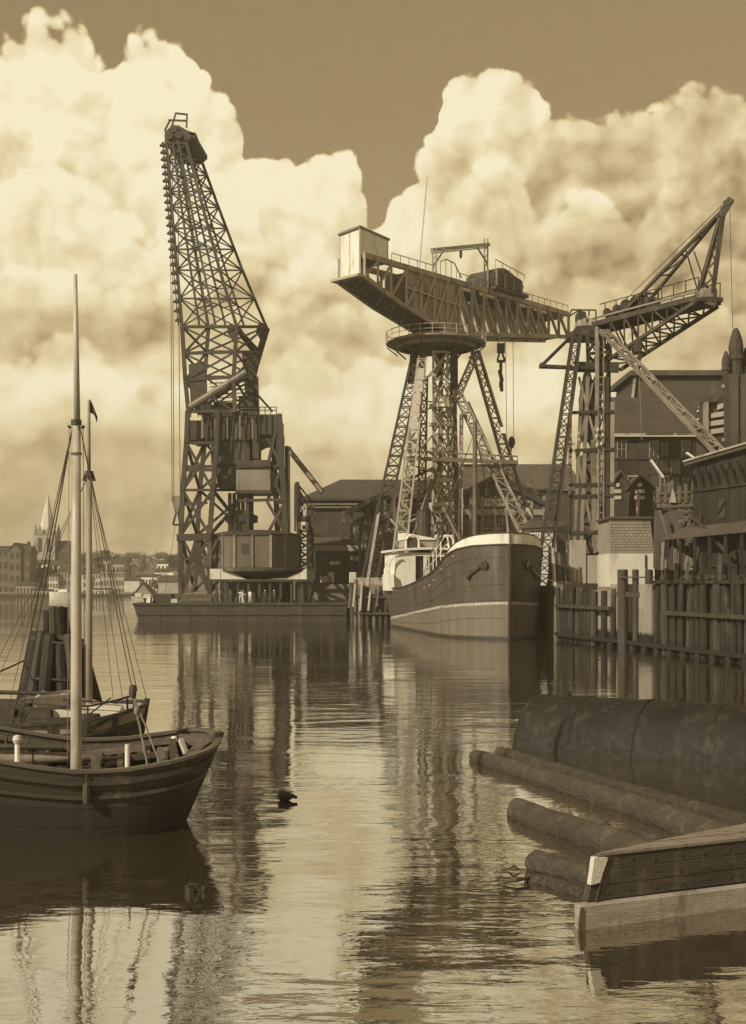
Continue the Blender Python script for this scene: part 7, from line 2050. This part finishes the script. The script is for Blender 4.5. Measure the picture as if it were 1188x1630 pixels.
# ------------------------------------------------------------------ floating timber at the lower right
def log_thing(label, a, b, r0, r1, seed, m, sink=.25):
    rr = random.Random(seed); bow = rr.uniform(-.16, .16); knots = [(rr.uniform(.05, .8), rr.uniform(0, 6.28), rr.uniform(.10, .2)) for _ in range(7)]; a = Vector(a); b = Vector(b)
    n = 40; mb = MB(); d = b - a; M = frame(a, b); N = 22
    vs = []
    for i in range(n + 1):
        s = i / n; p = lerp(a, b, s) + M.col[0].xyz * (bow * math.sin(math.pi * s) + .03 * math.sin(s * 9 + seed)); r = r0 + (r1 - r0) * s
        for j in range(N):
            an = 2 * math.pi * j / N
            k = 1 + .07 * mnoise.noise(Vector((math.cos(an) * 1.1 + 3.37 * seed, math.sin(an) * 1.1 + .4, s * 6.3 + seed * 1.73))) + .05 * mnoise.noise(Vector((math.cos(an) * 4 + seed, math.sin(an) * 4, s * 2.1))) + .012 * rr.uniform(-1, 1)
            for ks, ka, kh in knots:
                dd = ((s - ks) * (b - a).length / .22) ** 2 + ((math.cos(an) - math.cos(ka)) ** 2 + (math.sin(an) - math.sin(ka)) ** 2) / .12
                k += kh * math.exp(-dd)
            if i == 0: k *= .93 + .05 * math.sin(an * 3 + seed)
            vs.append(p + (M.col[0].xyz * math.cos(an) + M.col[1].xyz * math.sin(an)) * r * k)
    fs = [(i * N + j, i * N + (j + 1) % N, (i + 1) * N + (j + 1) % N, (i + 1) * N + j) for i in range(n) for j in range(N)]
    k = len(vs); e = lerp(a, b, -.012)
    vs += [e + (v - a) * .72 for v in vs[:N]] + [b]
    fs += [(j, k + j, k + (j + 1) % N, (j + 1) % N) for j in range(N)] + [tuple(k + j for j in range(N))[::1]]
    fs += [(n * N + j, n * N + (j + 1) % N, k + N) for j in range(N)]
    o = MB().add(vs, fs).build('log', m, smooth=True)
    MB().add([e + (v - a) * .62 - d.normalized() * .004 for v in vs[:N]], [tuple(range(N))]).build('cut_end', M_logend, o)
    tag(o, label, 'log', 'logs floating beside the scow')
    return o


M_log = mat('wet_log', .042, .50, .45, 1.3, grain=(1, 1, 3), bump=.09, bscale=5, dirt=.075, spec=.5)
M_log2 = mat('wet_dark_log', .030, .45, .45, 1.3, grain=(1, 1, 3), bump=.09, bscale=5, dirt=.06, spec=.5)
M_logend = mat('sawn_log_end', .11, .8, .5, 9, bump=.01, bscale=30, dirt=.05)
def logs():
    w = lambda x, y, z: tuple(PW(x, y, z))
    log_thing('long thin log farthest out, its left end behind the second log', w(797, 1199, .1), w(1240, 1333, .1), .22, .30, 1, M_log2)
    log_thing('second long log with the leftmost end of the raft', w(757, 1205, .1), w(1250, 1372, .12), .24, .38, 2, M_log)
    log_thing('thick blunt log running under the scow corner', w(823, 1289, .12), w(1060, 1372, .16), .29, .33, 3, M_log)
    log_thing('short dark log end between the long logs and the scow', w(1006, 1328, .05), w(1090, 1352, .05), .16, .2, 4, M_log2)
    log_thing('stubby thick log wedged against the scow end', w(850, 1372, .12), w(990, 1412, .10), .215, .22, 5, M_log)
    log_thing('short thin log nearest the white scow plank', w(842, 1399, .04), w(950, 1432, .04), .115, .15, 6, M_log2)
    o = MB().tube([PW(801, 1406, .03), PW(822, 1402, .08), PW(846, 1396, .1)], [.02, .03, .03], 6).build('stick', M_wood_d)
    tag(o, 'thin stick poking out from the short thin log', 'stick')
    o = MB().tube([PW(808, 1384, .02), PW(818, 1379, .09), PW(830, 1386, .02)], [.012, .03, .012], 6).build('branch', M_wood_d)
    tag(o, 'bent dark branch awash beside the stubby log', 'branch')


logs()


def scow():
    A = PW(917, 1477, 0); Bq = PW(1188, 1440, 0)
    d = Vector((Bq.x - A.x, Bq.y - A.y, 0)).normalized(); n = Vector((-d.y, d.x, 0))
    t = thing('timber_scow', 'heavy timber scow corner with pale wale plank and dark side planking', 'scow', A)
    L = 7.0; up = Vector((0, 0, 1))
    top = lambda s: 1.02 + .02 * s
    f = lambda s, z, k=0.: A + d * s + up * z + n * k
    x = lambda z: .10 + .28 * z            # raked end
    # pale wale
    MB().hexa([f(0, -.25, -.14), f(L, -.25, -.14), f(L, -.25, .1), f(.03, -.25, .1), f(0, .37, -.14), f(L, .34, -.14), f(L, .34, .1), f(.03, .37, .1)]).build('wale_plank', M_scow_l, t, bevel=.015)
    # side planks
    zs = [.385, .62, .86, 1.10]
    for k in range(3):
        z0, z1 = zs[k] + .0015, zs[k + 1] - .0015; o = -.006 * (k % 2)
        MB().hexa([f(x(z0), z0, o), f(L, z0, o), f(L, z0, .14), f(x(z0), z0, .14), f(x(z1), z1, o), f(L, z1, o), f(L, z1, .14), f(x(z1), z1, .14)]).build('side_plank', M_scow, t, bevel=.01)
    # back side runs off at a narrow angle, so the float ends in a point
    e0 = PW(950, 1353, 1.16); e1 = PW(1188, 1308, 1.16)
    b2 = Vector((e1.x - e0.x, e1.y - e0.y, 0)).normalized()
    cs = b2.dot(d); kn = b2.dot(n)
    def back(s, z, k=0.): return f(x(z) + s * cs, z, .02 + s * kn - k)
    for k in range(4):
        z0, z1 = (-.25, .385, .62, .86)[k] + .004, (.385, .62, .86, 1.10)[k] - .004
        MB().hexa([back(.15, z0, .1), back(L, z0, .1), back(L, z0), back(.15, z0), back(.15, z1, .1), back(L, z1, .1), back(L, z1), back(.15, z1)]).build('back_plank', M_scow, t)
    # deck planks parallel to the front beam, cut off along the back side
    nb = 11; wd = .17
    for i in range(nb):
        k0, k1 = i * wd - .03, (i + 1) * wd - .012 - .03; z = 1.10 + R.uniform(-.01, .012)
        s0 = max(x(1) - .03, x(1) + (k0 - .02) / kn * cs); s1 = max(x(1) - .03, x(1) + (k1 - .02) / kn * cs)
        if s0 > L - .3: break
        MB().hexa([f(s0, z, k0), f(L, z, k0), f(L, z, k1), f(min(s1, L - .1), z, k1), f(s0, z + .06, k0), f(L, z + .06, k0), f(L, z + .06, k1), f(min(s1, L - .1), z + .06, k1)]).build('deck_plank', M_scow_d, t, bevel=.006)
    # raw pale break at the corner, iron straps, ring
    MB().hexa([f(x(.66) - .035, .66, -.045), f(x(.66) + .14, .68, -.045), f(x(.66) + .05, .66, .06), f(x(.66) - .035, .66, .06),
               f(x(1) - .06, 1.09, -.05), f(x(1) + .20, 1.07, -.05), f(x(1) + .1, 1.09, .06), f(x(1) - .06, 1.09, .06)]).build('splintered_corner', M_splinter, t)
    for i in range(13):
        for zz in (.5, .74, .98):
            s_ = .55 + i * .5 + R.uniform(-.05, .05)
            q = f(s_, zz + R.uniform(-.03, .03), -.004); MB().lathe(q, [(0, -.022), (.02, -.016), (.022, .016), (0, .022)], 6).build('bolt_head', M_steel, t)
    for s in (4.6,): MB().hexa([f(s, .40, -.03), f(s + .09, .40, -.03), f(s + .09, .40, .0), f(s, .40, .0), f(s, 1.09, -.03), f(s + .09, 1.09, -.03), f(s + .09, 1.09, 0), f(s, 1.09, 0)]).build('iron_strap', M_scow, t)
    MB().tube([f(.01, .36, -.15), f(-.04, .1, -.16), f(-.02, -.1, -.15)], .022, 6).build('end_rope', M_rope, t)
    MB().prism([f(.3, -.4, .15), f(L, -.4, .15), back(L, -.4, .12) + Vector((0, 0, 0)), back(.6, -.4, .12)], (0, 0, 1.46)).build('hull_core', M_scow, t)


M_scow = mat('scow_side_timber', .040, .7, .5, 1.6, grain=(.4, .4, 3), bump=.02, bscale=12, dirt=.085)
M_scow_d = mat('scow_deck_timber', .20, .75, .4, 2.2, grain=(.4, 3.5, 1), bump=.008, bscale=18, dirt=.10)
M_scow_l = mat('scow_pale_timber', .30, .8, .4, 1.8, grain=(.5, .5, 3), bump=.015, bscale=14, dirt=.16)
M_splinter = mat('raw_splintered_wood', .60, .8, .12, 5, bump=.02, bscale=25)
scow()


def drum():
    a, b = Vector((5.70, 40.6, -.30)), Vector((13.2, 35.9, -.30))
    t = thing('floating_drum', 'huge near black steel cylinder lying half sunk between the logs and the pile wall', 'steel drum', a)
    r = 1.95; M = frame(a, b); m = mat('drum_steel', .010, .75, .7, .8, bump=.05, bscale=2, dirt=.03, tide=.35); d = (b - a).normalized()
    n = 44
    def ring(p, rr): return [p + (M.col[0].xyz * math.cos(2 * math.pi * j / n) + M.col[1].xyz * math.sin(2 * math.pi * j / n)) * rr * (1 + .008 * mnoise.noise(Vector((p.x * .9, 2.2 * math.cos(2 * math.pi * j / n), 2.2 * math.sin(2 * math.pi * j / n))))) for j in range(n)]
    def shell(p, q, r0, r1, name, seg=4):
        vs = []
        for s in range(seg + 1): vs += ring(lerp(p, q, s / seg), r0 + (r1 - r0) * s / seg)
        fs = [(s * n + j, s * n + (j + 1) % n, (s + 1) * n + (j + 1) % n, (s + 1) * n + j) for s in range(seg) for j in range(n)]
        MB().add(vs, fs).build(name, m, t, smooth=True)
    ks = (0, .19, .43, .70, 1.0)
    for i, (k0, k1) in enumerate(zip(ks, ks[1:])):
        shell(lerp(a, b, k0), lerp(a, b, k1 + .01), r + .012 * (i % 2), r + .012 * (i % 2), 'shell_course')
        if i: shell(lerp(a, b, k0) - d * .09, lerp(a, b, k0) + d * .09, r + .028, r + .028, 'butt_strap', 1)
    # dished left end, flat right end
    prof = [(r, 0), (r * .96, -.16), (r * .8, -.34), (r * .5, -.48), (.01, -.54)]
    vs = []
    for rr, z in prof: vs += ring(a + d * z, rr)
    MB().add(vs, [(s * n + j, (s + 1) * n + j, (s + 1) * n + (j + 1) % n, s * n + (j + 1) % n) for s in range(4) for j in range(n)]).build('dished_end', m, t, smooth=True)
    MB().add(ring(b - d * .1, r - .02), [tuple(range(n))]).build('end_plate', m, t)
    for k in (.12, .55): bar('lifting_lug', lerp(a, b, k) + Vector((0, 0, r - .05)), lerp(a, b, k) + Vector((0, 0, r + .14)), .12, m, t)


drum()


def flotsam():
    c = PW(445, 1274, 0); e = PW(473, 1270, .08)
    o = MB().tube([c + Vector((0, 0, .02)), lerp(c, e, .1) + Vector((0, 0, .1)), lerp(c, e, .5) + Vector((0, 0, .07)), lerp(c, e, .8) + Vector((0, 0, .05)), e], [.06, .16, .12, .05, .035], 10).build('wooden_buoy', M_log2)
    tag(o, 'small tapered dark wooden buoy floating in the open water', 'buoy')
    c = PW(305, 1418, .02)
    t = thing('floating_basket', 'small dark keg hoop afloat at the edge of the boat reflection', 'flotsam', c)
    MB().tube([c + Vector((-.03, 0, -.1)), c + Vector((-.02, 0, .08)), c + Vector((0, 0, .12))], [.09, .1, .06], 8).build('keg', M_log2, t)
    pts = [c + Vector((.04 + .12 * k / 6, 0, .10 - .1 * (k / 6) ** 2 + .02 * math.sin(k))) for k in range(7)]
    MB().tube(pts, .022, 6).build('hoop', M_log2, t)
    MB().tube([c + Vector((.19, 0, -.06)), c + Vector((.22, 0, .08))], [.03, .04], 7).build('stave', M_log2, t)


flotsam()
